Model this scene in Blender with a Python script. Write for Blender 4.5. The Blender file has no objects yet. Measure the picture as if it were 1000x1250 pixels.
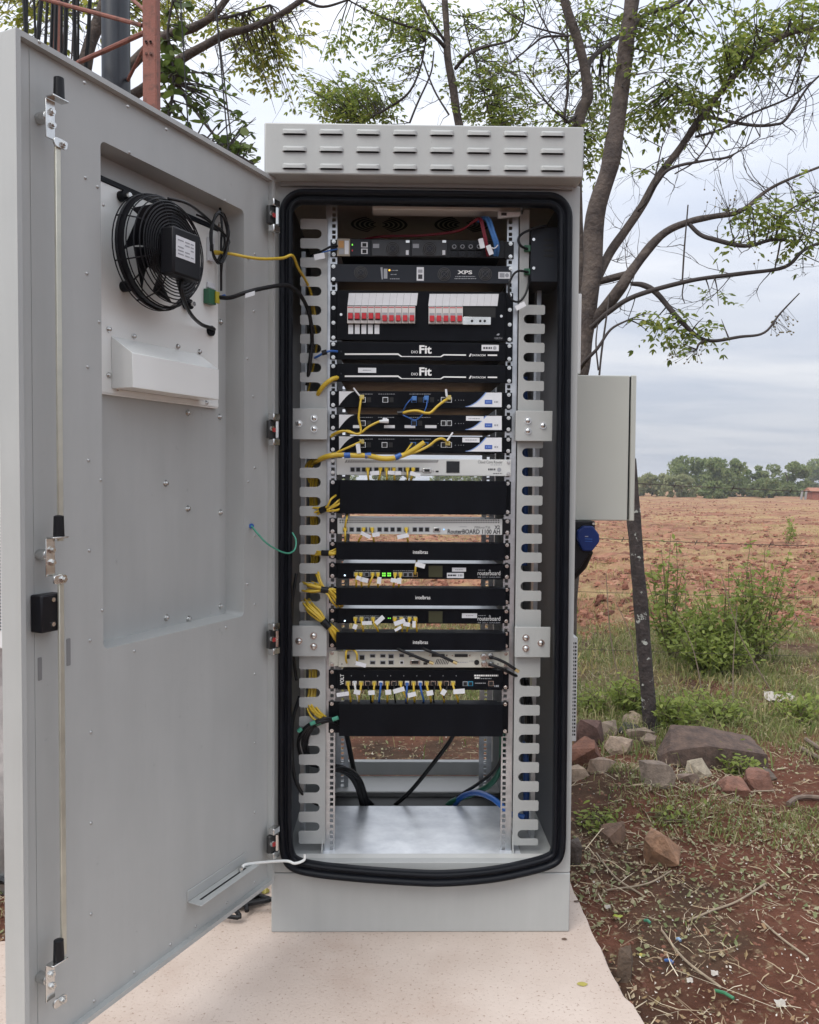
import bpy, bmesh, math, random
import numpy as np
from mathutils import Vector, Matrix, noise as mnoise

R = math.radians
random.seed(7)
rng = np.random.default_rng(7)
scene = bpy.context.scene
COL = scene.collection

# ------------------------------------------------------------------ camera
FPX = 1040.0                       # focal length in pixels of the 1000 x 1250 photograph
PITCH, ROLL, CAMH = 0.03704, 0.00742, 1.1804
_fw = Vector((0, math.cos(PITCH), -math.sin(PITCH)))
_up0 = Vector((0, math.sin(PITCH), math.cos(PITCH)))
_ri0 = Vector((1, 0, 0))
_ri = _ri0 * math.cos(ROLL) + _up0 * math.sin(ROLL)
_up = _up0 * math.cos(ROLL) - _ri0 * math.sin(ROLL)
CAM = Vector((0, 0, CAMH))
cam = bpy.data.cameras.new('camera')
cam.sensor_fit = 'HORIZONTAL'; cam.sensor_width = 36.0; cam.lens = 36.0 * FPX / 1000.0
cam.clip_start = 0.05; cam.clip_end = 2000
camo = bpy.data.objects.new('camera', cam); COL.objects.link(camo)
m = Matrix((_ri, _up, -_fw)).transposed().to_4x4(); m.translation = CAM
camo.matrix_world = m
scene.camera = camo

# ------------------------------------------------------------------ sky (overcast) and sun
SUN_EL, SUN_AZ = R(52), R(222)      # azimuth clockwise from +Y: behind the camera, a little to its left
world = bpy.data.worlds.new('World'); scene.world = world; world.use_nodes = True
nt = world.node_tree; nt.nodes.clear()
def N(t, typ, **kw):
    n = t.nodes.new(typ)
    for k, v in kw.items(): setattr(n, k, v)
    return n
def math_node(t, op, a, b=None, c=None):
    n = N(t, 'ShaderNodeMath', operation=op)
    for i, v in enumerate((a, b, c)):
        if v is None: continue
        if isinstance(v, (int, float)): n.inputs[i].default_value = v
        else: t.links.new(v, n.inputs[i])
    return n.outputs[0]
sky = N(nt, 'ShaderNodeTexSky'); sky.sky_type = 'NISHITA'; sky.sun_disc = False
sky.sun_elevation = SUN_EL; sky.sun_rotation = SUN_AZ; sky.dust_density = 3.0
tc = N(nt, 'ShaderNodeTexCoord'); sep = N(nt, 'ShaderNodeSeparateXYZ'); nt.links.new(tc.outputs['Generated'], sep.inputs[0])
zz = math_node(nt, 'MAXIMUM', sep.outputs[2], 0.0)
den = math_node(nt, 'ADD', zz, 0.13)
cx_ = math_node(nt, 'DIVIDE', sep.outputs[0], den); cy_ = math_node(nt, 'DIVIDE', sep.outputs[1], den)
comb = N(nt, 'ShaderNodeCombineXYZ'); nt.links.new(cx_, comb.inputs[0]); nt.links.new(cy_, comb.inputs[1])
mp = N(nt, 'ShaderNodeMapping'); mp.inputs['Scale'].default_value = (0.55, 1.25, 1); mp.inputs['Location'].default_value = (3.1, 0.4, 0)
nt.links.new(comb.outputs[0], mp.inputs[0])
ns = N(nt, 'ShaderNodeTexNoise'); ns.inputs['Scale'].default_value = 1.15; ns.inputs['Detail'].default_value = 7; ns.inputs['Roughness'].default_value = 0.52
ns.inputs['Distortion'].default_value = 0.35
nt.links.new(mp.outputs[0], ns.inputs['Vector'])
cr = N(nt, 'ShaderNodeValToRGB')
cr.color_ramp.elements[0].position = 0.36; cr.color_ramp.elements[0].color = (0.385, 0.418, 0.488, 1)
cr.color_ramp.elements[1].position = 0.64; cr.color_ramp.elements[1].color = (0.535, 0.548, 0.58, 1)
nt.links.new(ns.outputs[0], cr.inputs[0])
grad = math_node(nt, 'MULTIPLY_ADD', zz, 1.6, 0.80)      # overcast: the zenith is about three times the horizon
cl = N(nt, 'ShaderNodeVectorMath', operation='SCALE'); nt.links.new(cr.outputs[0], cl.inputs[0]); nt.links.new(grad, cl.inputs['Scale'])
sk = N(nt, 'ShaderNodeVectorMath', operation='SCALE'); nt.links.new(sky.outputs[0], sk.inputs[0]); sk.inputs['Scale'].default_value = 0.08
mixc = N(nt, 'ShaderNodeMix', data_type='RGBA'); mixc.inputs[0].default_value = 0.93
nt.links.new(sk.outputs[0], mixc.inputs[6]); nt.links.new(cl.outputs[0], mixc.inputs[7])
bg = N(nt, 'ShaderNodeBackground'); bg.inputs[1].default_value = 1.0; nt.links.new(mixc.outputs[2], bg.inputs[0])
wo = N(nt, 'ShaderNodeOutputWorld'); nt.links.new(bg.outputs[0], wo.inputs[0])
sl = bpy.data.lights.new('sun', 'SUN'); sl.energy = 1.5; sl.angle = R(42); sl.color = (1.0, 0.975, 0.93)
so = bpy.data.objects.new('sun', sl); COL.objects.link(so)
sd = Vector((math.sin(SUN_AZ) * math.cos(SUN_EL), math.cos(SUN_AZ) * math.cos(SUN_EL), math.sin(SUN_EL)))
so.rotation_euler = (-sd).to_track_quat('-Z', 'Y').to_euler(); so.location = sd * 30

vs = scene.view_settings
vs.view_transform = 'Standard'; vs.look = 'None'; vs.gamma = 1.0; vs.use_curve_mapping = False; vs.exposure = 0.67
scene.cycles.use_denoising = True
scene.cycles.max_bounces = 6; scene.cycles.diffuse_bounces = 3; scene.cycles.glossy_bounces = 3
scene.cycles.transmission_bounces = 4; scene.cycles.transparent_max_bounces = 6

# ------------------------------------------------------------------ frames and pixel rays
IDM = Matrix.Identity(4)
CAB = Matrix.Translation((0.03765, 2.18556, 0)) @ Matrix.Rotation(0.01778, 4, 'Z')   # x right, y into the cabinet, z up
DOOR = Matrix.Translation((-0.33873, 2.14, 0)) @ Matrix.Rotation(R(65.44), 4, 'Z')   # x from free edge (-.77) to hinge (0), y away from the viewer
_inv = {id(M): M.inverted() for M in (IDM, CAB, DOOR)}
def ray(px, py):
    return (_ri * ((px - 500) / FPX) + _up * ((625 - py) / FPX) + _fw)
def hit(M, px, py, axis, val):
    """where the sight line of a pixel meets the plane axis = val of a frame, in that frame's coordinates"""
    I = _inv[id(M)]
    o = I @ CAM; d = I.to_3x3() @ ray(px, py)
    t = (val - o[axis]) / d[axis]
    return o + d * t
def cab(px, py, y): return hit(CAB, px, py, 1, y)
def dor(px, py, y): return hit(DOOR, px, py, 1, y)
def at(px, py, y): return hit(IDM, px, py, 1, y)
def gnd(px, py, z=-0.05): return hit(IDM, px, py, 2, z)

# ------------------------------------------------------------------ mesh builder
class MB:
    def __init__(s): s.v = []; s.f = []
    def add(s, vs, fs):
        b = len(s.v); s.v += [tuple(v) for v in vs]; s.f += [tuple(b + i for i in f) for f in fs]; return s
    def box(s, x0, x1, y0, y1, z0, z1):
        return s.add([(x0,y0,z0),(x1,y0,z0),(x1,y1,z0),(x0,y1,z0),(x0,y0,z1),(x1,y0,z1),(x1,y1,z1),(x0,y1,z1)],
                     [(0,3,2,1),(4,5,6,7),(0,1,5,4),(1,2,6,5),(2,3,7,6),(3,0,4,7)])
    def cyl(s, p0, p1, r0, r1=None, n=14, dome=0.0):
        p0 = Vector(p0); p1 = Vector(p1); r1 = r0 if r1 is None else r1
        d = (p1 - p0); a = d.normalized(); u = a.orthogonal().normalized(); w = a.cross(u)
        rings = [(p0, r0), (p1, r1)]
        if dome: rings += [(p1 + a * dome * 0.6, r1 * 0.75), (p1 + a * dome, r1 * 0.3)]
        vs = []; fs = []
        for c, r in rings:
            vs += [c + (u * math.cos(2*math.pi*i/n) + w * math.sin(2*math.pi*i/n)) * r for i in range(n)]
        for k in range(len(rings) - 1):
            for i in range(n):
                j = (i + 1) % n; fs.append((k*n+i, k*n+j, (k+1)*n+j, (k+1)*n+i))
        fs.append(tuple(reversed(range(n)))); fs.append(tuple(range((len(rings)-1)*n, len(rings)*n)))
        return s.add(vs, fs)
    def tube(s, pts, r, n=8, closed=False, cap=True):
        P = [Vector(p) for p in pts]; k = len(P)
        rr = r if hasattr(r, '__len__') else [r] * k
        T = []
        for i in range(k):
            a = P[(i - 1) % k] if (closed or i > 0) else P[i]; b = P[(i + 1) % k] if (closed or i < k - 1) else P[i]
            t = b - a; T.append(t.normalized() if t.length > 1e-9 else Vector((0, 0, 1)))
        u = T[0].orthogonal().normalized(); vs = []; fs = []
        for i in range(k):
            u = (u - T[i] * u.dot(T[i])); u = u.normalized() if u.length > 1e-6 else T[i].orthogonal().normalized()
            w = T[i].cross(u)
            vs += [P[i] + (u * math.cos(2*math.pi*j/n) + w * math.sin(2*math.pi*j/n)) * rr[i] for j in range(n)]
        for i in range(k if closed else k - 1):
            for j in range(n):
                a = i*n+j; b = i*n+(j+1)%n; i2 = (i+1) % k
                fs.append((a, b, i2*n+(j+1)%n, i2*n+j))
        if cap and not closed: fs.append(tuple(reversed(range(n)))); fs.append(tuple(range((k-1)*n, k*n)))
        return s.add(vs, fs)
    def prism(s, pts, y0, y1):
        """outline in (x, z), counter-clockwise seen from -y, extruded from y0 (front) to y1"""
        n = len(pts)
        vs = [(x, y0, z) for x, z in pts] + [(x, y1, z) for x, z in pts]
        fs = [tuple(range(n)), tuple(reversed(range(n, 2*n)))]
        for i in range(n): j = (i + 1) % n; fs.append((i, n+i, n+j, j))
        return s.add(vs, fs)
    def ring(s, outer, inner, y0, y1, walls=True):
        n = len(outer)
        vs = [(x, y0, z) for x, z in outer] + [(x, y0, z) for x, z in inner] + [(x, y1, z) for x, z in outer] + [(x, y1, z) for x, z in inner]
        fs = []
        for i in range(n):
            j = (i + 1) % n
            fs += [(i, j, n+j, n+i), (2*n+j, 2*n+i, 3*n+i, 3*n+j)]
            if walls: fs += [(i, 2*n+i, 2*n+j, j), (n+i, n+j, 3*n+j, 3*n+i)]
        return s.add(vs, fs)
    def ico(s, c, r, sub=1):
        bm = bmesh.new(); bmesh.ops.create_icosphere(bm, subdivisions=sub, radius=1)
        r = (r, r, r) if not hasattr(r, '__len__') else r
        vs = [(c[0]+v.co.x*r[0], c[1]+v.co.y*r[1], c[2]+v.co.z*r[2]) for v in bm.verts]; bm.verts.index_update()
        fs = [tuple(v.index for v in f.verts) for f in bm.faces]; bm.free()
        return s.add(vs, fs)
    def mesh(s, name, origin=(0, 0, 0), smooth=35):
        me = bpy.data.meshes.new(name)
        ox, oy, oz = origin
        me.from_pydata([(x-ox, y-oy, z-oz) for x, y, z in s.v], [], s.f)
        if smooth:
            me.shade_smooth(); me.set_sharp_from_angle(angle=R(smooth))
        me.update(); return me
def rrect(x0, x1, z0, z1, r, n=5):
    out = []
    for cx, cz, a in ((x1-r, z0+r, -90), (x1-r, z1-r, 0), (x0+r, z1-r, 90), (x0+r, z0+r, 180)):
        for i in range(n + 1):
            t = R(a + 90 * i / n); out.append((cx + r*math.cos(t), cz + r*math.sin(t)))
    return out
def spline(pts, k=6):
    P = [np.array(p, float) for p in pts]
    if len(P) < 3: return [Vector(p) for p in P]
    Q = [2*P[0]-P[1]] + P + [2*P[-1]-P[-2]]; out = []
    for i in range(1, len(Q) - 2):
        for j in range(k):
            t = j / k; a, b, c, d = Q[i-1], Q[i], Q[i+1], Q[i+2]
            out.append(Vector(0.5*((2*b)+(-a+c)*t+(2*a-5*b+4*c-d)*t*t+(-a+3*b-3*c+d)*t**3)))
    out.append(Vector(P[-1])); return out

def link_mesh(name, me, mat, parent=None, bevel=0, seg=2):
    o = bpy.data.objects.new(name, me); COL.objects.link(o)
    if mat is not None and not me.materials: me.materials.append(mat)
    if parent is not None: o.parent = parent
    if bevel:
        b = o.modifiers.new('bevel', 'BEVEL'); b.width = bevel; b.segments = seg; b.limit_method = 'ANGLE'; b.angle_limit = R(40)
    return o
class Thing:
    def __init__(s, name, label, cat, origin=(0, 0, 0), M=IDM, group=None):
        s.o = Vector(origin)
        s.root = bpy.data.objects.new(name, None); COL.objects.link(s.root)
        s.root.empty_display_size = 0.05
        s.root.matrix_world = M @ Matrix.Translation(s.o)
        s.root['label'] = label; s.root['category'] = cat
        if group: s.root['group'] = group
    def part(s, name, mb, mat, parent=None, bevel=0, smooth=35, label=None, kind=None, raw=False):
        o = link_mesh(name, mb.mesh(name, (0, 0, 0) if raw else s.o, smooth), mat, parent or s.root, bevel)
        if label: o['label'] = label
        if kind: o['kind'] = kind
        return o
    def copy_part(s, src, dx, name=None, parent=None):
        o = src.copy(); o.parent = parent or s.root; o.location = Vector(src.location) + Vector(dx); COL.objects.link(o); return o
def single(name, label, cat, mb, mat, M=IDM, origin=None, group=None, kind=None, bevel=0, smooth=35):
    if origin is None:
        a = np.array(mb.v); origin = (float(a[:, 0].mean()), float(a[:, 1].mean()), float(a[:, 2].min()))
    o = link_mesh(name, mb.mesh(name, origin, smooth), mat, None, bevel)
    o.matrix_world = M @ Matrix.Translation(origin)
    if label: o['label'] = label
    if cat: o['category'] = cat
    if group: o['group'] = group
    if kind: o['kind'] = kind
    return o

# ------------------------------------------------------------------ materials
MATS = {}
def mat(name, col, rough=0.5, metal=0.0, var=0.0, vscale=8.0, bump=0.0, bscale=200.0, col2=None, emit=None, spec=0.5, coat=0.0, coords='Object', detail=5, lo=0.35, hi=0.65):
    if name in MATS: return MATS[name]
    ma = bpy.data.materials.new(name); ma.use_nodes = True; t = ma.node_tree; b = t.nodes['Principled BSDF']
    b.inputs['Roughness'].default_value = rough; b.inputs['Metallic'].default_value = metal
    b.inputs['Specular IOR Level'].default_value = spec; b.inputs['Coat Weight'].default_value = coat
    b.inputs['Base Color'].default_value = (*col, 1)
    tcn = None
    if var or col2 or bump:
        tcn = N(t, 'ShaderNodeTexCoord')
    if var or col2:
        n1 = N(t, 'ShaderNodeTexNoise'); n1.inputs['Scale'].default_value = vscale; n1.inputs['Detail'].default_value = detail; n1.inputs['Roughness'].default_value = 0.6
        t.links.new(tcn.outputs[coords], n1.inputs['Vector'])
        r = N(t, 'ShaderNodeValToRGB'); r.color_ramp.elements[0].position = lo; r.color_ramp.elements[1].position = hi
        c2 = col2 or tuple(c * (1 - var) for c in col)
        r.color_ramp.elements[0].color = (*c2, 1); r.color_ramp.elements[1].color = (*col, 1)
        t.links.new(n1.outputs[0], r.inputs[0]); t.links.new(r.outputs[0], b.inputs['Base Color'])
        rr = math_node(t, 'MULTIPLY_ADD', n1.outputs[0], 0.16, rough - 0.08); t.links.new(rr, b.inputs['Roughness'])
    if bump:
        n2 = N(t, 'ShaderNodeTexNoise'); n2.inputs['Scale'].default_value = bscale; n2.inputs['Detail'].default_value = 3
        t.links.new(tcn.outputs[coords], n2.inputs['Vector'])
        bp = N(t, 'ShaderNodeBump'); bp.inputs['Strength'].default_value = bump; bp.inputs['Distance'].default_value = 0.01
        t.links.new(n2.outputs[0], bp.inputs['Height']); t.links.new(bp.outputs[0], b.inputs['Normal'])
    if emit:
        b.inputs['Emission Color'].default_value = (*emit[0], 1); b.inputs['Emission Strength'].default_value = emit[1]
    MATS[name] = ma; return ma
def island_mat(name, cols, rough=0.6, trans=0.0):
    """one colour per separate piece, picked along a ramp; trans = share of light let through"""
    if name in MATS: return MATS[name]
    ma = bpy.data.materials.new(name); ma.use_nodes = True; t = ma.node_tree; b = t.nodes['Principled BSDF']
    g = N(t, 'ShaderNodeNewGeometry'); r = N(t, 'ShaderNodeValToRGB')
    el = r.color_ramp.elements
    while len(el) < len(cols): el.new(0.5)
    for i, c in enumerate(cols): el[i].position = i / (len(cols) - 1); el[i].color = (*c, 1)
    t.links.new(g.outputs['Random Per Island'], r.inputs[0]); t.links.new(r.outputs[0], b.inputs['Base Color'])
    b.inputs['Roughness'].default_value = rough; b.inputs['Specular IOR Level'].default_value = 0.3
    if trans:
        tr = N(t, 'ShaderNodeBsdfTranslucent'); t.links.new(r.outputs[0], tr.inputs[0])
        mx = N(t, 'ShaderNodeMixShader'); mx.inputs[0].default_value = trans
        t.links.new(b.outputs[0], mx.inputs[1]); t.links.new(tr.outputs[0], mx.inputs[2])
        t.links.new(mx.outputs[0], t.nodes['Material Output'].inputs[0])
    MATS[name] = ma; return ma

M_GREY = mat('grey_powder_coat', (0.408, 0.416, 0.404), 0.40, var=0.07, vscale=3.0, bump=0.035, bscale=900)
def smudge(ma, amt=0.10):
    t = ma.node_tree; b = t.nodes['Principled BSDF']; tcn = N(t, 'ShaderNodeTexCoord')
    mpn = N(t, 'ShaderNodeMapping'); mpn.inputs['Scale'].default_value = (9, 9, 1.1); t.links.new(tcn.outputs['Object'], mpn.inputs[0])
    v = N(t, 'ShaderNodeTexNoise'); v.inputs['Scale'].default_value = 2.2; v.inputs['Detail'].default_value = 8; v.inputs['Roughness'].default_value = .68; t.links.new(mpn.outputs[0], v.inputs['Vector'])
    w = N(t, 'ShaderNodeTexNoise'); w.inputs['Scale'].default_value = 38; w.inputs['Detail'].default_value = 5; w.inputs['Roughness'].default_value = .7; t.links.new(tcn.outputs['Object'], w.inputs['Vector'])
    r1 = N(t, 'ShaderNodeMapRange'); r1.inputs[1].default_value = .3; r1.inputs[2].default_value = .7; r1.inputs[3].default_value = 1-amt; r1.inputs[4].default_value = 1+amt*.4; t.links.new(v.outputs[0], r1.inputs[0])
    r2 = N(t, 'ShaderNodeMapRange'); r2.inputs[1].default_value = .24; r2.inputs[2].default_value = .33; r2.inputs[3].default_value = .72; r2.inputs[4].default_value = 1.0; t.links.new(w.outputs[0], r2.inputs[0])
    f = math_node(t, 'MULTIPLY', r1.outputs[0], r2.outputs[0])
    sc = N(t, 'ShaderNodeVectorMath', operation='SCALE'); t.links.new(b.inputs['Base Color'].links[0].from_socket, sc.inputs[0]); t.links.new(f, sc.inputs['Scale']); t.links.new(sc.outputs[0], b.inputs['Base Color'])
    rg = math_node(t, 'MULTIPLY_ADD', v.outputs[0], .30, .26); t.links.new(rg, b.inputs['Roughness'])
smudge(M_GREY, .06)
M_GREYSHADE = mat('grey_powder_coat_shaded', (0.31, 0.32, 0.315), 0.45, var=0.08, vscale=5.0, bump=0.03, bscale=900)  # darker copy of the powder coat, interior shade put into its colour
M_BOX = mat('beige_grey_paint', (0.49, 0.495, 0.44), 0.4, var=0.04, vscale=4, bump=0.03, bscale=1000)
M_WHITEP = mat('white_gloss_plate', (0.80, 0.81, 0.78), 0.16, var=0.05, vscale=4.0)
M_GALV = mat('galvanised_steel', (0.62, 0.64, 0.66), 0.33, metal=0.85, col2=(0.40, 0.42, 0.44), vscale=18, bump=0.02, bscale=60)
M_ZINC = mat('bright_zinc', (0.72, 0.72, 0.70), 0.25, metal=1.0, var=0.2, vscale=40)
M_ROD = mat('zinc_yellow_rod', (0.55, 0.54, 0.46), 0.35, metal=0.6, var=0.15, vscale=20)
M_RUBBER = mat('black_rubber', (0.005, 0.006, 0.009), 0.38, var=0.3, vscale=14, spec=0.16)
M_PLASTIC = mat('black_plastic', (0.007, 0.007, 0.009), 0.38, spec=0.25)
M_BLACK = mat('black_panel_paint', (0.005, 0.0058, 0.0085), 0.5, bump=0.05, bscale=1500, var=0.25, vscale=20, spec=0.10)
M_DGREY = mat('dark_blue_grey_paint', (0.020, 0.023, 0.030), 0.5, bump=0.04, bscale=1500, spec=0.2)
smudge(M_BLACK, .25)
M_PORT = mat('port_black', (0.004, 0.004, 0.004), 0.6)
M_SILVER = mat('router_light_grey', (0.60, 0.61, 0.59), 0.4, metal=0.1, var=0.05, vscale=9)
M_BEIGE = mat('router_beige', (0.54, 0.53, 0.46), 0.42, var=0.06, vscale=9)
M_PRINT = mat('white_print', (0.74, 0.74, 0.73), 0.6)
M_PRINTG = mat('grey_print', (0.30, 0.31, 0.33), 0.6)
M_PRINTD = mat('dark_print', (0.03, 0.03, 0.035), 0.6)
M_LABEL = mat('white_label_paper', (0.68, 0.69, 0.71), 0.55, var=0.06, vscale=60)
M_BLUE = mat('blue_logo', (0.03, 0.09, 0.38), 0.5)
M_RED = mat('red_breaker_toggle', (0.48, 0.02, 0.03), 0.35)
M_BRK = mat('white_breaker_plastic', (0.58, 0.56, 0.54), 0.4)
M_YEL = mat('yellow_cable_sheath', (0.60, 0.41, 0.035), 0.42, var=0.15, vscale=30)
M_CABK = mat('black_cable_sheath', (0.008, 0.008, 0.009), 0.4, spec=0.3)
M_CABB = mat('blue_cable_sheath', (0.02, 0.10, 0.36), 0.38)
M_CABG = mat('green_cable_sheath', (0.015, 0.11, 0.065), 0.4)
M_CABR = mat('red_cable_sheath', (0.22, 0.015, 0.03), 0.4)
M_CABW = mat('white_cable_sheath', (0.66, 0.65, 0.62), 0.4)
M_BOOT = mat('clear_yellow_plug', (0.55, 0.45, 0.14), 0.3)
M_GREENC = mat('green_terminal', (0.025, 0.12, 0.06), 0.45)
M_PLUGB = mat('blue_industrial_plug', (0.006, 0.022, 0.12), 0.4, spec=.3)
M_LCD = mat('lcd_glass', (0.055, 0.06, 0.035), 0.12)
M_LCDK = mat('lcd_dark', (0.008, 0.008, 0.01), 0.1)
M_LEDG = mat('led_green', (0.1, 0.6, 0.05), 0.4, emit=((0.25, 0.9, 0.08), 0.55))
M_LEDW = mat('led_white', (0.8, 0.9, 1.0), 0.4, emit=((0.6, 0.8, 1.0), 1.5))
M_GOLD = mat('brass_connector', (0.55, 0.42, 0.20), 0.3, metal=0.9)
M_CONC = mat('pale_concrete', (0.53, 0.445, 0.385), 0.88, col2=(0.435, 0.35, 0.295), vscale=3, bump=0.16, bscale=120, coords='Object', detail=9, lo=0.3, hi=0.62)
M_BARK = mat('tree_bark', (0.105, 0.082, 0.068), 0.9, col2=(0.045, 0.034, 0.030), vscale=14, bump=0.9, bscale=55)
M_TWIG = mat('twig_bark', (0.045, 0.036, 0.033), 0.85)

# ================================================================== LARGE STRUCTURE: ground, slab
def vnoise(x, y, seed=0):
    xi = np.floor(x).astype(np.int64); yi = np.floor(y).astype(np.int64); xf = x - xi; yf = y - yi
    def h(a, b):
        n = (a * 374761393 + b * 668265263 + seed * 974634777) & 0xffffffff
        n = ((n ^ (n >> 13)) * 1274126177) & 0xffffffff
        return ((n ^ (n >> 16)) & 0xffff) / 65535.0
    u = xf*xf*(3-2*xf); v = yf*yf*(3-2*yf)
    return (h(xi, yi)*(1-u)+h(xi+1, yi)*u)*(1-v)+(h(xi, yi+1)*(1-u)+h(xi+1, yi+1)*u)*v
def fbm(x, y, s, oct=4, seed=0):
    a = 0; w = 1.0; tot = 0
    for k in range(oct): a = a + w*vnoise(x*s, y*s, seed+k); tot += w; w *= 0.55; s *= 2.07
    return a / tot
SLAB = [(-3.0, 0.4), (0.60, 0.4), (0.565, 1.30), (0.526, 1.82), (0.519, 1.885), (0.505, 1.915), (0.496, 2.05), (0.484, 2.40), (0.475, 3.02), (-0.36, 3.02), (-0.41, 2.60), (-0.50, 2.40), (-0.66, 2.33), (-0.80, 2.26), (-1.0, 2.14), (-1.6, 1.95), (-3.0, 1.9)]
def sm(a, b, x): t = np.clip((x-a)/(b-a), 0, 1); return t*t*(3-2*t)
def gz(x, y):
    x = np.asarray(x, float); y = np.asarray(y, float)
    near = -0.075 + 0.035*(fbm(x, y, 1.6, 4, 1)-0.5) + 0.022*(fbm(x, y, 9, 3, 5)-0.5)
    mid = near + 0.05*(fbm(x, y, 3.5, 3, 9)-0.5)
    field = -0.10 + 0.24*(fbm(x*0.6, y*1.7, 1.6, 4, 21)-0.5) + 0.13*(fbm(x, y, 6.0, 2, 33)-0.5)
    a = sm(3.6, 4.6, y); b = sm(6.8, 8.6, y + 0.35*np.sin(x*1.3))
    z = near*(1-a)+mid*a; z = z*(1-b)+field*b
    far = sm(60, 140, y); z = z*(1-far) + (-0.12)*far
    mound = 0.10*np.exp(-(((x-0.84)/0.34)**2+((y-3.35)/0.30)**2))            # little heap of red earth by the rocks
    return z + mound
def lines(a, b, c0, c1, fine, growth):
    mid = list(np.arange(c0, c1, fine)); s = fine; v = mid[-1]; up = []
    while v < b: s *= growth; v += s; up.append(v)
    s = fine; v = mid[0]; dn = []
    while v > a: s *= growth; v -= s; dn.append(v)
    return np.array(dn[::-1] + mid + up)
gx = lines(-260, 320, -1.4, 3.3, 0.022, 1.045); gy = lines(-60, 420, 1.2, 5.2, 0.022, 1.028)
GX, GY = np.meshgrid(gx, gy); GZ = gz(GX, GY)
nx, ny = len(gx), len(gy)
gv = np.stack([GX.ravel(), GY.ravel(), GZ.ravel()], 1)
ii = (np.arange(ny-1)[:, None]*nx + np.arange(nx-1)[None, :]).ravel()
gf = np.stack([ii, ii+1, ii+nx+1, ii+nx], 1)
gme = bpy.data.meshes.new('ground'); gme.from_pydata(gv.tolist(), [], gf.tolist()); gme.shade_smooth(); gme.update()
def ground_mat():
    ma = bpy.data.materials.new('soil_and_field'); ma.use_nodes = True; t = ma.node_tree; b = t.nodes['Principled BSDF']
    tcn = N(t, 'ShaderNodeTexCoord'); sp = N(t, 'ShaderNodeSeparateXYZ'); t.links.new(tcn.outputs['Object'], sp.inputs[0])
    def noi(s, det=6, rough=0.6, sc=(1, 1, 1)):
        mpn = N(t, 'ShaderNodeMapping'); mpn.inputs['Scale'].default_value = sc; t.links.new(tcn.outputs['Object'], mpn.inputs[0])
        n = N(t, 'ShaderNodeTexNoise'); n.inputs['Scale'].default_value = s; n.inputs['Detail'].default_value = det; n.inputs['Roughness'].default_value = rough
        t.links.new(mpn.outputs[0], n.inputs['Vector']); return n.outputs[0]
    def ramp(x, p0, c0, p1, c1):
        r = N(t, 'ShaderNodeValToRGB'); e = r.color_ramp.elements; e[0].position = p0; e[0].color = (*c0, 1); e[1].position = p1; e[1].color = (*c1, 1)
        t.links.new(x, r.inputs[0]); return r.outputs[0]
    def mix(f, a, c):
        n = N(t, 'ShaderNodeMix', data_type='RGBA')
        if isinstance(f, float): n.inputs[0].default_value = f
        else: t.links.new(f, n.inputs[0])
        t.links.new(a, n.inputs[6]); t.links.new(c, n.inputs[7]); return n.outputs[2]
    def step(x, a, c):
        n = N(t, 'ShaderNodeMapRange'); n.interpolation_type = 'SMOOTHSTEP'; n.inputs[1].default_value = a; n.inputs[2].default_value = c; t.links.new(x, n.inputs[0]); return n.outputs[0]
    soil = ramp(noi(5, 9, 0.7), 0.3, (0.095, 0.036, 0.022), 0.72, (0.225, 0.095, 0.060))
    dark = ramp(noi(3, 8, 0.7), 0.35, (0.055, 0.034, 0.022), 0.7, (0.15, 0.085, 0.055))
    near = mix(step(noi(1.1, 5, 0.6), 0.40, 0.54), dark, soil)
    grass = ramp(noi(14, 6, 0.75), 0.3, (0.085, 0.070, 0.032), 0.7, (0.27, 0.225, 0.11))
    straw = ramp(noi(60, 4, 0.7), 0.35, (0.16, 0.10, 0.06), 0.65, (0.42, 0.33, 0.20))
    field = ramp(noi(1.6, 10, 0.72, (0.7, 1.5, 1)), 0.38, (0.125, 0.05, 0.033), 0.62, (0.355, 0.175, 0.112))
    fstraw = mix(step(noi(0.45, 10, 0.72, (0.5, 1.4, 1)), 0.40, 0.62), field, ramp(noi(9, 6, 0.7), 0.35, (0.25, 0.155, 0.075), 0.7, (0.42, 0.31, 0.16)))
    wob = noi(0.8, 4, 0.6); yy = math_node(t, 'MULTIPLY_ADD', wob, 1.6, sp.outputs[1])
    a = mix(step(noi(26, 4, 0.6), 0.56, 0.70), near, straw)
    g1 = mix(step(noi(2.2, 6, 0.65), 0.40, 0.58), a, grass)
    c = mix(step(yy, 4.7, 5.5), a, g1)
    c = mix(step(yy, 7.9, 9.2), c, fstraw)
    t.links.new(c, b.inputs['Base Color']); b.inputs['Roughness'].default_value = 0.95; b.inputs['Specular IOR Level'].default_value = 0.15
    bp = N(t, 'ShaderNodeBump'); bp.inputs['Strength'].default_value = 0.9; bp.inputs['Distance'].default_value = 0.03
    t.links.new(noi(32, 8, 0.75), bp.inputs['Height']); t.links.new(bp.outputs[0], b.inputs['Normal'])
    return ma
ground = link_mesh('ground', gme, ground_mat()); ground['kind'] = 'structure'; ground['label'] = 'red earth, weedy strip and ploughed field running to the horizon'

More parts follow.
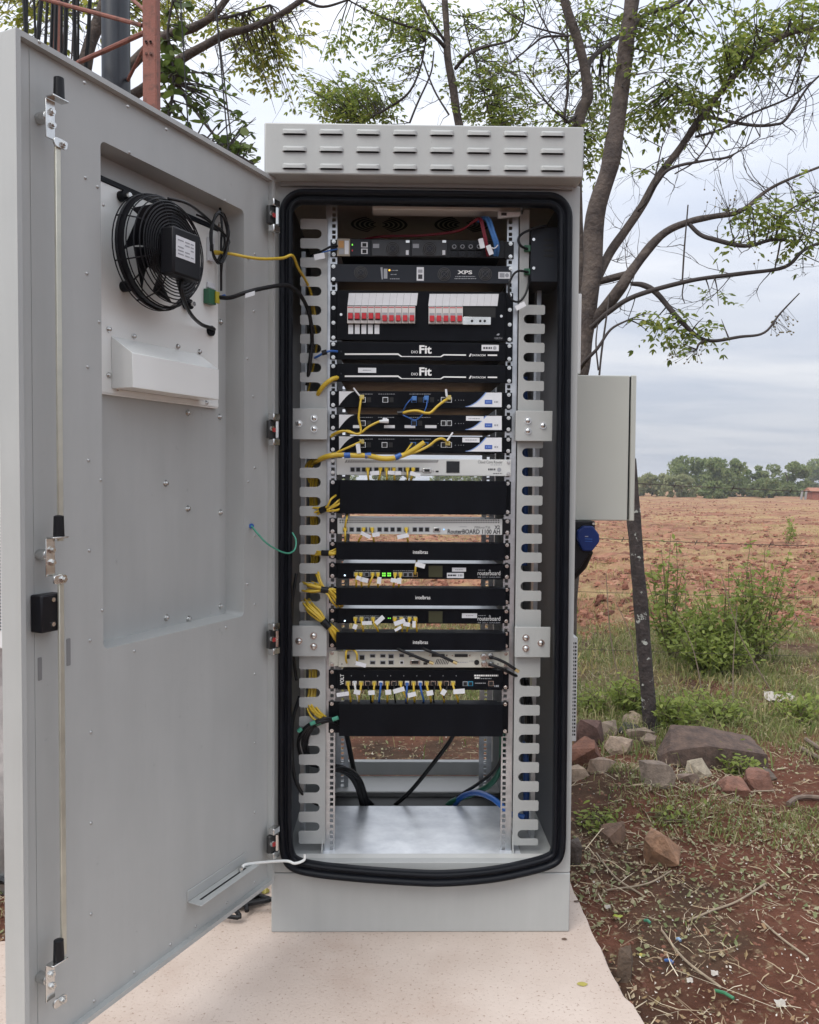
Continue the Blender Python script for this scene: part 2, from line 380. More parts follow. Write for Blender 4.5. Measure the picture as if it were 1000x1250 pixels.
def concrete_mat():
    ma = M_CONC; t = ma.node_tree; b = t.nodes['Principled BSDF']
    tcn = N(t, 'ShaderNodeTexCoord')
    v = N(t, 'ShaderNodeTexNoise'); v.inputs['Scale'].default_value = 120; v.inputs['Detail'].default_value = 4; v.inputs['Roughness'].default_value = 0.7
    t.links.new(tcn.outputs['Object'], v.inputs['Vector'])
    r = N(t, 'ShaderNodeValToRGB'); r.color_ramp.elements[0].position = 0.33; r.color_ramp.elements[0].color = (0.56, 0.50, 0.46, 1); r.color_ramp.elements[1].position = 0.42; r.color_ramp.elements[1].color = (1, 1, 1, 1)
    t.links.new(v.outputs[0], r.inputs[0])
    mx = N(t, 'ShaderNodeMix', data_type='RGBA', blend_type='MULTIPLY'); mx.inputs[0].default_value = 1.0
    old = b.inputs['Base Color'].links[0].from_socket
    sv = N(t, 'ShaderNodeTexNoise'); sv.inputs['Scale'].default_value = 1.7; sv.inputs['Detail'].default_value = 9; sv.inputs['Roughness'].default_value = .7; t.links.new(tcn.outputs['Object'], sv.inputs['Vector'])
    sr = N(t, 'ShaderNodeMapRange'); sr.inputs[1].default_value = .50; sr.inputs[2].default_value = .78; sr.inputs[4].default_value = .55; t.links.new(sv.outputs[0], sr.inputs[0])
    sx = N(t, 'ShaderNodeMix', data_type='RGBA'); t.links.new(sr.outputs[0], sx.inputs[0]); t.links.new(old, sx.inputs[6]); sx.inputs[7].default_value = (.36, .235, .175, 1); old = sx.outputs[2]
    t.links.new(old, mx.inputs[6]); t.links.new(r.outputs[0], mx.inputs[7]); t.links.new(mx.outputs[2], b.inputs['Base Color'])
concrete_mat()
# slab: rough broken edge, slightly uneven top
edge = []
for i, (x, y) in enumerate(SLAB):
    x2, y2 = SLAB[(i + 1) % len(SLAB)]; n = max(1, int(math.hypot(x2-x, y2-y) / 0.025))
    for k in range(n):
        px_, py_ = x + (x2-x)*k/n, y + (y2-y)*k/n
        j = 0.004*(mnoise.noise(Vector((px_*9, py_*9, 1))))+0.003*mnoise.noise(Vector((px_*40, py_*40, 4)))
        edge.append((px_ + j, py_ + j*0.6))
mb = MB(); n = len(edge)
cxs, cys = -0.3, 1.7
def shrink(p, d):
    v = Vector((p[0]-cxs, p[1]-cys)); l = v.length; return (p[0]-v.x/l*d, p[1]-v.y/l*d)
rings = [[(*shrink(p, 0.005), 0.0) for p in edge], [(*p, -0.006 - 0.006*abs(mnoise.noise(Vector((p[0]*30, p[1]*30, 0))))) for p in edge], [(*shrink(p, -0.004), -0.05) for p in edge], [(*shrink(p, 0.03*abs(mnoise.noise(Vector((p[0]*12, p[1]*12, 7))))), -0.16) for p in edge]]
vsl = [v for r_ in rings for v in r_]
fsl = [tuple(range(n))]
for k in range(3):
    for i in range(n): j = (i+1) % n; fsl.append((k*n+i, (k+1)*n+i, (k+1)*n+j, k*n+j))
mb.add(vsl, fsl)
o = single('concrete_slab', 'pale pinkish concrete slab under the cabinet and its open door', None, mb, M_CONC, kind='structure', origin=(0, 0, 0), smooth=30)

# ================================================================== CABINET
HW = 0.39; ZS = 0.159; ZT = 1.93; DEP = 0.70
T = Thing('equipment_cabinet', 'tall open light grey steel telecom cabinet full of rack equipment, on the concrete slab', 'cabinet', (0, 0, 0), CAB)
cabinet = T
mb = MB().box(-HW, HW, 0.0, DEP, 0.0, ZS-0.002)
T.part('plinth', mb, M_GREY, bevel=0.003)
# front frame with its rounded opening
OX0 = cab(347, 640, 0).x; OX1 = cab(686.5, 640, 0).x; OZ1 = cab(515, 241, 0).z; OZ0 = cab(515, 1053, 0).z
outer = rrect(-HW, HW, ZS, ZT, 0.004, 6); inner = rrect(OX0, OX1, OZ0, OZ1, 0.035, 6)
T.part('front_frame', MB().ring(outer, inner, 0.0, 0.028), M_GREY, bevel=0.0015)
# side walls, roof, rear frame
T.part('side_wall', MB().box(-HW, -HW+0.004, 0.0285, DEP, ZS, 1.9255), M_GREY)
T.part('side_wall', MB().box(HW-0.004, HW, 0.0285, DEP, ZS, 1.9255), M_GREY)
T.part('rear_post_blocker', MB().box(-HW+0.0045, -0.262, DEP-0.03, DEP-0.001, ZS, 1.9205), M_GREY)  # both rear posts are widened to block light behind the combs
T.part('rear_post_blocker', MB().box(0.262, HW-0.0045, DEP-0.03, DEP-0.001, ZS, 1.9205), M_GREY)
ceil = T.part('ceiling_panel', MB().box(-HW+0.005, HW-0.005, 0.029, DEP-0.001, 1.921, 1.925), mat('inner_liner', (0.50, 0.46, 0.39), 0.5, var=0.1, vscale=5))
T.part('rear_header', MB().box(-0.2615, 0.2615, DEP-0.028, DEP-0.002, 1.66, 1.9205), M_GREYSHADE)
# ceiling fan grilles (each a nest of slotted rings)
for gxp in (463, 565):
    c = cab(gxp, 275, 0.30); cc = None
    for P in ((gxp, 274),):
        cc = hit(CAB, gxp, 274, 2, 1.920)
    mbg = MB()
    for k in range(5):
        r = 0.022 + 0.014*k
        for a0 in (-90, 90):
            pts = [(cc.x + (r+0.004)*math.cos(R(a)), cc.y + (r+0.004)*math.sin(R(a)), 1.9195) for a in range(a0+90-65, a0+90+66, 10)]
            pin = [(cc.x + (r-0.004)*math.cos(R(a)), cc.y + (r-0.004)*math.sin(R(a)), 1.9195) for a in range(a0+90-65, a0+90+66, 10)]
            nn = len(pts); mbg.add(pts + pin, [(i+1, i, nn+i, nn+i+1) for i in range(nn-1)])
    T.part('fan_grille', mbg, M_PORT, ceil)
lf = hit(CAB, 570, 258, 1, 0.12)
T.part('ceiling_light', MB().box(cab(455, 255, .10).x, cab(634, 255, .10).x, 0.06, 0.115, cab(545, 259.5, .08).z, 1.9205), mat('lamp_housing', (0.62, 0.60, 0.56), 0.4), bevel=0.003)
# hood
hx0 = cab(322.5, 180, -0.066).x; hx1 = cab(713, 180, -0.066).x; hz1 = cab(515, 151.5, -0.066).z; hz0 = cab(515, 214.5, -0.066).z
mb = MB().prism([(hx0, hz0), (hx1, hz0), (hx1, hz1), (hx0, hz1)], -0.066, DEP+0.06)
hood = T.part('hood', mb, M_GREY, bevel=0.004)
# eight columns and three rows of pressed louvres
xs_ = [359.5, 404.5, 449.5, 494.5, 539.5, 584.5, 629.5, 674.5]; ys_ = [(159.5, 165), (180, 186), (201.5, 207)]
def louvre_mesh():
    w, h, d = 0.0300, 0.0062, 0.0065; n = 24; vs = []; fs = []
    prof = [(1.0, 0.0), (0.93, 0.55), (0.78, 0.9), (0.5, 1.0)]
    for s, k in prof:
        for i in range(n + 1):
            t = i / n; a = math.pi * t
            x = (w - h) * (1 if t < .5 else -1) + math.cos(a) * h * s if 0 < t < 1 else w * s * (1 if t == 0 else -1)
            x = math.copysign(min(abs(x), w*s + 0.0), x) if s < 1 else x
            vs.append((x, -d * k, math.sin(a)**0.6 * 2 * h * s if 0 < t < 1 else 0))
    m_ = n + 1
    for k in range(len(prof) - 1):
        for i in range(n): fs.append((k*m_+i, k*m_+i+1, (k+1)*m_+i+1, (k+1)*m_+i))
    fs.append(tuple((len(prof)-1)*m_+i for i in range(m_)))
    return MB().add(vs, fs).mesh('louvre', smooth=50)
lme = louvre_mesh(); lme.materials.append(M_GREY)
sme = MB().prism(rrect(-0.026, 0.026, -0.0024, 0.0012, 0.0015, 3), -0.0008, 0.002).mesh('louvre_slot'); sme.materials.append(M_PORT)
for x in xs_:
    for y0, y1 in ys_:
        p = cab(x, y1 + (x-500)*0.0105*0.9, -0.066)
        lo = bpy.data.objects.new('louvre', lme); COL.objects.link(lo); lo.parent = hood; lo.location = (p.x, -0.066, p.z)
        lo = bpy.data.objects.new('louvre_slot', sme); COL.objects.link(lo); lo.parent = hood; lo.location = (p.x, -0.0662, p.z)
for x in (337, 697, 553): # lifting lugs and roof cap that just show above the hood
    p = cab(x, 150, 0.1)
    if x == 553: continue
    T.part('lifting_lug', MB().box(p.x-0.012, p.x+0.012, 0.08, 0.12, hz1, hz1+0.014), M_GREY, hood, bevel=0.004)
T.part('roof_cap', MB().box(cab(466, 150, .15).x, cab(535, 150, .15).x, 0.05, 0.45, hz1, hz1+0.016), M_GREY, hood, bevel=0.003)
# under-hood strip (front rain channel)
T.part('rain_channel', MB().box(-HW+0.02, HW-0.02, -0.012, -0.0005, ZT-0.012, ZT+0.012), M_GREYSHADE, bevel=0.002)
# ------------------------------------------------ gasket: fat rubber profile round the opening, sagging at the bottom
def gasket_path():
    L, Rr = cab(348.5, 640, -0.004).x, cab(685, 640, -0.004).x
    Tz = cab(515, 242, -0.004).z; pts = []
    r = 0.045
    bl = cab(352, 1052, -0.004); br = cab(685, 1050, -0.004)
    bc = cab(515, 1068, -0.03)
    for i in range(9):  # top right corner
        a = R(90 * i / 8); pts.append((Rr - r + r*math.cos(a), -0.004, Tz - r + r*math.sin(a)))
    for i in range(9):
        a = R(90 + 90 * i / 8); pts.append((L + r + r*math.cos(a), -0.004, Tz - r + r*math.sin(a)))
    n = 24
    for i in range(1, n): pts.append((L, -0.004, Tz - r - (Tz - r - (bl.z + 0.05)) * i / n))
    low = [(349, 1022, -.004), (350.5, 1040, -.005), (358, 1053, -.008), (380, 1060, -.013), (430, 1066, -.02), (500, 1071, -.026), (545, 1072, -.028), (600, 1067.5, -.024), (645, 1058.5, -.016), (672, 1050, -.010), (680.5, 1040, -.006), (682.5, 1020, -.004)]
    lw = [tuple(cab(a, b, c)) for a, b, c in low]
    pts += [tuple(v) for v in spline(lw, 6)]
    top = (Rr, -0.004, Tz - r); last = pts[-1]
    for i in range(1, n): pts.append(tuple(last[k] + (top[k]-last[k]) * i / n for k in range(3)))
    return pts
gp = gasket_path()
def sweep(path, prof, outv):
    """closed sweep; profile points (a, b): a sideways away from the opening's centre, b towards the viewer"""
    k = len(path); P = [Vector(p) for p in path]; vs = []; fs = []; n = len(prof)
    for i in range(k):
        t = (P[(i+1) % k] - P[i-1]).normalized(); s = t.cross(Vector((0, 1, 0))).normalized()
        s = s if s.dot(P[i] - Vector(outv)) > 0 else -s
        vs += [P[i] + s*a + Vector((0, -b, 0)) for a, b in prof]
    for i in range(k):
        for j in range(n):
            fs.append((i*n+j, i*n+(j+1) % n, ((i+1) % k)*n+(j+1) % n, ((i+1) % k)*n+j))
    return MB().add(vs, fs)
prof = [(-.0175, -.010), (-.0185, .004), (-.0160, .012), (-.0110, .0150), (-.0065, .0130), (-.0040, .0075), (-.0015, .0075), (.0010, .0140), (.0055, .0185), (.0110, .0190), (.0150, .0160), (.0172, .0090), (.0165, -.001), (.010, -.010)]
gk = T.part('gasket', sweep(gp, prof, (0.0, 0, 1.0)), M_RUBBER, smooth=60)
# nick where the ends of the rubber meet
# sill lip and floor
T.part('sill', MB().box(OX0+0.004, OX1-0.004, 0.032, 0.060, OZ0-0.006, cab(515, 1047.5, 0.032).z), mat('sill_pale', (0.52, 0.52, 0.50), 0.35), bevel=0.002)
FZ = 0.180
mb = MB()
fx0 = hit(CAB, 411, 1035, 2, FZ).x; fx1 = hit(CAB, 614, 1035, 2, FZ).x
mb.box(-0.27, 0.27, 0.0605, 0.40, FZ-0.004, FZ)
T.part('floor_plate', mb, mat('zinc_floor', (0.80, 0.82, 0.84), 0.34, metal=0.3, col2=(0.55, 0.57, 0.60), vscale=11, bump=0.03, bscale=14, detail=8), bevel=0.001)
T.part('floor_plate', MB().box(-HW+0.005, -0.2705, 0.0605, DEP-0.03, FZ-0.006, FZ-0.002), M_GREYSHADE)
T.part('floor_plate', MB().box(0.2705, HW-0.005, 0.0605, DEP-0.03, FZ-0.006, FZ-0.002), M_GREYSHADE)
T.part('gland_opening', MB().box(-0.27, 0.27, 0.4005, 0.52, FZ-0.02, FZ-0.016), M_PORT)
T.part('rear_flange', MB().box(-0.27, 0.27, 0.5205, DEP-0.03, FZ-0.006, FZ), mat('sill_pale', ()), bevel=0.002)
T.part('rear_bottom_rail', MB().box(-0.2615, 0.2615, DEP-0.0295, DEP-0.002, FZ+0.0005, 0.226), M_GREY, bevel=0.002)
# ------------------------------------------------ 19 inch mounting rails with square holes
YR = 0.080
def rail(name, x0, x1, xh, y, z0, z1, flange, sidew):
    """pierced steel strip plus the flange that turns back from its outer edge"""
    mb = MB(); U = 0.04445; hs = 0.0046
    z = z0; zs = []
    k = 0
    while True:
        for o_ in (0.00635, 0.022225, 0.0381):
            zc = z0 + k*U + o_
            if zc + 0.01 < z1: zs.append(zc)
        k += 1
        if z0 + k*U > z1: break
    edges = [z0]
    for zc in zs: edges += [zc-hs, zc+hs]
    edges.append(z1)
    for i in range(0, len(edges)-1):
        a, b = edges[i], edges[i+1]
        if i % 2 == 0: mb.add([(x0, y, a), (x1, y, a), (x1, y, b), (x0, y, b)], [(0, 1, 2, 3)])
        else:
            mb.add([(x0, y, a), (xh-hs, y, a), (xh-hs, y, b), (x0, y, b)], [(0, 1, 2, 3)])
            mb.add([(xh+hs, y, a), (x1, y, a), (x1, y, b), (xh+hs, y, b)], [(0, 1, 2, 3)])
            for (xa, xb) in ((xh-hs, xh-hs), (xh+hs, xh+hs)): mb.add([(xa, y, a), (xa, y, b), (xa, y+.0025, b), (xa, y+.0025, a)], [(0, 1, 2, 3)])
            mb.add([(xh-hs, y, a), (xh+hs, y, a), (xh+hs, y+.0025, a), (xh-hs, y+.0025, a)], [(0, 1, 2, 3)])
    mb.box(flange-sidew/2, flange+sidew/2, y-0.0, y+0.055, z0, z1)
    return T.part(name, mb, M_GALV, smooth=0)
RXL = cab(406.5, 560, YR).x; RXR = cab(620.3, 560, YR).x
RXC = (RXL+RXR)/2; RXL = RXC-0.2326; RXR = RXC+0.2326
RZ0, RZ1 = FZ+0.0, 1.9195
railL = rail('mounting_rail', RXL-0.019, RXL+0.009, RXL, YR+0.003, RZ0, RZ1, RXL-0.0195, 0.003)
railR = rail('mounting_rail', RXR-0.009, RXR+0.019, RXR, YR+0.003, RZ0, RZ1, RXR+0.0195, 0.003)
rail('rear_mounting_rail', RXL-0.019, RXL+0.020, RXL, 0.56, RZ0, RZ1, RXL-0.0195, 0.003)
rail('rear_mounting_rail', RXR-0.020, RXR+0.019, RXR, 0.56, RZ0, RZ1, RXR+0.0195, 0.003)
# ------------------------------------------------ cable combs
def comb(side):
    yc = 0.074
    if side < 0:
        xi = cab(398.5, 640, yc).x; xt = cab(365.8, 640, yc).x; ztop = cab(380, 267, yc).z; start = 285.3; end = 1030
        xe = cab(391.5, 640, yc).x
    else:
        xi = cab(630.5, 640, yc).x; xt = cab(662.0, 640, yc).x; ztop = cab(640, 256, yc).z; start = 389.5; end = 1032
        xe = cab(636.5, 640, yc).x
    px = 382 if side < 0 else 648
    zbot = cab(px, end, yc).z
    pitch = 23.35 if side < 0 else 23.3
    slots = []; y = start
    skipz = ((497, 541), (764, 806))
    while y < end - 8:
        if not any(a - 7 < y < b + 7 for a, b in skipz): slots.append(y)
        y += pitch
    pts = []
    h = 0.0118; rr = 0.004
    sgn = -1 if side < 0 else 1
    # go down along the toothed edge from the top
    edge = [(xi, ztop)]
    segtop = ztop
    def tooth(z1, z0):
        return [(xt - sgn*rr*0.0 - sgn*rr, z1), (xt - sgn*rr*0.3, z1 - rr*0.3), (xt, z1 - rr), (xt, z0 + rr), (xt - sgn*rr*0.3, z0 + rr*0.3), (xt - sgn*rr, z0)]
    if side > 0:   # upper stretch is cut back behind the black control box
        xb = cab(646, 300, yc).x; zb = cab(640, 372, yc).z
        edge += [(xb, ztop), (xb, zb)]; segtop = zb
    for s in slots:
        zc = cab(px, s, yc).z
        edge += tooth(segtop, zc + h)
        re = h
        for k in range(0, 9):
            a = R(90 + 180*k/8) if sgn > 0 else R(90 - 180*k/8)
            edge.append((xe + sgn*re + re*math.cos(a), zc + re*math.sin(a)))
        segtop = zc - h
    edge += tooth(segtop, zbot)
    edge += [(xi, zbot)]
    if side < 0: edge = edge
    else: edge = edge[::-1]
    c_ = T.part('cable_comb', MB().prism(edge, yc, yc+0.002), M_GREY, smooth=0)
    me_h = MB()
    for s in (262, 430, 497, 543, 640, 700, 764, 808, 930):
        pz = cab(px, s, yc)
        if side > 0 and s < 380: continue
    return c_
combL = comb(-1); combR = comb(1)
# white vertical posts that show between the comb's fingers
T.part('inner_post', MB().box(cab(367.2, 640, .16).x, cab(372.2, 640, .16).x, 0.16, 0.20, FZ, 1.80), M_GALV)
T.part('inner_post', MB().box(cab(652.2, 640, .16).x, cab(657.5, 640, .16).x, 0.16, 0.20, FZ, 1.72), M_GALV)
T.part('side_shade_sheet', MB().box(-HW+0.030, -HW+0.033, 0.05, 0.66, FZ, 1.92), mat('side_shade_dark', (0.055, 0.058, 0.065), 0.5))  # dark sheets added over the grey side walls, wall shade painted in
T.part('side_shade_sheet', MB().box(HW-0.033, HW-0.030, 0.05, 0.66, FZ, 1.92), mat('side_shade_dark', ()))
# ------------------------------------------------ rail brackets with three bolts each
def bolt(parent, x, z, y, r=0.0075):
    mbw = MB().cyl((x, y, z), (x, y-0.0015, z), r*1.25, n=16)
    o1 = T.part('bolt', mbw.cyl((x, y-0.0015, z), (x, y-0.006, z), r*0.85, r*0.75, n=12, dome=0.0015), M_ZINC, parent)
    return o1
for (bx0, by0, bx1, by1, bolts) in ((357, 498.5, 399.5, 536.5, ((365, 517), (383.5, 510.5), (383.5, 523.7))),
                                    (629.5, 501.5, 674.5, 538.5, ((644.5, 513.5), (644.5, 526), (663, 519.5))),
                                    (357, 764, 399, 801.5, ((365, 782.5), (383, 776), (383, 789))),
                                    (628.5, 765.5, 672, 802.5, ((642, 778.5), (642, 791.5), (660.5, 784.8)))):
    yb = 0.052
    a = cab(bx0, (by0+by1)/2, yb).x; b = cab(bx1, (by0+by1)/2, yb).x
    z1 = cab((bx0+bx1)/2, by0, yb).z; z0 = cab((bx0+bx1)/2, by1, yb).z
    mbk = MB().box(a, b, yb, yb+0.005, z0, z1)
    if bx0 < 500: mbk.box(b-0.008, b-0.003, yb+0.0051, 0.0735, z0+.001, z1-.001)
    else: mbk.box(a+0.003, a+0.008, yb+0.0051, 0.0735, z0+.001, z1-.001)
    bk = T.part('rail_bracket', mbk, M_GREY, bevel=0.0012)
    for (x, y) in bolts:
        p = cab(x, y, yb); bolt(bk, p.x, p.z, yb)
# gussets at the foot of each rail
for s, xg in ((-1, RXL-0.024), (1, RXR+0.024)):
    T.part('gusset', MB().add([(xg-0.0015, .062, FZ), (xg+0.0015, .062, FZ), (xg+0.0015, .078, FZ+.045), (xg-.0015, .078, FZ+.045), (xg-0.0015, .12, FZ), (xg+0.0015, .12, FZ), (xg+.0015, .12, FZ+.045), (xg-.0015, .12, FZ+.045)],
           [(0,1,2,3),(0,3,7,4),(1,5,6,2),(4,7,6,5),(3,2,6,7),(0,4,5,1)]), M_GREY)
# ------------------------------------------------ hinges
# ------------------------------------------------ vents and panel on the right outer side
vp = T.part('side_vent', MB().box(HW, cab(704.5, 840, .30).x, 0.30, 0.66, cab(700, 905, .3).z, cab(700, 778, .3).z), mat('white_vent', (0.58, 0.58, 0.57), 0.4), bevel=0.002)
zt_ = cab(700, 782, .3).z; zb_ = cab(700, 898, .3).z; nn = 26
slm = MB().box(-0.0005, 0.0045, 0, 0.0006, 0, 0.0058).mesh('vent_slot'); slm.materials.append(M_PORT)
for i in range(nn):
    for k in range(2):
        o = bpy.data.objects.new('vent_slot', slm); COL.objects.link(o); o.parent = vp; o.location = (cab(698.5+2.9*k, 840, .30).x, 0.2994, zb_ + (zt_-zb_)*i/nn)
T.part('side_bracket', MB().box(HW, cab(709.5, 410, .26).x, 0.26, 0.34, cab(703, 458, .3).z, cab(703, 362, .3).z), M_WHITEP, bevel=0.002)

# ================================================================== DOOR (part of the cabinet)
DL = 0.770; DZ0, DZ1 = 0.152, 1.927
dmat = CAB.inverted() @ DOOR
YP = 0.014      # inner panel lies this far behind the rim
rx0, rx1 = dor(124.5, 500, YP).x, dor(298, 500, YP).x
rz1 = dor(298, 257, YP).z; rz0 = dor(298, 752, YP).z
YB = 0.064      # back of the sunken window
mb = MB()
t_ = 0.010
O4 = rrect(-DL, 0, DZ0, DZ1, 0.003, 4); I4 = rrect(-DL+t_, -t_, DZ0+t_, DZ1-t_, 0.002, 4)
W4 = rrect(rx0, rx1, rz0, rz1, 0.012, 4)
def loopstrip(a, ya, b, yb):
    n_ = len(a); mb.add([(x, ya, z) for x, z in a] + [(x, yb, z) for x, z in b], [(i, (i+1) % n_, n_+(i+1) % n_, n_+i) for i in range(n_)])
loopstrip(O4, 0.0, I4, 0.0); loopstrip(I4, 0.0, I4, YP); loopstrip(I4, YP, W4, YP)
W4b = rrect(rx0+.004, rx1-.004, rz0+.004, rz1-.004, 0.010, 4)
loopstrip(W4, YP, W4b, YB)
mb.add([(x, YB, z) for x, z in W4b], [tuple(range(len(W4b)))])
loopstrip(O4, 0.046, O4, 0.0)
W5 = rrect(rx0-.01, rx1+.01, rz0-.01, rz1+.01, 0.012, 4)
loopstrip(W5, 0.046, O4, 0.046); loopstrip(W5, 0.078, W5, 0.046); mb.add([(x, 0.078, z) for x, z in W5], [tuple(reversed(range(len(W5))))])
door = T.part('door', mb, M_GREY, raw=True, label='open grey steel door with sunken window, seen from inside')
door.matrix_parent_inverse = IDM; door.matrix_local = dmat
def dpart(name, mb, ma, bevel=0, smooth=35, **k): return T.part(name, mb, ma, door, bevel=bevel, smooth=smooth, raw=True, **k)
# pressed edge line just inside the free edge
for px_ in (41,):
    a = dor(px_, 640, YP).x
    dpart('stiffener', MB().box(a-0.0008, a+0.0008, YP-0.0012, YP, DZ0+.012, DZ1-.012), M_GREY)
# rivets
riv = MB().cyl((0, 0, 0), (0, -0.0015, 0), 0.0036, 0.0029, n=10, dome=0.0010).mesh('rivet'); riv.materials.append(mat('dull_rivet', (.42, .42, .41), .4, metal=.7))
def rivet(px_, py_, y):
    p = dor(px_, py_, y); o = bpy.data.objects.new('rivet', riv); COL.objects.link(o); o.parent = door; o.location = (p.x, y, p.z)
for a, b in ((158, 186), (104, 217), (119, 228), (126, 250), (106, 334), (121, 393), (107, 448), (108, 562), (123, 586), (109, 672), (110, 782), (125, 745), (275, 245), (164, 795), (276, 766),
             (302, 438), (309, 484), (311, 571), (303, 588), (311, 654), (302, 713), (311, 738), (311, 823), (311, 907), (311, 992), (311, 1077), (277, 1102), (239, 1131), (208, 1153), (164, 1187), (115, 1222), (111, 894), (111, 1005), (111, 1116), (48, 51), (103, 101), (156, 130), (203, 158), (303, 316), (310, 380), (311, 310)):
    rivet(a, b, YP if not (a in (48, 103, 156, 203)) else 0.0)
scr = MB().cyl((0, 0, 0), (0, -0.001, 0), 0.0075, n=14).cyl((0, -0.001, 0), (0, -0.006, 0), 0.0045, n=8, dome=0.001).mesh('screw'); scr.materials.append(M_ZINC)
for a, b in ((202, 590), (229, 621), (269, 625.5), (229, 504), (268, 509), (203, 754), (230, 755.5), (269, 740), (262, 333), (268, 275), (269, 393)):
    p = dor(a, b, YB); o = bpy.data.objects.new('screw', scr); COL.objects.link(o); o.parent = door; o.location = (p.x, YB, p.z)
for (a, b, c, d_) in ((46, 803, 51, 830), (81, 780, 86, 812)):
    p = dor(a, b, YP); q_ = dor(c, d_, YP)
    dpart('slot', MB().prism(rrect(p.x, q_.x, q_.z, p.z, 0.002, 3), YP-0.0008, YP+0.001), mat('slot_shadow', (0.20, 0.20, 0.20), 0.6))
# white fan plate, its deflector box
YW = YB - 0.010
pa = dor(124.8, 500, YW); pb = dor(266.5, 420, YW); zt2 = dor(126, 222, YW).z; zb2 = dor(266, 499, YW).z
wx0 = rx0+.003; wx1 = pb.x
dpart('fan_plate', MB().prism(rrect(wx0, wx1, zb2, zt2, 0.006, 3), YW, YB-0.0005), M_WHITEP, bevel=0.001)
dpart('seal_strip', MB().box(wx0, wx1, YW-0.003, YB-0.0005, zt2+0.0005, zt2+0.010), M_RUBBER)
da = dor(131, 440, YW); zlow = dor(163, 481.5, YW-.04).z
yd = YW-0.055
q0 = dor(162, 470, yd); q1 = dor(267.5, 470, yd)
zf1 = dor(267, 451, yd).z; zbk = dor(133, 404, YW).z; zf0 = dor(267, 488, yd).z
dx0, dx1 = q0.x, q1.x
mb = MB()
sec = [(YW-0.0005, zf0), (yd, zf0), (yd, zf1), (YW-0.0005, zf1+0.036)]     # sloped top
mb.add([(dx0, y, z) for y, z in sec] + [(dx1, y, z) for y, z in sec], [(1, 5, 6, 2), (2, 6, 7, 3), (0, 1, 2, 3), (5, 4, 7, 6), (0, 4, 5, 1)])
dpart('air_deflector', mb, M_WHITEP, bevel=0.0015)
dpart('deflector_flange', MB().box(wx0+.001, wx1-.002, YW-0.002, YW-0.0006, zb2+0.004, zf0-0.0005), M_WHITEP)
for a, b in ((132.5, 402), (132.5, 458), (141, 475.5), (251, 492), (163, 410.5), (216.5, 423), (243, 429.5)):
    p = dor(a, b, YW); o = bpy.data.objects.new('screw', scr); COL.objects.link(o); o.parent = door; o.location = (p.x, YW-.001, p.z); o.scale = (.8, .8, .8)
# espagnolette: flat rods, latches, knobs
RY = -0.018
xr = dor(72, 400, RY).x
za, zb3 = dor(68, 176, RY).z, dor(80, 660, RY).z; zc3, zd = dor(80, 700, RY).z, dor(78, 1166, RY).z
dpart('lock_rod', MB().box(xr-0.0055, xr+0.0055, RY-0.002, RY+0.003, zb3, za), M_ROD, bevel=0.001)
dpart('lock_rod', MB().box(xr-0.0055, xr+0.0055, RY-0.002, RY+0.003, zd, zc3), M_ROD, bevel=0.001)
def latch(py_, top):
    """knob, bent zinc plate, two screws and lever end of one latch point; py_ = pixel row of its plate's middle"""
    p = dor(62, py_, -0.01); z = p.z; x = p.x
    lp = dpart('latch', MB().box(x-0.012, x+0.008, -0.012, -0.009, z-0.032, z+0.034).box(x-0.012, x+0.022, -0.030, -0.012, z+0.0345, z+0.0375).cyl((x-0.004, YP, z+0.005), (x-0.004, -0.0088, z+0.005), 0.010), M_ZINC, bevel=0.0008)
    ob = T.part('knob', MB().cyl((x+0.008, -0.021, z+0.038), (x+0.008, -0.021, z+0.073), 0.0095, 0.0085, n=16, dome=0.002), M_PLASTIC, door, raw=True)
    dpart('latch_lever', MB().prism(rrect(x-0.006, x+0.024, z-0.046, z-0.030, 0.007, 4), -0.024, -0.020), M_ZINC, bevel=0.0006)
    for dx_, dz_ in ((0.0, 0.014), (0.001, -0.008), (0.014, -0.038)):
        yy_ = -0.012 if dz_ > -.03 else -0.024
        dpart('latch_screw', MB().cyl((x+dx_, yy_, z+dz_), (x+dx_, yy_-0.004, z+dz_), 0.0065, 0.006, n=6).cyl((x+dx_, yy_-.004, z+dz_), (x+dx_, yy_-0.007, z+dz_), 0.0036, n=8), M_ZINC)
latch(147, 1); latch(681, 0); latch(1198, 1)
a = dor(46, 727, -0.005); b = dor(73, 768, -0.005)
dpart('lock_case', MB().box(a.x, b.x, -0.014, YP-.0003, b.z, a.z), M_PLASTIC, bevel=0.003)
for y_ in (732, 762):
    p = dor(65, y_, -0.015); dpart('lock_screw', MB().cyl((p.x, -0.0142, p.z), (p.x, -0.0165, p.z), 0.004, n=10), M_ZINC)
# hinges
for hy in (264, 524.5, 779.5, 1028):
    p = dor(332, hy, -0.004); x, zc = p.x, p.z
    dpart('hinge', MB().box(x-0.020, x+0.012, -0.010, -0.0003, zc-0.022, zc+0.022), mat('hinge_steel', (0.05, 0.05, 0.05), 0.4, metal=0.5), bevel=0.002)
    for q in (1, -1): dpart('hinge_knuckle', MB().box(x-0.012, x+0.016, -0.018, -0.0003, zc+q*0.031-.0085, zc+q*0.031+.0085), M_ZINC, bevel=0.002)
    dpart('hinge_pin', MB().cyl((x+0.004, -0.016, zc-0.020), (x+0.004, -0.016, zc+0.020), 0.0045, n=8), M_ZINC)
    dpart('hinge_screw', MB().cyl((x-0.012, -0.0102, zc+0.002), (x-0.012, -0.015, zc+0.002), 0.0075, n=8), M_ZINC)
    dpart('hinge_tab', MB().box(x-0.012, x-0.002, -0.0165, -0.0152, zc-0.006, zc+0.004), mat('red_tab', (0.40, 0.03, 0.03), 0.4))
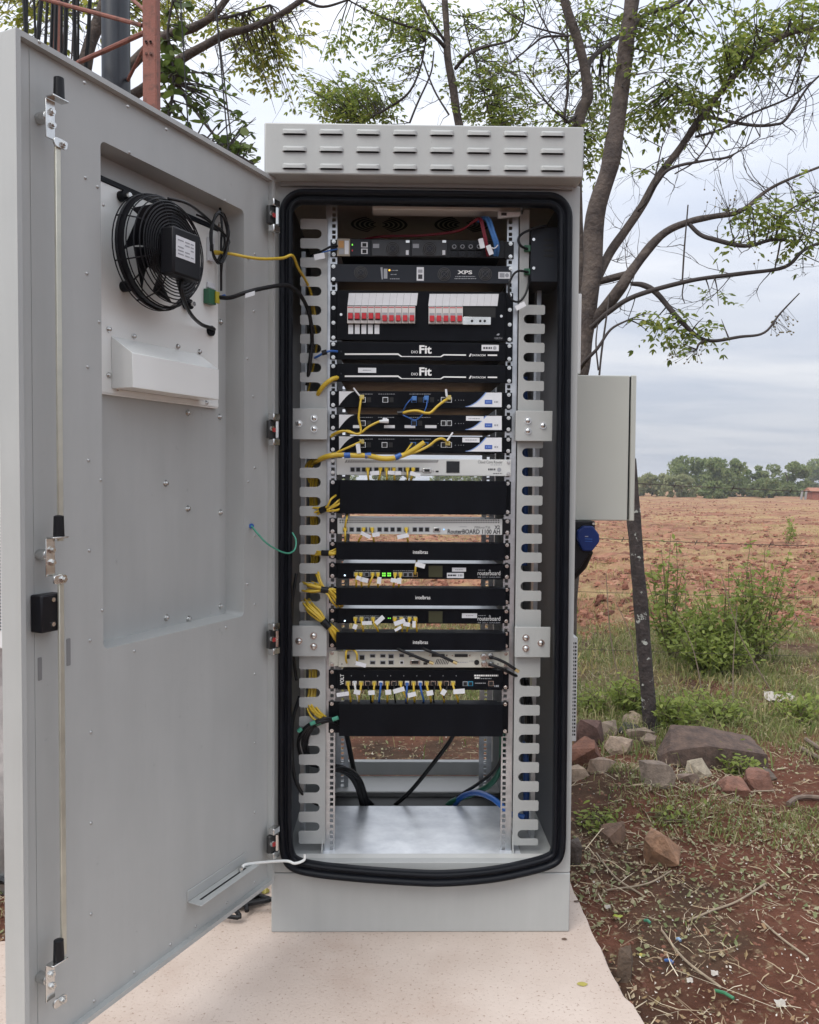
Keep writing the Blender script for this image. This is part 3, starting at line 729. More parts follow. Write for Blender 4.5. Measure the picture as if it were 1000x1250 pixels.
# door stay: slotted bracket and bent rod
a = dor(229, 1115, -0.03); b = dor(301, 1068, -0.03)
s0 = dor(228, 1106, YP); s1 = dor(287, 1062, YP)
zst = dor(260, 1092, -0.02).z
bx0_, bx1_ = s0.x, dor(300, 1070, YP).x
dpart('stay_bracket', MB().box(bx0_, bx1_, YP-0.0025, YP-0.0003, zst-0.002, zst+0.022).box(bx0_, bx1_, YP-0.040, YP-0.0026, zst-0.0045, zst-0.002), M_GREY, bevel=0.001)
dpart('stay_slot', MB().prism([(0, 0), (1, 0), (1, 1), (0, 1)], 0, 1), M_PORT) if False else None
dpart('stay_groove', MB().box(bx0_+0.02, bx1_-0.03, YP-0.024, YP-0.019, zst-0.0019, zst-0.0014), M_PORT)
sp = [Vector((bx1_-0.045, YP-0.021, zst+0.004)), Vector((bx1_-0.02, YP-0.021, zst+0.004))]
I_ = DOOR.inverted() @ CAB
e1 = I_ @ cab(347, 1051, -0.045); e2 = I_ @ cab(360, 1054, -0.040); e3 = I_ @ cab(371, 1050, -0.030); e4 = I_ @ cab(372, 1043, -0.028)
dpart('stay_rod', MB().tube(spline([sp[0], sp[1], e1, e2, e3, e4], 5), 0.0035, n=8), M_WHITEP)
dpart('stay_screw', MB().cyl((bx1_-0.05, YP-0.021, zst-0.001), (bx1_-0.05, YP-0.021, zst+0.008), 0.006, n=8), M_ZINC)

# ================================================================== FAN on the door
yf = YW - 0.085
fc = dor(206, 307, yf)
FR = 0.114
F = Thing('cooling_fan', 'black axial fan with round wire guard and terminal box, bolted to the open door', 'fan', (fc.x, YW, fc.z-FR), DOOR)
mb = MB()
def ringpts(r, y, n=44): return [(fc.x + r*math.cos(2*math.pi*i/n), y, fc.z + r*math.sin(2*math.pi*i/n)) for i in range(n)]
prof_g = []
for k in range(13):
    s = k / 12; r = 0.040 + (FR-0.040)*s; y = yf - 0.016 + 0.045*max(0, (s-0.62)/0.38)**2
    prof_g.append((r, y)); mb.tube(ringpts(r, y), 0.0014, n=5, closed=True)
for y in (yf+0.032, yf+0.040): mb.tube(ringpts(FR, y), 0.0013, n=4, closed=True)
for a in (20, 65, 110, 155, 200, 245, 290, 335):
    c, s_ = math.cos(R(a)), math.sin(R(a))
    mb.tube([(fc.x + r*c, y + 0.0015, fc.z + r*s_) for r, y in prof_g] + [(fc.x+FR*c, yf+0.040, fc.z+FR*s_)], 0.0016, n=5)
F.part('wire_guard', mb, M_PLASTIC)
F.part('motor', MB().cyl((fc.x, yf+0.03, fc.z), (fc.x, yf-0.022, fc.z), 0.042, 0.040, n=28), M_PLASTIC, bevel=0.003)
# blades behind the guard
for k in range(7):
    a0 = 2*math.pi*k/7; vs_ = []
    for i in range(5):
        r = 0.042 + (FR-0.010-0.042)*i/4; sw = 0.18*i/4
        for sgn in (-1, 1):
            a = a0 + sw + sgn*0.47*(0.75+0.25*i/4); vs_.append((fc.x+r*math.cos(a), yf+0.012+sgn*0.014, fc.z+r*math.sin(a)))
    F.part('blade', MB().add(vs_, [(2*i, 2*i+1, 2*i+3, 2*i+2) for i in range(4)]), M_PLASTIC)
F.part('orifice_ring', MB().ring(*[[(fc.x+r*math.cos(2*math.pi*i/40), fc.z+r*math.sin(2*math.pi*i/40)) for i in range(40)] for r in (FR-0.002, FR-0.006)], yf+0.016, yf+0.036), M_PLASTIC)
tb0 = dor(214, 300, yf-0.05).x; tb1 = dor(241, 300, yf-0.05).x
tz1 = dor(226, 282, yf-0.05).z; tz0 = dor(226, 339, yf-0.05).z
tbx = F.part('terminal_box', MB().box(tb0-0.012, tb1+0.004, yf-0.056, yf-0.0225, tz0, tz1), M_PLASTIC, bevel=0.004)
l0 = dor(215, 292, yf-.0565); l1 = dor(238, 318, yf-.0565)
lb = F.part('rating_label', MB().box(l0.x, l1.x, yf-0.0570, yf-0.0562, dor(226, 317, yf-.0565).z, dor(226, 291, yf-.0565).z), M_LABEL, tbx)
lz0, lz1 = dor(226, 317, yf-.0565).z, dor(226, 291, yf-.0565).z
for i in range(5):
    z = lz1 - (lz1-lz0)*(0.18+0.16*i); w_ = (l1.x-l0.x)
    for j, (a, b) in enumerate(((.08, .38), (.46, .70), (.76, .92))):
        if (i*3+j) % 4 == 3: continue
        F.part('label_print', MB().box(l0.x+w_*a, l0.x+w_*b, yf-.0574, yf-.0571, z-.0012, z+.0012), M_PRINTG, tbx)
for (a, b) in ((147, 240), (150, 350), (226, 372)):
    p = dor(a, b, YW)
    ft = F.part('mounting_foot', MB().cyl((p.x, YW-0.0005, p.z), (p.x, YW-0.016, p.z), 0.011, n=14), M_RUBBER)
    F.part('foot_nut', MB().cyl((p.x, YW-0.0162, p.z), (p.x, YW-0.026, p.z), 0.0055, n=6), M_ZINC, ft)
    dv = Vector((fc.x-p.x, 0, fc.z-p.z)).normalized()*0.03
    F.part('guard_arm', MB().tube(spline([(p.x, YW-0.020, p.z), (p.x+dv.x*.5, YW-0.022, p.z+dv.z*.5), (p.x+dv.x*1.6, yf+0.04, p.z+dv.z*1.6)], 4), 0.0020, n=6), M_PLASTIC, ft)
g = dor(256, 404, YW)
F.part('supply_lead', MB().tube(spline([dor(222, 338, yf-.03), dor(222, 358, yf-.03), dor(232, 382, yf), dor(246, 396, YW-.03), Vector((g.x, YW-.012, g.z+.004)), Vector((g.x, YW-.001, g.z))], 6), 0.0042, n=8), M_CABK)
F.part('cable_gland', MB().cyl((g.x, YW-0.0006, g.z), (g.x, YW-0.007, g.z), 0.012, n=16), M_RUBBER)

# sockets on the fan plate, and the leads plugged into them
def dbox(t, name, x0, y0, x1, y1, ya, yb, ma, par=None, bevel=0.0008):
    a = dor((x0+x1)/2, y0, ya); b = dor((x0+x1)/2, y1, ya); xa = dor(x0, (y0+y1)/2, ya).x; xb = dor(x1, (y0+y1)/2, ya).x
    return t.part(name, MB().box(xa, xb, ya, yb, b.z, a.z), ma, par, bevel=bevel)
p = dor(257, 300, YW-.002)
S = Thing('network_socket', 'small white network socket on the door plate, yellow cable plugged in', 'socket', p, DOOR)
dbox(S, 'socket_body', 255.5, 290, 262.5, 319, YW-.008, YW-.0007, M_LABEL); dbox(S, 'socket_hole', 256.5, 297, 261, 307, YW-.0095, YW-.0082, M_PORT)
p = dor(257, 360, YW-.002)
S = Thing('terminal_connector', 'green screw terminal connector on the door plate with black lead', 'connector', p, DOOR)
dbox(S, 'terminal_body', 255, 353, 264, 371, YW-.016, YW-.0007, M_GREENC); dbox(S, 'socket_plate', 254.5, 345, 263, 352, YW-.006, YW-.0007, M_LABEL)
dbox(S, 'screw_row', 264.5, 356, 268.5, 370, YW-.022, YW-.0165, mat('yellow_green_clamp', (0.45, 0.38, 0.03), .4))

def DC(px_, py_, y=YW-.02): return CAB.inverted() @ (DOOR @ dor(px_, py_, y))
def cable(name, label, pts, r, ma, group=None, k=6, n=8, extra=None, cat='cable'):
    """pts: (px, py, depth in the cabinet) or ready cabinet-space vectors"""
    P = [p if isinstance(p, Vector) else cab(*p) for p in pts]
    path = spline(P, k); mbx = MB().tube(path, r, n=n)
    if not extra: return single(name, label, cat, mbx, ma, CAB, origin=tuple(path[0]), group=group, smooth=60)
    t = Thing(name, label, cat, path[0], CAB, group); t.part('sheath', mbx, ma, smooth=60); extra(t, path); return t
# yellow lead from the socket into the rack, black lead from the green terminal
cable('patch_cable', 'yellow network lead running from the door socket across to the rack', [DC(262, 308, YW-.012), DC(283, 310, YW-.05), DC(303, 314, -.02), DC(322, 316, -.03), (345, 315, -.075), (357, 312, -.05), (364, 327, .0), (372, 340, .05), (379, 355, .09), (383, 375, .10), (387, 395, .10)], 0.0035, M_YEL, extra=lambda t, P: t.part('plug', MB().cyl(P[0], P[2], .0055, n=8), M_YEL))
def tagflag(t, P, i=10, w=.022, h=.010): 
    p = P[i]; t.part('label_flag', MB().add([(p.x, p.y-.005, p.z-.004), (p.x+w, p.y-.006, p.z-.004+.007), (p.x+w, p.y-.006, p.z-.004+.007-h), (p.x, p.y-.005, p.z-.004-h), (p.x, p.y-.0045, p.z-.004), (p.x+w, p.y-.0055, p.z+.003), (p.x+w, p.y-.0055, p.z+.003-h), (p.x, p.y-.0045, p.z-.004-h)], [(0,3,2,1), (4,5,6,7), (0,1,5,4), (1,2,6,5), (2,3,7,6), (3,0,4,7)]), M_LABEL)
def black_lead_extra(t, P):
    t.part('core', MB().tube(spline([P[0], P[0]+Vector((.012, -.002, .005)), P[3]], 4), .0022), M_CABB)
    tagflag(t, P, 12)
cable('power_lead', 'black sheathed lead from the green terminal across into the rack', [DC(268, 363, YW-.02), DC(282, 363, YW-.045), DC(300, 357, -.02), DC(320, 352, -.03), (345, 348, -.085), (356, 351, -.06), (368, 362, -.02), (378, 385, .03), (381, 415, .06), (378, 445, .065), (375, 470, .09)], 0.0052, M_CABK, extra=black_lead_extra)
# coil of spare lead hung beside the fan
cp = []
for i in range(70):
    a = 2*math.pi*i/23; c = dor(268 + 10.5*math.cos(a)*(1+.1*math.sin(i*.4)), 290 + 30*math.sin(a) + 2*math.sin(i*.9), YW-.03-.0004*i); cp.append(DOOR @ c)
cp = [CAB.inverted() @ v for v in cp]
cable('spare_lead', 'loose coil of black lead hanging beside the fan on the door', [DC(240, 262, YW-.03), DC(252, 268, YW-.035)] + cp + [DC(271, 320, YW-.03), DC(270, 352, YW-.02)], 0.0026, M_CABK, k=2, n=6)
cable('spare_lead', 'straight black lead dropping from the top of the sunken window', [DC(268.5, 252, YW-.005), DC(271, 275, YW-.01), DC(270, 300, YW-.012), DC(270, 355, YW-.012)], 0.0030, M_CABK, k=4)
cable('spare_lead', 'black lead arching over the top right of the fan guard', [DC(205, 242, yf-.02), DC(228, 248, yf-.03), DC(248, 262, YW-.04), DC(262, 275, YW-.03), DC(272, 283, YW-.02), DC(274, 300, YW-.02), DC(266, 318, YW-.03)], 0.0030, M_CABK, k=5)
def earth_extra(t, P):
    t.part('ring_terminal', MB().cyl(P[0]+Vector((0, -.002, 0)), P[0]+Vector((0, .004, 0)), .006, n=10), M_CABB)
cable('earth_wire', 'thin green and yellow earth wire looping from door to cabinet frame', [DC(307, 642, YP-.004), DC(315, 652, YP-.03), DC(328, 665, -.03), (348, 675, -.07), (359, 672, -.035), (361.5, 660, -.02), (357, 650, -.012)], 0.0022, mat('green_wire', (0.06, 0.30, 0.20), .4), extra=earth_extra)

# ================================================================== RACK DEVICES
YF = 0.072      # face plane of the rack devices
def text_mesh(s, w=None, h=None, shear=0.0, bold=0.0):
    cu = bpy.data.curves.new('t', 'FONT'); cu.body = s; cu.shear = shear; cu.offset = bold; cu.resolution_u = 3
    ob = bpy.data.objects.new('t', cu); COL.objects.link(ob)
    me = bpy.data.meshes.new_from_object(ob.evaluated_get(bpy.context.evaluated_depsgraph_get()))
    vs = [tuple(v.co) for v in me.vertices]; fs = [tuple(p.vertices) for p in me.polygons]
    bpy.data.objects.remove(ob); bpy.data.curves.remove(cu); bpy.data.meshes.remove(me)
    a = np.array(vs); mn = a.min(0); mx = a.max(0); sx = w/(mx[0]-mn[0]) if w else None; sy = h/(mx[1]-mn[1]) if h else None
    sx = sx or sy; sy = sy or sx
    return [((v[0]-(mn[0]+mx[0])/2)*sx, (v[1]-(mn[1]+mx[1])/2)*sy) for v in vs], fs
class Dev(Thing):
    def __init__(s, name, label, cat, x0, y0, x1, y1, depth, ma, ears=True, earm=None, ref=450, proud=0.0, screws=2, bevel=0.001, bodym=None, faceh=True, inset=0.0):
        s.z1 = cab(ref, y0, YF).z; s.z0 = cab(ref, y1, YF).z; zm = (y0+y1)/2
        s.x0 = cab(x0, zm, YF).x; s.x1 = cab(x1, zm, YF).x; s.yf = YF - proud
        super().__init__(name, label, cat, ((s.x0+s.x1)/2, YF, s.z0), CAB)
        s.face = s.part('front_panel', MB().box(s.x0, s.x1, s.yf, s.yf+0.006, s.z0, s.z1), ma, bevel=bevel)
        bi = 0.012+inset
        if depth: s.part('chassis', MB().box(s.x0+bi, s.x1-bi, s.yf+0.0062, s.yf+depth, s.z0+0.0012, s.z1-0.0012), bodym or ma)
        if ears:
            for xa, xb, xs in ((RXC-0.2413, s.x0-0.0003, RXL), (s.x1+0.0003, RXC+0.2413, RXR)):
                if xb - xa < 0.004: continue
                s.part('ear', MB().box(xa, xb, YR-0.0016, YR+0.0024, s.z0+0.001, s.z1-0.001), earm or ma, bevel=0.0006)
        if screws:
            for xs in (RXL, RXR):
                for zz_ in ([s.z0+0.0065, s.z1-0.0065] if screws == 2 else [s.z0+0.0065+(s.z1-s.z0-0.013)*i/(screws-1) for i in range(screws)]):
                    yb = min(YR-0.0017, YR-0.0017 if (xs < s.x0 or xs > s.x1) else s.yf-0.0002)
                    s.part('screw', MB().cyl((xs, yb, zz_), (xs, yb-0.0012, zz_), 0.0052, n=10).cyl((xs, yb-.0012, zz_), (xs, yb-0.0035, zz_), 0.0036, 0.003, n=8), M_ZINC)
    def b(s, name, x0, y0, x1, y1, ya, yb, ma, par=None, bevel=0.0, ref=None):
        cxp = ref or (x0+x1)/2; cyp = (y0+y1)/2
        return s.part(name, MB().box(cab(x0, cyp, YF).x, cab(x1, cyp, YF).x, s.yf+ya, s.yf+yb, cab(cxp, y1, YF).z, cab(cxp, y0, YF).z), ma, par, bevel=bevel)
    def poly(s, name, pts, ya, yb, ma, par=None):
        q = [cab(x, y, YF) for x, y in pts]; q = [(v.x, v.z) for v in q]
        A = sum(q[i][0]*q[(i+1) % len(q)][1]-q[(i+1) % len(q)][0]*q[i][1] for i in range(len(q)))
        if A < 0: q = q[::-1]
        return s.part(name, MB().prism(q, s.yf+ya, s.yf+yb), ma, par, smooth=0)
    def text(s, txt, x, y, w, h, ma, par=None, shear=0.0, bold=0.0, rot=0, lift=0.0004):
        c = cab(x, y, YF); k = abs(cab(x+10, y, YF).x - c.x)/10
        vs, fs = text_mesh(txt, w*k if w else None, h*k if h else None, shear, bold)
        if rot: vs = [(-b, a) for a, b in vs]
        s.part('lettering', MB().add([(c.x+a, s.yf-lift, c.z+b) for a, b in vs], fs), ma, par or s.face, smooth=0)
    def port(s, x, y, w=5.6, h=5.4, frame=M_ZINC, led=None, name='port'):
        o = s.b(name, x-w/2, y-h/2, x+w/2, y+h/2, -0.0007, 0.0, frame)
        s.b('port_hole', x-w/2+.8, y-h/2+.9, x+w/2-.8, y+h/2-.5, -0.0011, -0.0008, M_PORT, o)
        return o
    def disc(s, name, x, y, r, ya, yb, ma, par=None, n=24):
        c = cab(x, y, YF); k = abs(cab(x+10, y, YF).x-c.x)/10
        return s.part(name, MB().cyl((c.x, s.yf+yb, c.z), (c.x, s.yf+ya, c.z), r*k, n=n), ma, par)
    def fan(s, x, y, r, ma=M_PLASTIC):
        f = s.disc('fan_hole', x, y, r, -0.0006, 0.0, M_PORT)
        c = cab(x, y, YF); k = abs(cab(x+10, y, YF).x-c.x)/10
        mbf = MB()
        for q in (0.95, 0.72, 0.48):
            mbf.tube([(c.x+r*k*q*math.cos(2*math.pi*i/20), s.yf-0.0012, c.z+r*k*q*math.sin(2*math.pi*i/20)) for i in range(20)], 0.0007, n=4, closed=True)
        for a in (45, 135): mbf.tube([(c.x+r*k*math.cos(R(a)), s.yf-.0012, c.z+r*k*math.sin(R(a))), (c.x-r*k*math.cos(R(a)), s.yf-.0012, c.z-r*k*math.sin(R(a)))], 0.0007, n=4)
        s.part('finger_guard', mbf, mat('guard_grey', (0.06, 0.06, 0.065), 0.4), f)
        s.disc('fan_hub', x, y, r*0.4, -0.0010, -0.0006, M_DGREY, f)
    def dashes(s, x0, x1, y, h, ma, seed=0, gap=0.3):
        """illegible small print: a row of short bars"""
        rd = random.Random(seed); x = x0; mbd = MB()
        while x < x1:
            w = rd.uniform(0.8, 2.6); cc = cab(x, y, YF); c2 = cab(min(x+w, x1), y, YF); k = h*abs(cab(x+10, y, YF).x-cc.x)/10/2
            mbd.box(cc.x, c2.x, s.yf-0.0004, s.yf-0.0001, cc.z-k, cc.z+k); x += w + rd.uniform(.3, .9)
        o = s.part('small_print', mbd, ma, s.face); o['kind'] = 'stuff'

# ---- rectifier shelf
D = Dev('rectifier_shelf', 'black power rectifier shelf with two fan modules at the top of the rack', 'rack device', 411, 291.5, 616, 313.3, 0.35, M_PLASTIC, earm=M_PLASTIC)
c_ = D.b('controller', 411.5, 291.8, 427.5, 313.2, -0.006, -0.0002, mat('controller_beige', (0.30, 0.26, 0.20), .4), bevel=.0008)
D.b('controller_display', 413.5, 294.5, 420, 303, -0.0068, -0.0061, mat('amber_display', (0.45, 0.22, 0.05), .3), c_)
D.b('controller_keys', 421, 294.5, 426, 311, -0.0068, -0.0061, M_LABEL, c_); D.b('controller_label', 414, 305, 420, 311, -0.0068, -0.0061, M_PRINTG, c_)
c_ = D.b('network_module', 428.5, 292.5, 452, 312.5, -0.002, -0.0002, M_DGREY, bevel=.0006)
D.b('indicator', 429.5, 298, 431, 300, -.0026, -.0021, M_LEDG, c_); D.b('indicator', 429.5, 305, 431, 307, -.0026, -.0021, M_RED, c_)
for y in (299, 307): D.b('port', 441, y-3.2, 449, y+3.2, -.0032, -.0021, M_LABEL, c_); D.b('port_hole', 442.5, y-2.0, 447.5, y+2.4, -.0036, -.0033, M_PORT, c_)
for x0, x1, cx in ((454, 501, 479.5), (502.5, 545.5, 524.5)):
    c_ = D.b('rectifier_module', x0, 293.3, x1, 312.8, -0.003, -0.0002, mat('rectifier_black', (0.02, 0.021, 0.024), .45), bevel=.0008)
    D.yf -= .003; D.fan(cx, 304, 9.0); D.yf += .003
    D.b('handle', x1-5.5, 294, x1-1, 297, -.006, -.0031, M_ZINC, c_); D.b('latch', x1-5.5, 306, x1-2, 311.5, -.005, -.0031, M_LABEL, c_)
    D.b('rating_label', x0+1.5, 298, x0+9, 303, -.0036, -.0031, M_PRINTG, c_)
for i in range(4):
    x = 554.5 + i*10
    for y in (302, 310.5):
        c_ = D.b('breaker', x-4.2, y-3.8, x+4.2, y+3.8, -0.004, -0.0002, M_PLASTIC, bevel=.0006)
        D.disc('breaker_ring', x, y-0.5, 2.6, -.0052, -.0041, M_PRINTG if y < 305 else M_DGREY, c_, n=12); D.disc('breaker_button', x, y-.5, 1.7, -.0062, -.0053, M_PLASTIC, c_, n=10)
# ---- power supply unit
D = Dev('power_supply', 'dark grey one unit power supply lettered XPS with three small fan holes', 'rack device', 403.5, 322.7, 624, 344.2, 0.30, M_DGREY, ears=False, screws=2)
D.fan(440.5, 332.8, 8.3); D.fan(542.5, 334.8, 8.3); D.fan(592.5, 334.5, 8.3)
D.text('XPS', 567.5, 332.3, 18, 4.6, M_PRINT, bold=0.03); D.dashes(556, 580, 337.5, .9, M_PRINTG, 3); D.dashes(555, 582, 340, .9, M_PRINTG, 4)
D.b('sticker', 508.8, 326, 517.5, 342.6, -.0005, -.0001, M_LABEL); D.b('sticker_code', 510.5, 329, 515.8, 333, -.0008, -.0006, M_PRINTG); D.b('sticker_code', 510.5, 335, 515.8, 340.5, -.0008, -.0006, M_PRINTD)
D.b('sticker', 608.5, 332, 623, 340.2, -.0005, -.0001, M_LABEL); D.b('sticker_code', 610, 333.5, 616, 338.7, -.0008, -.0006, M_PRINTG); D.disc('sticker_seal', 619, 336, 2.4, -.0008, -.0006, M_PRINTG, n=12)
D.poly('graphic', [(464.5, 326.5), (467, 326), (467.5, 341), (466, 341)], -.0004, -.0001, M_PRINTG); D.b('graphic', 468.5, 328, 473, 340, -.0004, -.0001, M_PRINTG)
D.disc('indicator', 475.5, 329.8, 1.1, -.0012, 0, mat('led_amber', (.6, .3, .02), .4, emit=((1, .5, .05), 1.2)), n=10); D.dashes(478, 486, 330, 1.0, M_PRINTG, 8); D.dashes(477, 484, 335, .9, M_PRINTG, 9); D.dashes(476, 488, 340.3, .9, M_PRINTG, 10)
# ---- breaker panel
D = Dev('breaker_panel', 'tall black panel with rows of white and red miniature breakers', 'rack device', 411, 354.5, 617, 415, 0.12, M_BLACK, screws=4)
def flaps(x0, x1, y0, y1, n):
    w = (x1-x0)/n
    for i in range(n):
        a = x0+w*i
        D.poly('label_flap', [(a+1.6, y0), (a+w+1.4, y0), (a+w-.3, y1), (a-.1, y1)], -.003, -.0004, M_LABEL)
def brks(x0, x1, y0, y1, n, downs):
    w = (x1-x0)/n
    for i in range(n):
        a = x0+w*i
        o = D.b('breaker', a+.2, y0, a+w-.2, y1, -.010, -.0002, M_BRK, bevel=.0006)
        D.b('breaker_stripe', a+.6, y0+1, a+w-.6, y0+2, -.0104, -.0101, M_RED, o)
        D.b('toggle', a+1.4, y0+(9 if not downs[i] else 11.5), a+w-1.4, y0+(16 if not downs[i] else 18.5), -.017, -.0101, M_RED, o, bevel=.0008)
        D.b('toggle_slot', a+1.1, y0+8, a+w-1.1, y0+17.2, -.0105, -.0102, M_PRINTG if downs[i] else M_PRINTD, o)
flaps(424.5, 509, 358, 373, 10); brks(424, 507, 374.5, 395.3, 10, [0]*5+[1]*5)
flaps(523, 607.5, 359, 373.6, 10); brks(523, 565, 375, 395.8, 5, [1]*5)
D.b('window', 565.3, 375, 605, 387.2, -.0006, -.0001, M_PORT)
o = D.b('relay', 564.5, 387.4, 599, 397, -.008, -.0002, M_ZINC, bevel=.0006)
for x in (576, 586, 591.5): D.disc('relay_hole', x, 392.5, 1.6, -.0088, -.0081, M_PORT, o, n=10)
for i in range(5): D.b('paper_label', 425.3+i*8, 396.3, 431.2+i*8, 407.6, -.0006, -.0001, M_LABEL)
for x, y in ((416.5, 384), (612, 386)): D.disc('panel_screw', x, y, 1.7, -.002, 0, M_ZINC, n=10)
D.poly('emblem', [(606, 409), (608.2, 407), (610.4, 407.6), (608.5, 409.6)], -.0005, -.0001, M_PRINTG)
D.text('VERTIV', 608.5, 413, 10, 2.1, M_PRINTG)
# ---- two fibre panels
for k, (y0, y1, lab) in enumerate(((417, 439, 'upper'), (444, 466, 'lower'))):
    D = Dev('fibre_panel', f'black fibre distribution panel lettered DIO Fit, {lab} of the two', 'rack device', 411, y0, 617.5, y1, 0.25, M_BLACK)
    D.text('DIO', 506.3, y0+12.6, 8, 3.2, M_PRINT); D.text('Fit', 519.5, y0+9.6, 15, 10.2, M_PRINT, bold=.03)
    D.poly('stripe', [(421, y0+14.3), (486.3, y0+14.3), (487.5, y0+16.2), (421, y0+16.2)], -.0004, -.0001, M_PRINT)
    D.poly('stripe', [(486.4, y0+14.5), (490.8, y0+17.7), (537.5, y0+18.0), (541.5, y0+15.3), (569, y0+15.6), (569, y0+17.2), (542.3, y0+16.8), (538.5, y0+18.9), (489.5, y0+18.6), (485.4, y0+15.8)], -.00045, -.00015, M_PRINT)
    D.text('DATACOM', 584.5, y0+16.6, 17, 2.3, M_PRINT, shear=.2, bold=.02); D.poly('emblem', [(572.5, y0+18), (574.3, y0+14.6), (576, y0+15), (574, y0+18.4)], -.0004, -.0001, M_PRINT)
    D.b('stripe', 595.5, y0+15.7, 607, y0+17.4, -.0004, -.0001, M_PRINT)
    if k == 0: D.b('sticker', 588, 421, 609, 428.3, -.0006, -.0001, M_LABEL); D.dashes(590, 600, 424.6, 2.2, M_PRINTD, 5); D.yf -= .0006; D.dashes(590, 601, 424.8, 2.4, M_PRINTD, 6); D.yf += .0006; D.disc('sticker_seal', 604, 424.8, 2.2, -.0009, -.0007, M_PRINTG, n=12)
    else: D.b('sticker', 437.3, 449, 459.3, 455, -.0006, -.0001, M_LABEL); D.yf -= .0006; D.dashes(443, 453, 452, 1.3, M_PRINTG, 7); D.yf += .0006
    D.disc('panel_screw', 416.5, y0+12, 1.1, -.0015, 0, M_DGREY, n=8)
# ---- three black routers with white and blue corner panels
rt = [(477, 497.5, 'top', [(443, 2), (470.5, 1), (505.5, 3), (520, 3)]), (505.5, 525.5, 'middle', [(443, 2), (505.5, 3)]), (532, 552, 'bottom', [(443, 2), (469.5, 1), (504.5, 3), (519.5, 3)])]
for k, (y0, y1, lab, ports) in enumerate(rt):
    D = Dev('access_router', f'black router with white and blue corner panels, {lab} of the three', 'rack device', 413.6, y0, 613.3, y1, 0.24, M_BLACK, earm=M_BLACK, inset=0.0)
    h = y1-y0
    left = [(414, y0+.6), (433, y0+.8)] + [(414+19*(1-q/8), y0+.8+(h-3.2)*(q/8)**1.6) for q in range(1, 9)]
    D.poly('corner_panel', left, -.0006, -.0001, M_LABEL)
    rgt = [(612.6, y0+2.2), (594, y0+2.2)] + [(594-25*q/8, y0+2.4+(h-3.2)*(1-(1-q/8)**1.8)) for q in range(1, 9)] + [(612.6, y1-.6)]
    D.poly('corner_panel', rgt, -.0006, -.0001, M_LABEL)
    ed = [(594-25*q/8, y0+2.4+(h-3.2)*(1-(1-q/8)**1.8)) for q in range(0, 9)]
    D.poly('blue_edge', ed + [(x-1.2, y-.6) for x, y in ed[::-1]], -.0008, -.0004, mat('pale_blue', (.18, .28, .55), .5))
    D.b('badge', 591.8, y0+11.2, 601, y0+16.2, -.0012, -.0007, M_BLUE); D.yf -= .0012; D.dashes(593.2, 599.8, y0+13.7, 1.5, mat('pale_blue', (.18, .28, .55), .5), 15+k); D.yf += .0012
    D.yf -= .0006; D.dashes(603.5, 608, y0+13.6, 2.2, M_PRINTG, 18+k); D.yf += .0006; D.dashes(597, 609, y0+6, .8, mat('pale_print', (.5, .5, .52), .6), 20+k)
    for x, kind in ports:
        D.port(x, y0+11, 7, 6.6, M_ZINC if kind != 3 else mat('blue_port', (.05, .14, .35), .4))
        D.b('blank_port', x+5, y0+8, x+10, y0+14, -.0005, -.0001, M_PORT)
    for i in range(2): D.port(541.5+i*7, y0+11, 6.4, 6.6, M_ZINC)
    D.dashes(438, 455, y0+4, .6, M_PRINTG, 30+k); D.dashes(462, 482, y0+4, .6, M_PRINTG, 35+k); D.dashes(500, 526, y0+4, .6, M_PRINTG, 40+k)
    for x in (535, 535, 556, 560, 563, 566): D.disc('indicator', x, y0+11.5, .5, -.0008, 0, M_PRINTG, n=6)
    if k == 1: D.b('sticker', 569, 508, 590.5, 513.6, -.0009, -.0004, M_LABEL)
    if k == 2: D.b('sticker', 564.5, 534.2, 585.5, 540, -.0009, -.0004, M_LABEL)
    if k == 1:
        for a, b_ in ((431, 440), (469, 482), (494, 507), (519, 533)): D.b('paper_label', a, 519, b_, 522.5, -.0006, -.0001, M_LABEL)
    D.yf -= .0009
    if k: D.dashes(572+(-4 if k == 2 else 0), 586+(-4 if k == 2 else 0), (511 if k == 1 else 537), 1.1, M_PRINTG, 50+k)
    D.yf += .0009
# ---- white core router
D = Dev('core_router', 'light grey router lettered Cloud Core Router with dark square display', 'rack device', 411, 559.7, 624, 580, 0.30, M_SILVER, ears=False)
mbv = 0
for i in range(38):
    x = 421 + i*3.0; D.poly('vent_slit', [(x, 565), (x+1.3, 565), (x+3.3, 561.6), (x+2.0, 561.6)], -.0004, -.0001, M_PRINTD)
for i in range(12):
    x = 430.5 + i*6.9 + (1.5 if i > 3 else 0) + (1.5 if i > 7 else 0); D.port(x, 573, 6.2, 6.0, M_PRINTG)
D.b('serial_port', 516, 571.5, 526.5, 577, -.003, -.0001, M_ZINC, bevel=.001); D.b('serial_pins', 518, 572.7, 524.5, 576, -.0034, -.0031, M_PORT)
for x in (514, 528.5): D.disc('thumb_screw', x, 574.2, 1.0, -.003, 0, M_ZINC, n=8)
D.b('usb_port', 532, 574.5, 535.5, 576.5, -.0006, -.0001, M_PORT)
D.b('display', 545, 563, 561, 577, -.0015, -.0001, M_LCDK)
D.text('Cloud Core Router', 598.5, 564.0, 30, 3.4, M_PRINTD); D.dashes(599, 613, 567.5, .8, M_PRINTG, 60)
D.dashes(596, 605, 573, 2.3, M_PRINTD, 61); D.disc('seal', 609.5, 573.4, 2.6, -.0006, -.0001, M_PRINTG, n=14); D.dashes(602, 613, 578, .8, M_PRINTD, 62)
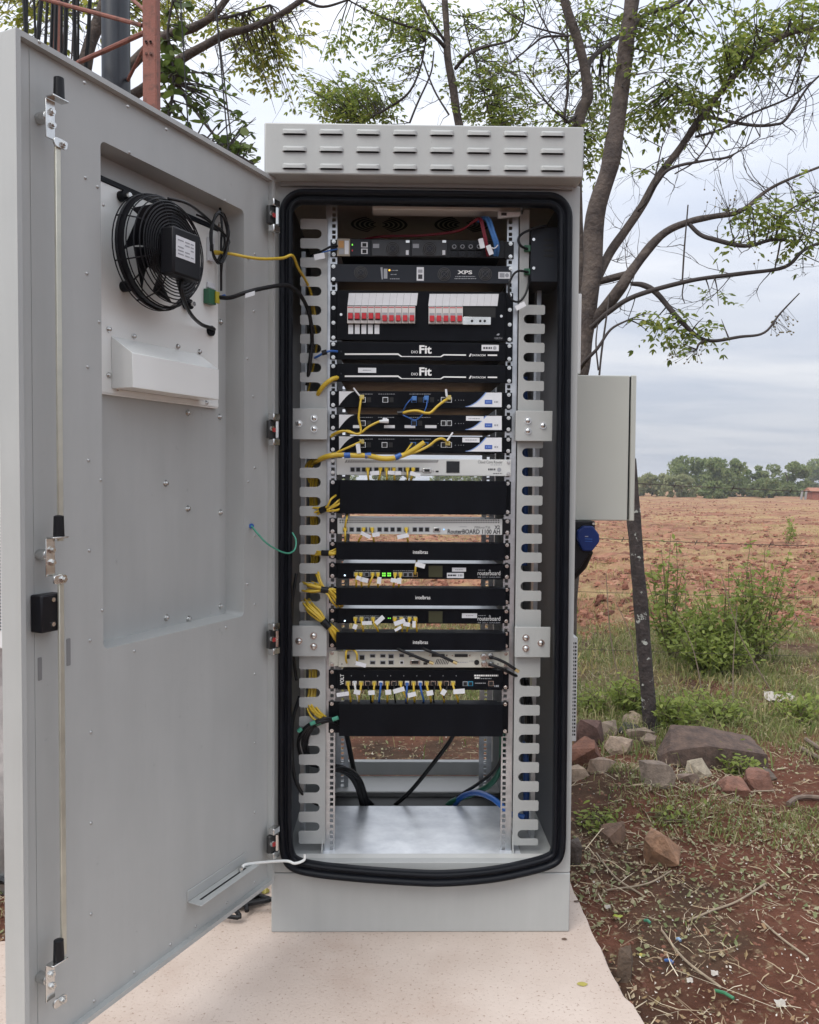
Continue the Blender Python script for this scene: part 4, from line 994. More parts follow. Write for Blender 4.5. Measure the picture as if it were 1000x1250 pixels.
# ---- blank panels and cable managers
def blank(label, x0, y0, x1, y1, depth, txt=None, tx=513.5):
    d = Dev('cable_manager' if txt else 'blank_panel', label, 'rack panel', x0, y0, x1, y1, depth, M_BLACK, proud=0.022, screws=2)
    d.part('top_lip', MB().box(d.x0, d.x1, d.yf+.0062, YF+0.004, d.z1-.002, d.z1), M_BLACK); d.part('bottom_lip', MB().box(d.x0, d.x1, d.yf+.0062, YF+.004, d.z0, d.z0+.002), M_BLACK)
    if txt: d.text(txt, tx, (y0+y1)/2+1, 18, 4.4, M_PRINT, bold=.006)
    return d
blank('wide plain black blanking panel below the light grey core router', 415.5, 586, 617, 627, 0.05)
blank('black cable manager lettered intelbras, topmost of the three', 411, 661.5, 615.5, 682.5, 0.06, 'intelbras', 513)
blank('black cable manager lettered intelbras, between the two routers with small screens', 411, 716.4, 616.5, 737.5, 0.06, 'intelbras', 516)
blank('black cable manager lettered intelbras, lowest of the three', 411, 770.5, 616.5, 791.5, 0.06, 'intelbras', 513)
blank('wide plain black blanking panel at the bottom, under the injector', 414.5, 857, 613, 896, 0.05)
# ---- RouterBOARD
D = Dev('board_router', 'light grey router lettered RouterBOARD 1100 AH X2', 'rack device', 412, 632.5, 613.3, 652, 0.15, M_SILVER, earm=M_PLASTIC)
hm = MB()
for r_ in range(2):
    for i in range(65):
        x = 415.5 + i*3.02; c = cab(x, 635.2+2.6*r_ + (x-450)*.0, YF); hm.box(c.x-.0017, c.x+.0017, D.yf-.0004, D.yf-.0001, c.z-.0015, c.z+.0015)
vt = D.part('vent_holes', hm, M_PORT, kind='stuff')
for i, x in enumerate((421.5, 429.5, 437.8, 445.5, 453.5, 463.5, 471.5, 479.3, 487.2, 496, 506.5, 514, 521.5)): D.port(x, 646.2, 6.2, 6.0, M_PRINTG)
D.b('serial_port', 529, 644, 537.5, 649.2, -.003, -.0001, M_ZINC, bevel=.001); D.b('serial_pins', 530.5, 645, 536, 648.3, -.0034, -.0031, M_PORT)
D.disc('indicator', 542, 646.3, .7, -.001, 0, mat('led_blue', (.1, .3, .9), .4, emit=((.2, .5, 1), 1.5)), n=8)
D.text('RouterBOARD 1100 AH', 578.5, 648.9, 64, 5.6, M_PRINTD, bold=.028); D.text('X2', 607, 643.6, 6.6, 4.6, M_PRINTD, bold=.03); D.text('MikroTik', 589, 643.8, 20, 3.2, M_PRINTD, shear=.25); D.dashes(561, 570, 643, .8, M_PRINTG, 70)
# ---- two small-screen routers
for k, (y0, y1, lab) in enumerate(((687.5, 706.5, 'upper of the two, two green lights on'), (743, 761, 'lower of the two'))):
    D = Dev('screen_router', f'black router lettered routerboard with small screen, {lab}', 'rack device', 412, y0, 614, y1, 0.15, M_BLACK, bodym=M_GALV)
    dy = y0-687.5
    for i in range(5): D.port(434.8+i*6.5, 701+dy, 5.8, 5.6, M_PRINTG)
    for i in range(5): D.port(482.8+i*6.1, 701.3+dy, 5.6, 5.6, M_PRINTG if i < 4 else M_GOLD)
    D.dashes(434, 464, 696.5+dy, .8, M_PRINTG, 80+k); D.dashes(480, 508, 696.8+dy, .8, M_PRINTG, 85+k)
    D.disc('indicator', 421, 702.3+dy, 1.0, -.0012, 0, M_LEDW, n=10)
    for i in range(2):
        if k == 0:
            for a in range(2):
                for b_ in range(2): D.b('port_light', 466.6+i*6.4+a*2.4, 699+b_*2.6, 468.5+i*6.4+a*2.4, 701+b_*2.6, -.001, -.0001, M_LEDG)
        else: D.b('port_light', 473.5+i*2.3, 754, 474.8+i*2.3, 755.3, -.001, -.0001, M_LEDG)
    D.b('display', 523.3, 690.5+dy, 540.3, 704.5+dy, -.0012, -.0001, M_LCD, bevel=.0004)
    D.text('routerboard', 597, 699.6+dy, 27.5, 5.2, M_PRINTG if False else M_PRINT); D.text('RB 2011 UiAS-RM', 597, 704.6+dy, 27, 1.7, M_PRINTG); D.dashes(584, 593, 696+dy, .6, M_PRINTG, 90+k)
    D.poly('emblem', [(596.5, 697), (598, 695), (599.5, 697)] if k == 0 else [(596.5, 752.5), (598, 750.5), (599.5, 752.5)], -.0004, -.0001, M_PRINTG)
    if k == 0:
        D.b('sticker', 552, 693, 569, 697.8, -.0006, -.0001, M_LABEL); D.b('sticker', 545.7, 699.3, 566.3, 705.6, -.0006, -.0001, M_LABEL); D.yf -= .0006; D.dashes(547, 557, 702.3, 2.0, M_PRINTD, 95); D.dashes(559, 564.5, 702.3, 2.6, M_PRINTG, 96); D.dashes(556, 565, 695.4, .9, M_PRINTG, 97); D.yf += .0006
    else: D.b('sticker', 564, 748.7, 582.5, 754.4, -.0006, -.0001, M_LABEL); D.yf -= .0006; D.dashes(569, 578, 751.5, .9, M_PRINTG, 98); D.yf += .0006
# ---- beige server router
D = Dev('server_router', 'beige router face crowded with ports and silver antenna connectors', 'rack device', 413, 795, 610.5, 814.5, 0.22, M_BEIGE, earm=M_BEIGE, bodym=M_GALV)
for x, y, w, h in ((424.5, 801.5, 6, 6), (442, 802.5, 7, 6.5), (455, 800.5, 7, 4.6), (455, 808.7, 7, 4.6), (467.5, 800.5, 7, 4.6), (467.5, 808.7, 7, 4.6), (477.5, 801, 7, 5.5), (477.5, 808.5, 7, 5.5), (490.5, 800, 6.5, 4.6), (502, 800, 6.5, 4.6), (490.5, 808.5, 5, 4.2)):
    D.port(x, y, w, h, M_PRINTG if (x, y) != (490.5, 808.5) else M_LABEL)
D.b('serial_port', 500.5, 805.5, 513, 811, -.003, -.0001, M_ZINC, bevel=.001); D.b('serial_pins', 502.5, 806.5, 511, 810, -.0034, -.0031, M_PORT)
D.b('video_port', 517, 808.5, 522, 811.3, -.001, -.0001, M_PORT)
for x in (535, 563): D.b('parallel_port', x-8, 798.4, x+8, 801.8, -.003, -.0001, M_PORT, bevel=.0008); [D.disc('thumb_screw', x+q, 800, 1.0, -.002, 0, M_ZINC, n=8) for q in (-10.5, 10.5)]
for i in range(8): D.poly('vent_slit', [(531+i*2.1, 811), (532+i*2.1, 811), (534.5+i*2.1, 804.5), (533.5+i*2.1, 804.5)], -.0004, -.0001, M_PRINTD)
D.disc('round_socket', 582, 808.5, 3.1, -.002, 0, M_PORT); D.dashes(556, 571, 808.5, 1.0, M_PRINTG, 101); D.dashes(573, 578, 807, 1.0, M_PRINTG, 102)
for x, y in ((590.5, 801.5), (598.5, 801), (591, 810), (599, 811)):
    c = cab(x, y, YF); D.part('antenna_connector', MB().cyl((c.x, D.yf, c.z), (c.x, D.yf-.004, c.z), .0095, n=6).cyl((c.x, D.yf-.004, c.z), (c.x, D.yf-.016, c.z), .006, n=12), M_ZINC)
for x in (417.5, 434, 437.5, 608): D.disc('panel_screw', x, 810.5, .8, -.001, 0, M_PRINTD, n=8)
# ---- injector
D = Dev('power_injector', 'black power injector lettered VOLT with a row of hanging patch leads', 'rack device', 412.5, 818, 613.5, 842, 0.12, M_BLACK)
D.text('VOLT', 417.6, 829.5, 13, 4.6, M_PRINT, rot=1, bold=.02)
PI = [425 + 16.0*i for i in range(9)]
for i, x in enumerate(PI):
    D.port(x, 834, 6.4, 5.6, M_ZINC)
    if i < 8: D.port(x+8, 834, 6.4, 5.6, M_ZINC)
    D.disc('indicator', x+4, 825, .6, -.0008, 0, M_PRINTG, n=6)
D.port(568, 834.5, 6, 5.6, M_PRINTG); D.port(574.5, 834.5, 6, 5.6, mat('cyan_port', (.03, .25, .42), .4)); D.port(599.5, 834.3, 6.5, 6.2, M_ZINC)
D.dashes(579, 608.5, 824.7, 1.9, M_PRINT, 110); D.dashes(579.5, 586, 827.6, 1.7, M_PRINT, 111); D.dashes(587, 600, 828.3, .9, M_PRINTG, 112); D.dashes(603.5, 609, 837.5, 2.2, M_PRINTG, 113); D.dashes(580, 593, 834, 1.0, M_PRINTG, 114)
# ---- black control box on the right wall
p = cab(668, 344, 0.06)
D = Thing('control_unit', 'black metal control box with vent slots on the right inner wall', 'control unit', p, CAB)
xa, xb = cab(648.3, 310, .06).x, cab(676.5, 310, .06).x; z1, z0 = cab(660, 277, .06).z, cab(660, 344, .06).z
D.part('housing', MB().box(xa, HW-.034, 0.060, 0.20, z0, z1), M_DGREY, bevel=.002)
for i in range(4):
    for j in range(1):
        a = cab(664, 293+i*6.3, .06); b_ = cab(676, 293+i*6.3, .06); D.part('vent_slot', MB().box(a.x, b_.x, .0592, .0598, a.z-.003, a.z+.003), M_PORT)
for y in (292.5, 327.5):
    a = cab(651.5, y, .06); D.part('screw', MB().cyl((a.x, .06, a.z), (a.x, .057, a.z), .004, n=10), M_ZINC)
for y in (302.5, 331):
    a = cab(644, y, .062); D.part('terminal', MB().box(a.x-.008, xa-.0004, .064, .080, a.z-.008, a.z+.008), M_GREENC, bevel=.001)
# door contact lamp hanging by the ceiling
p = cab(622, 262, .05)
D = Thing('limit_switch', 'small white printed door switch under the ceiling, top right corner', 'switch', p, CAB)
a, b_ = cab(608, 258.5, .05), cab(635, 266, .05)
D.part('housing', MB().add([(a.x, .045, b_.z-.001), (b_.x, .045, b_.z+.006), (b_.x, .045, a.z-.002), (a.x, .045, a.z), (a.x, .060, b_.z-.001), (b_.x, .060, b_.z+.006), (b_.x, .060, a.z-.002), (a.x, .060, a.z)], [(0,1,2,3), (5,4,7,6), (1,5,6,2), (4,0,3,7), (3,2,6,7), (4,5,1,0)]), M_LABEL, bevel=.001)
D.part('emblem', MB().box(a.x+.008, a.x+.022, .0440, .0446, b_.z+.004, a.z-.004), M_PRINTD)
D.part('plunger', MB().cyl((b_.x+.004, .05, a.z-.006), (b_.x+.004, .05, a.z+.012), .005, n=10), M_ZINC)

# ================================================================== CABLES IN THE RACK
ORD = ['first', 'second', 'third', 'fourth', 'fifth', 'sixth', 'seventh', 'eighth', 'ninth', 'tenth', 'eleventh', 'twelfth']
def flag(t, x, y, w, h, ang, yl, par=None):
    """folded paper label: a thin slip centred on a pixel"""
    c = cab(x, y, yl); k = abs(cab(x+10, y, yl).x-c.x)/10; w *= k; h *= k; ca, sa = math.cos(R(ang)), math.sin(R(ang))
    q = [(c.x+a*ca-b*sa, c.z+a*sa+b*ca) for a, b in ((-w/2, -h/2), (w/2, -h/2), (w/2, h/2), (-w/2, h/2))]
    t.part('label_flag', MB().prism(q, yl-.0005, yl), M_LABEL, par, smooth=0)
def patch(label, px_, py_, drop, ma=M_YEL, dx=0.0, fl=None, group=None, boot=True, r=0.0027, name='patch_cable'):
    """short lead: plug in a port, then the cord bends down out of sight behind the panel below"""
    P = [cab(px_, py_, YF-.004), cab(px_, py_+2, YF-.020), cab(px_+dx*.4, py_+drop*.55, YF-.026), cab(px_+dx, py_+drop, YF-.012), cab(px_+dx, py_+drop+6, YF+.012)]
    path = spline(P, 5)
    t = Thing(name, label, 'cable', P[0], CAB, group)
    t.part('cord', MB().tube(path, r, n=7), ma, smooth=60)
    if boot:
        a = P[0]; b = P[1]
        t.part('plug', MB().box(a.x-.0052, a.x+.0052, YF-.013, YF-.0012, a.z-.005, a.z+.0045), M_BOOT if ma is M_YEL else M_LABEL, bevel=.0008)
        t.part('boot', MB().cyl((a.x, YF-.0132, a.z-.001), path[6], .0050, .0031, n=8), ma)
    if fl: flag(t, *fl)
    return t
G = 'yellow patch leads in the rack'
yl = YF-.030
for i, (x, dx, fl) in enumerate(((449, 1, (457.5, 577.5, 11, 5, 6, yl)), (464.5, -2, None), (472, .5, (478, 577, 9, 4.5, -3, yl)), (481, 1, (485.5, 577.5, 8, 4.5, 4, yl)), (497.5, 0, (507, 579, 13, 5, -14, yl)), (504.5, -3, None))):
    patch(f'yellow patch lead hanging from the light grey core router, {ORD[i]} from the left', x, 572.5, 14, dx=dx, fl=fl, group=G)
for i, (x, dx, fl) in enumerate(((421.5, 0, None), (444, -6, (446.5, 653, 13, 4.5, -26, yl)), (454.5, 2, (459, 652.5, 9, 5, 10, yl)), (496, 2, (492, 654.5, 14, 5, 12, yl)))):
    patch(f'yellow patch lead in the router lettered RouterBOARD, {ORD[i]} from the left', x, 645.5, 15, dx=dx, fl=fl, group=G)
cable('patch_cable', 'yellow lead rising from the leftmost port of the router lettered RouterBOARD', [(421.5, 646, YF-.006), (421.8, 640, YF-.020), (423.5, 632, YF-.02), (424, 626, YF+.01)], .0026, M_YEL)
for k, dy in ((0, 0), (1, 54.5)):
    lab = 'upper' if k == 0 else 'lower'
    spec = ((435, 0, (438.5, 706, 7, 5, -20, yl)), (440.5, 1, (445, 708, 9, 5.5, -12, yl)), (455, -5, None), (461.5, 0, (463, 708.5, 5, 8, -5, yl)), (482.5, -2, (481, 708.5, 8, 5, -8, yl)), (489, -2, (487.5, 709, 5, 7, -4, yl))) if k == 0 else \
           ((434, 0, (433.5, 765, 5, 6, -20, yl)), (441.5, 2, (448, 760.5, 12, 4.5, 2, yl)), (455.5, 6, (463.5, 757, 13, 5.5, 42, yl)), (482, 3, (488, 759.5, 14, 5.5, 20, yl)), (490, 1, (486, 767.5, 9, 3.5, 30, yl)), (500, -3, (496.5, 762, 8, 5, -12, yl)), (507, 2, (505.5, 762, 4, 8, 0, yl)))
    for i, (x, dx, fl) in enumerate(spec):
        patch(f'yellow patch lead in the {lab} small-screen router, {ORD[i]} from the left', x, 700.5+dy, 15, dx=dx, fl=fl, group=G)
def upward(t, P): flag(t, 513, 690, 12, 5.5, -14, YF-.03)
cable('patch_cable', 'yellow lead looping up with a white flag from the upper screen router', [(507, 701, YF-.004), (507, 699, YF-.022), (507.5, 692, YF-.028), (508.5, 686, YF-.01), (509, 682, YF+.01)], .0026, M_YEL, extra=upward)
for i, (x0, x1) in enumerate(((424.5, 422), (436, 433))):
    def ex(t, P, i=i):
        if i: flag(t, 440.5, 811, 13, 5, -16, YF-.025)
    cable('patch_cable', f'yellow lead bent over the top left port of the beige router, {["left", "right"][i]} one', [(x0-1+i*2, 809, YF-.004), (x0-2+i*2, 806, YF-.02), (x0-2.2+i*2, 799, YF-.026), (x0+(-1 if not i else -3), 794, YF-.018), (x0+4-i*10, 793, YF-.012)], .0027, M_YEL, extra=ex, group=G)
# injector leads
cols = [M_YEL, M_CABW, M_YEL, None, M_YEL, M_CABB, M_YEL, None, M_YEL, M_CABB, M_YEL, M_CABB, M_YEL, None, M_YEL, None, M_YEL]
flg = {0: (418.5, 847.5, 15, 5, 8, yl), 2: (436, 845, 8, 5.5, -10, yl), 4: (453.5, 845.5, 8, 5.5, 6, yl), 6: (474, 845, 7, 6, 6, yl), 8: (487, 842.5, 14, 5.5, 16, yl), 10: (503, 848, 10, 5.5, 14, yl), 12: (525, 846, 8, 6, 12, yl), 14: (541.5, 845, 6, 7, -30, yl), 16: (560.5, 844, 14, 6, 4, yl)}
cn = {M_YEL.name: 'yellow', M_CABW.name: 'white', M_CABB.name: 'blue'}; cnt = {}
for i in range(17):
    if cols[i] is None: continue
    c = cn[cols[i].name]; j = cnt.get(c, 0); cnt[c] = j+1
    patch(f'{c} lead hanging from the injector lettered VOLT' + (f', {ORD[j]} {c} one from the left' if c != 'white' else ''), 425+8*i, 833.5, 20, cols[i], dx=[3, 4, -3, 0, -2, -2, 0, 0, 8, -1, 1, 4, 5, 0, 5, 0, 6][i], fl=flg.get(i), group='leads hanging from the injector')
for i, x in enumerate((449, 481, 530, 545)):
    cable('patch_cable', f'thin black lead hanging from the VOLT injector, {ORD[i]} black one from left', [(x, 834, YF-.003), (x+.5, 840, YF-.02), (x+3-2*i, 850, YF-.022), (x+4-2*i, 858, YF+.01)], .0022, M_CABK)
# leads on the three black routers
def plug_at(t, x, y, ma=M_BOOT):
    a = cab(x, y, YF); t.part('plug', MB().box(a.x-.006, a.x+.006, YF-.018, YF-.0012, a.z-.0055, a.z+.006), ma, bevel=.001)
def strip(t, x0, y0, x1, y1, w=2.2, yl_=YF-.03, ma=M_LABEL):
    a, b = cab(x0, y0, yl_), cab(x1, y1, yl_); t.part('label_flag', MB().tube([a, b], w*.001, n=6), ma)
cable('patch_cable', 'yellow lead from the top black router dropping past the one below', [(441.5, 486, YF-.006), (440.5, 489, YF-.025), (439, 500, YF-.030), (438, 510, YF-.030), (440, 520, YF-.030), (440.5, 527, YF-.032), (438, 530, YF-.032), (430, 528.5, YF-.03), (420, 526, YF-.024), (412, 527.5, YF-.02), (405, 531, YF+.0)], .0030, M_YEL, extra=lambda t, P: (plug_at(t, 442, 485.5), strip(t, 439, 483, 431.5, 473.5)))
cable('patch_cable', 'yellow lead with clear plug slanting across the middle black router', [(469, 513.5, YF-.022), (462, 515, YF-.027), (450, 521, YF-.030), (441, 528, YF-.030), (434, 529.5, YF-.028), (425, 526, YF-.024), (412, 528.5, YF-.016), (404, 533, YF+.0)], .0030, M_YEL, extra=lambda t, P: (plug_at(t, 470, 513.5, M_LABEL), t.part('boot', MB().cyl(cab(474, 514, YF-.02), cab(463, 514.5, YF-.026), .006, .0035, n=8), M_LABEL)))
cable('patch_cable', 'yellow lead with a white slip at the left of the bottom black router', [(441.5, 540, YF-.006), (439, 540, YF-.022), (430, 544, YF-.028), (420, 548.5, YF-.028), (413, 551.5, YF-.024), (408, 556, YF-.01)], .0030, M_YEL, extra=lambda t, P: (plug_at(t, 442, 539.5), flag(t, 437.5, 547.5, 5, 12, 8, YF-.034)))
cable('patch_cable', 'thick yellow lead sweeping from the top black router to a dark tie', [(547, 487, YF-.006), (543, 489, YF-.024), (534, 496, YF-.030), (526, 503.5, YF-.032), (519, 504, YF-.032), (510, 501.5, YF-.03), (500, 502, YF-.028), (490, 504.5, YF-.02)], .0035, M_YEL, extra=lambda t, P: (plug_at(t, 547.5, 486), strip(t, 545.5, 484, 544.5, 475, 3.0), t.part('tie', MB().cyl(P[-2], P[-1]+Vector((-.01, 0, 0)), .007, n=8), M_PLASTIC)))
cable('patch_cable', 'thin blue lead looping between the top and middle black routers, right one', [(521, 486, YF-.005), (521.5, 490, YF-.025), (520, 498, YF-.03), (515, 507, YF-.03), (507, 512.5, YF-.026), (497, 509, YF-.026), (489, 505, YF-.02)], .0014, M_CABB, extra=lambda t, P: plug_at(t, 520.5, 486.5, mat('blue_plug', (.06, .17, .42), .35)))
cable('patch_cable', 'thin blue lead curving left from the top black router, left one', [(505, 486, YF-.005), (501, 488, YF-.025), (496, 494, YF-.028), (493, 500, YF-.02), (489, 504, YF-.016)], .0014, M_CABB, extra=lambda t, P: plug_at(t, 505.8, 487, mat('blue_plug', ())))
# fat yellow loom with blue tape across the bottom black router
def loom_extra(t, P):
    for x, y in ((424, 555.5), (449.5, 555.8), (486.5, 557.2)):
        a = cab(x-3.8, y+(.6 if x < 480 else 1.5), YF-.026); b = cab(x+3.8, y-(0 if x < 480 else 1.8), YF-.026); t.part('blue_tape', MB().cyl(a, b, .0078, n=12), M_CABB)
    t.part('spiral_wrap', MB().tube(spline([cab(493, 555.5, YF-.026), cab(505, 549, YF-.030), cab(518, 540, YF-.028)], 5), .0066, n=10), M_YEL)
    t.part('branch', MB().tube(spline([cab(493, 554.5, YF-.028), cab(498, 548, YF-.030), cab(503, 541, YF-.01)], 5), .0022, n=7), M_YEL)
    t.part('branch', MB().tube(spline([cab(494, 556, YF-.024), cab(510, 551, YF-.030), cab(524, 544, YF-.034), cab(533, 537, YF-.036), cab(540, 535.5, YF-.036), cab(546, 539, YF-.024), cab(547, 541, YF-.004)], 5), .0033, n=8), M_YEL)
    strip(t, 546, 538, 553, 528, 2.6, YF-.034); plug_at(t, 546.5, 541.5)
cable('cable_loom', 'thick yellow cable loom with blue tape, crossing below the black routers', [(384, 564, .10), (392, 560, .072), (402, 556.5, .052), (415, 555, YF-.022), (430, 556, YF-.026), (450, 556.5, YF-.027), (465, 559.5, YF-.027), (478, 559.5, YF-.027), (493, 555.5, YF-.026)], .0068, M_YEL, extra=loom_extra, n=10)
cable('patch_cable', 'yellow lead entering the comb beside the second fibre panel', [(412, 461, YF+.004), (405, 463, .062), (396, 470, .062), (390, 478, .07), (386, 486, .09)], .0062, M_YEL)
# yellow bundles at the left comb
def bundle(label, pts, n, spread, tie, ma=M_YEL, r=.0029, tiem=M_PLASTIC, name='cable_bundle'):
    """several cords run together: pts = (px, py, depth, spread factor)"""
    base = [cab(a, b, c) for a, b, c, s in pts]; t = Thing(name, label, 'cables', base[0], CAB)
    rd = random.Random(len(label)+n)
    n = int(n*1.4) if ma is M_YEL else n
    for i in range(n):
        ox, oz, oy = rd.uniform(-1, 1), rd.uniform(-1, 1), rd.uniform(-1, 1)
        P = [v + Vector((ox*spread*s, oy*spread*s*.6, oz*spread*s)) for v, (_, _, _, s) in zip(base, pts)]
        t.part('cord', MB().tube(spline(P, 5), r, n=6), ma, smooth=60)
    if tie:
        a, b = cab(*tie[0]), cab(*tie[1]); t.part('tie', MB().cyl(a, b, tie[2], n=12), tiem)
    return t
bundle('yellow leads tied beside the wide blanking panel', [(380, 628, .10, 1), (386, 624, .08, .9), (394, 622, .064, .4), (402, 621, .055, .6), (410, 616, .055, 1.4), (417, 612, .075, 1.6)], 7, .011, ((391, 623.5, .064), (399, 620.5, .058), .0085))
bundle('yellow leads tied beside the topmost cable manager lettered intelbras', [(379, 672, .10, 1), (386, 675, .08, .8), (393, 675, .062, .4), (401, 675, .056, .4), (408, 674, .06, .9), (414, 671, .085, 1.0)], 6, .009, ((393, 675, .062), (402, 675.3, .056), .0078))
bundle('yellow leads fanning out beside the upper screen router', [(374, 716, .09, 1.5), (380, 718, .06, 1.3), (388, 719, .052, .9), (396, 720, .05, .35), (404, 723, .05, .9), (411, 730, .055, 1.4), (416, 737, .08, 1.2)], 8, .010, ((392, 719.5, .05), (401, 721, .05), .0090))
bundle('yellow loop above the tied bundle at the left comb', [(386, 692, .11, .6), (388, 700, .075, .6), (391, 710, .055, .4), (396, 719, .05, .2)], 3, .006, None)
bundle('fat yellow bundle slanting down to the lowest cable manager', [(374, 736, .09, 1.2), (380, 744, .062, 1.2), (389, 752, .052, 1.1), (397, 760, .05, .45), (404, 767, .05, .7), (411, 776, .06, 1.1), (416, 783, .085, 1.0)], 9, .010, ((394, 757.5, .05), (402, 766, .05), .0100))
bundle('yellow leads running down behind the left comb', [(381, 800, .12, .8), (382, 815, .105, .8), (382, 835, .10, .8), (380.5, 850, .095, .8), (380, 862, .08, .9), (386, 873, .066, 1.0), (394, 879, .066, .9)], 8, .011, None)
bundle('yellow leads behind the upper slots of the left comb', [(386, 575, .12, .8), (383, 600, .12, .9), (384, 640, .12, .9), (385, 672, .12, .9), (384, 700, .12, .8)], 7, .011, None)
bundle('faint yellow leads behind the loom at the left comb', [(384, 562, .11, .8), (377, 572, .12, .9), (382, 590, .125, .9)], 6, .010, None)
# black power cords and green sleeves, lower left
bundle('black power cords curving into the lower left comb', [(420, 885, .085, .5), (404, 880, .06, .8), (390, 883, .052, .9), (378, 890, .05, 1.0), (370, 905, .06, 1.1), (371, 920, .085, 1.0), (378, 931, .11, 1.0), (392, 936, .125, .8)], 7, .011, ((386, 884.5, .053), (392, 882.8, .053), .004), M_CABK, .0042, M_GREENC)
for i, (x0, y0, x1, y1) in enumerate(((406, 878.5, 413, 876), (379, 884, 385, 881.5), (364, 893, 368, 889.5))):
    a, b = cab(x0, y0, .042), cab(x1, y1, .042); single('cable_sleeve', f'small green sleeve on the black power cords, {["rightmost", "middle", "leftmost"][i]} of three', 'sleeve', MB().cyl(a, b, .0055, n=10), mat('green_sleeve', (.06, .28, .19), .45), CAB)
cable('mains_cable', 'black cord bowing down the left side into the comb', [(366, 850, .09), (357.5, 880, .075), (356.5, 910, .07), (358, 940, .07), (364, 960, .07), (374, 974, .085), (388, 982, .11)], .0050, M_CABK)
cable('mains_cable', 'black cord rising behind the gasket at the left, lower part', [(362, 700, .08), (357.5, 730, .07), (356, 765, .07), (358, 800, .08), (362, 830, .10)], .0045, M_CABK)
bundle('thick black bundle dropping from the left rail into the floor opening', [(404, 938, .20, .8), (418, 938, .22, .8), (430, 944, .27, .8), (438, 956, .33, .8), (443, 972, .40, .8), (446, 986, .45, .8)], 9, .014, None, M_CABK, .0045)
cable('mains_cable', 'black cord hanging from the bottom panel at the left into the floor', [(421, 890, .30), (425, 905, .34), (431, 935, .38), (439, 965, .42), (462, 990, .47)], .0075, M_CABK)
cable('mains_cable', 'black cord slanting from the bottom panel down to the floor opening', [(556, 893, .30), (547, 908, .33), (525, 937, .37), (500, 967, .42), (476, 988, .47)], .0065, M_CABK)
cable('earth_cable', 'thick green earth cable rising at the right of the floor opening', [(538, 990, .47), (553, 978, .44), (575, 970, .38), (598, 958, .30), (610, 940, .24), (613, 915, .21), (613, 880, .20)], .0085, M_CABG)
cable('mains_cable', 'thin black cord over the green earth cable, right of the floor', [(543, 988, .47), (560, 972, .42), (585, 956, .32), (606, 938, .22), (614, 920, .18)], .005, M_CABK)
cable('supply_cable', 'bright blue cable arching out of the floor opening to the right rail', [(553, 988, .46), (560, 976, .42), (572, 969, .36), (585, 968, .28), (600, 974, .20), (613, 984, .15), (622, 993, .13), (640, 998, .12)], .0085, M_CABB)
for i, (x, z0, z1) in enumerate(((640.5, 690, 460), (642, 1005, 905))):
    cable('supply_cable', f'blue cable running vertically behind the right comb, {["upper", "lower"][i]} stretch', [(x, z0, .15), (x+.6, (z0*2+z1)/3, .15), (x+.4, (z0+z1*2)/3, .15), (x, z1, .15)], .009, mat('deep_blue_sheath', (.01, .045, .17), .4))
bundle('dark cords behind the lower slots of the right comb', [(640, 830, .14, .8), (645, 860, .14, .9), (646, 890, .14, .8), (644, 930, .15, .9)], 5, .010, None, M_CABK, .004)
# antenna leads on the beige router
def sma(t, P): t.part('connector', MB().cyl(P[-1], P[-1]+(P[-1]-P[-3]).normalized()*.012, .0045, n=8), M_GOLD)
cable('antenna_lead', 'black antenna lead with brass tip over the beige router, left of two', [(481, 790, YF-.01), (492, 795, YF-.03), (510, 802.5, YF-.034), (524, 808, YF-.034)], .0042, M_CABK, extra=sma)
cable('antenna_lead', 'black antenna lead with brass tip over the beige router, right of two', [(512, 790, YF-.01), (522, 794, YF-.03), (540, 801.5, YF-.034), (553, 807.5, YF-.034)], .0042, M_CABK, extra=sma)
cable('antenna_lead', 'upper black antenna lead running from the silver connectors to the right comb', [(598, 803, YF-.018), (604, 803.5, YF-.028), (615, 808, YF-.03), (624, 813.5, YF-.03), (629, 817, YF-.028)], .0040, M_CABK, extra=sma)
cable('antenna_lead', 'lower black antenna lead running from the silver connectors to the right comb', [(597, 811, YF-.018), (604, 813, YF-.026), (616, 818, YF-.02), (628, 824, YF-.0), (638, 827, .09)], .0042, M_CABK)
# top of the rack: red and blue power leads
for i, (o1, ma, lab) in enumerate(((0, M_CABR, 'left'), (2.2, M_CABR, 'right'))):
    cable('power_lead', f'red power lead arching over the rectifier shelf into its breakers, {lab} one', [(440+o1*3, 292-i, .20), (470, 289-i, .16), (520, 287.5-i, .13), (560, 282-i, .10), (578, 270+i, .07), (585+o1, 267, .05), (589+o1, 280, .045), (593+o1, 300, .05), (595+o1, 312, .07)], .0027, ma, extra=(lambda t, P: (flag(t, 588, 297, 6, 12, 14, .035), flag(t, 598, 305, 6, 12, 22, .035))) if i == 0 else None)
for i, o1 in enumerate((0, 3.2)):
    cable('power_lead', f'blue power lead standing above the breakers of the rectifier shelf, {["left", "right"][i]} one', [(584+o1, 270-i, .10), (589+o1, 266, .07), (594+o1*1.2, 268, .05), (600+o1, 284, .042), (605+o1, 300, .05), (604+o1, 312, .075)], .0042, mat('light_blue_sheath', (.06, .20, .50), .4), extra=(lambda t, P: t.part('tie', MB().tube(spline([cab(599, 302, .035), cab(604, 303, .03), cab(608, 299, .04)], 3), .0015, n=5), M_LABEL)) if i == 0 else None)
cable('sensor_lead', 'thin black and blue leads from the rectifier controller with a white tag', [(412, 300, .066), (404, 301, .055), (396, 305, .055), (388, 309, .062), (380, 312, .09)], .0030, M_CABK, extra=lambda t, P: flag(t, 390, 313, 13, 7, 12, .045))
cable('sensor_lead', 'thin blue lead from the rectifier controller to the left comb', [(412, 304, .064), (404, 305.5, .054), (396, 307.5, .054), (386, 310, .066)], .0018, M_CABB)
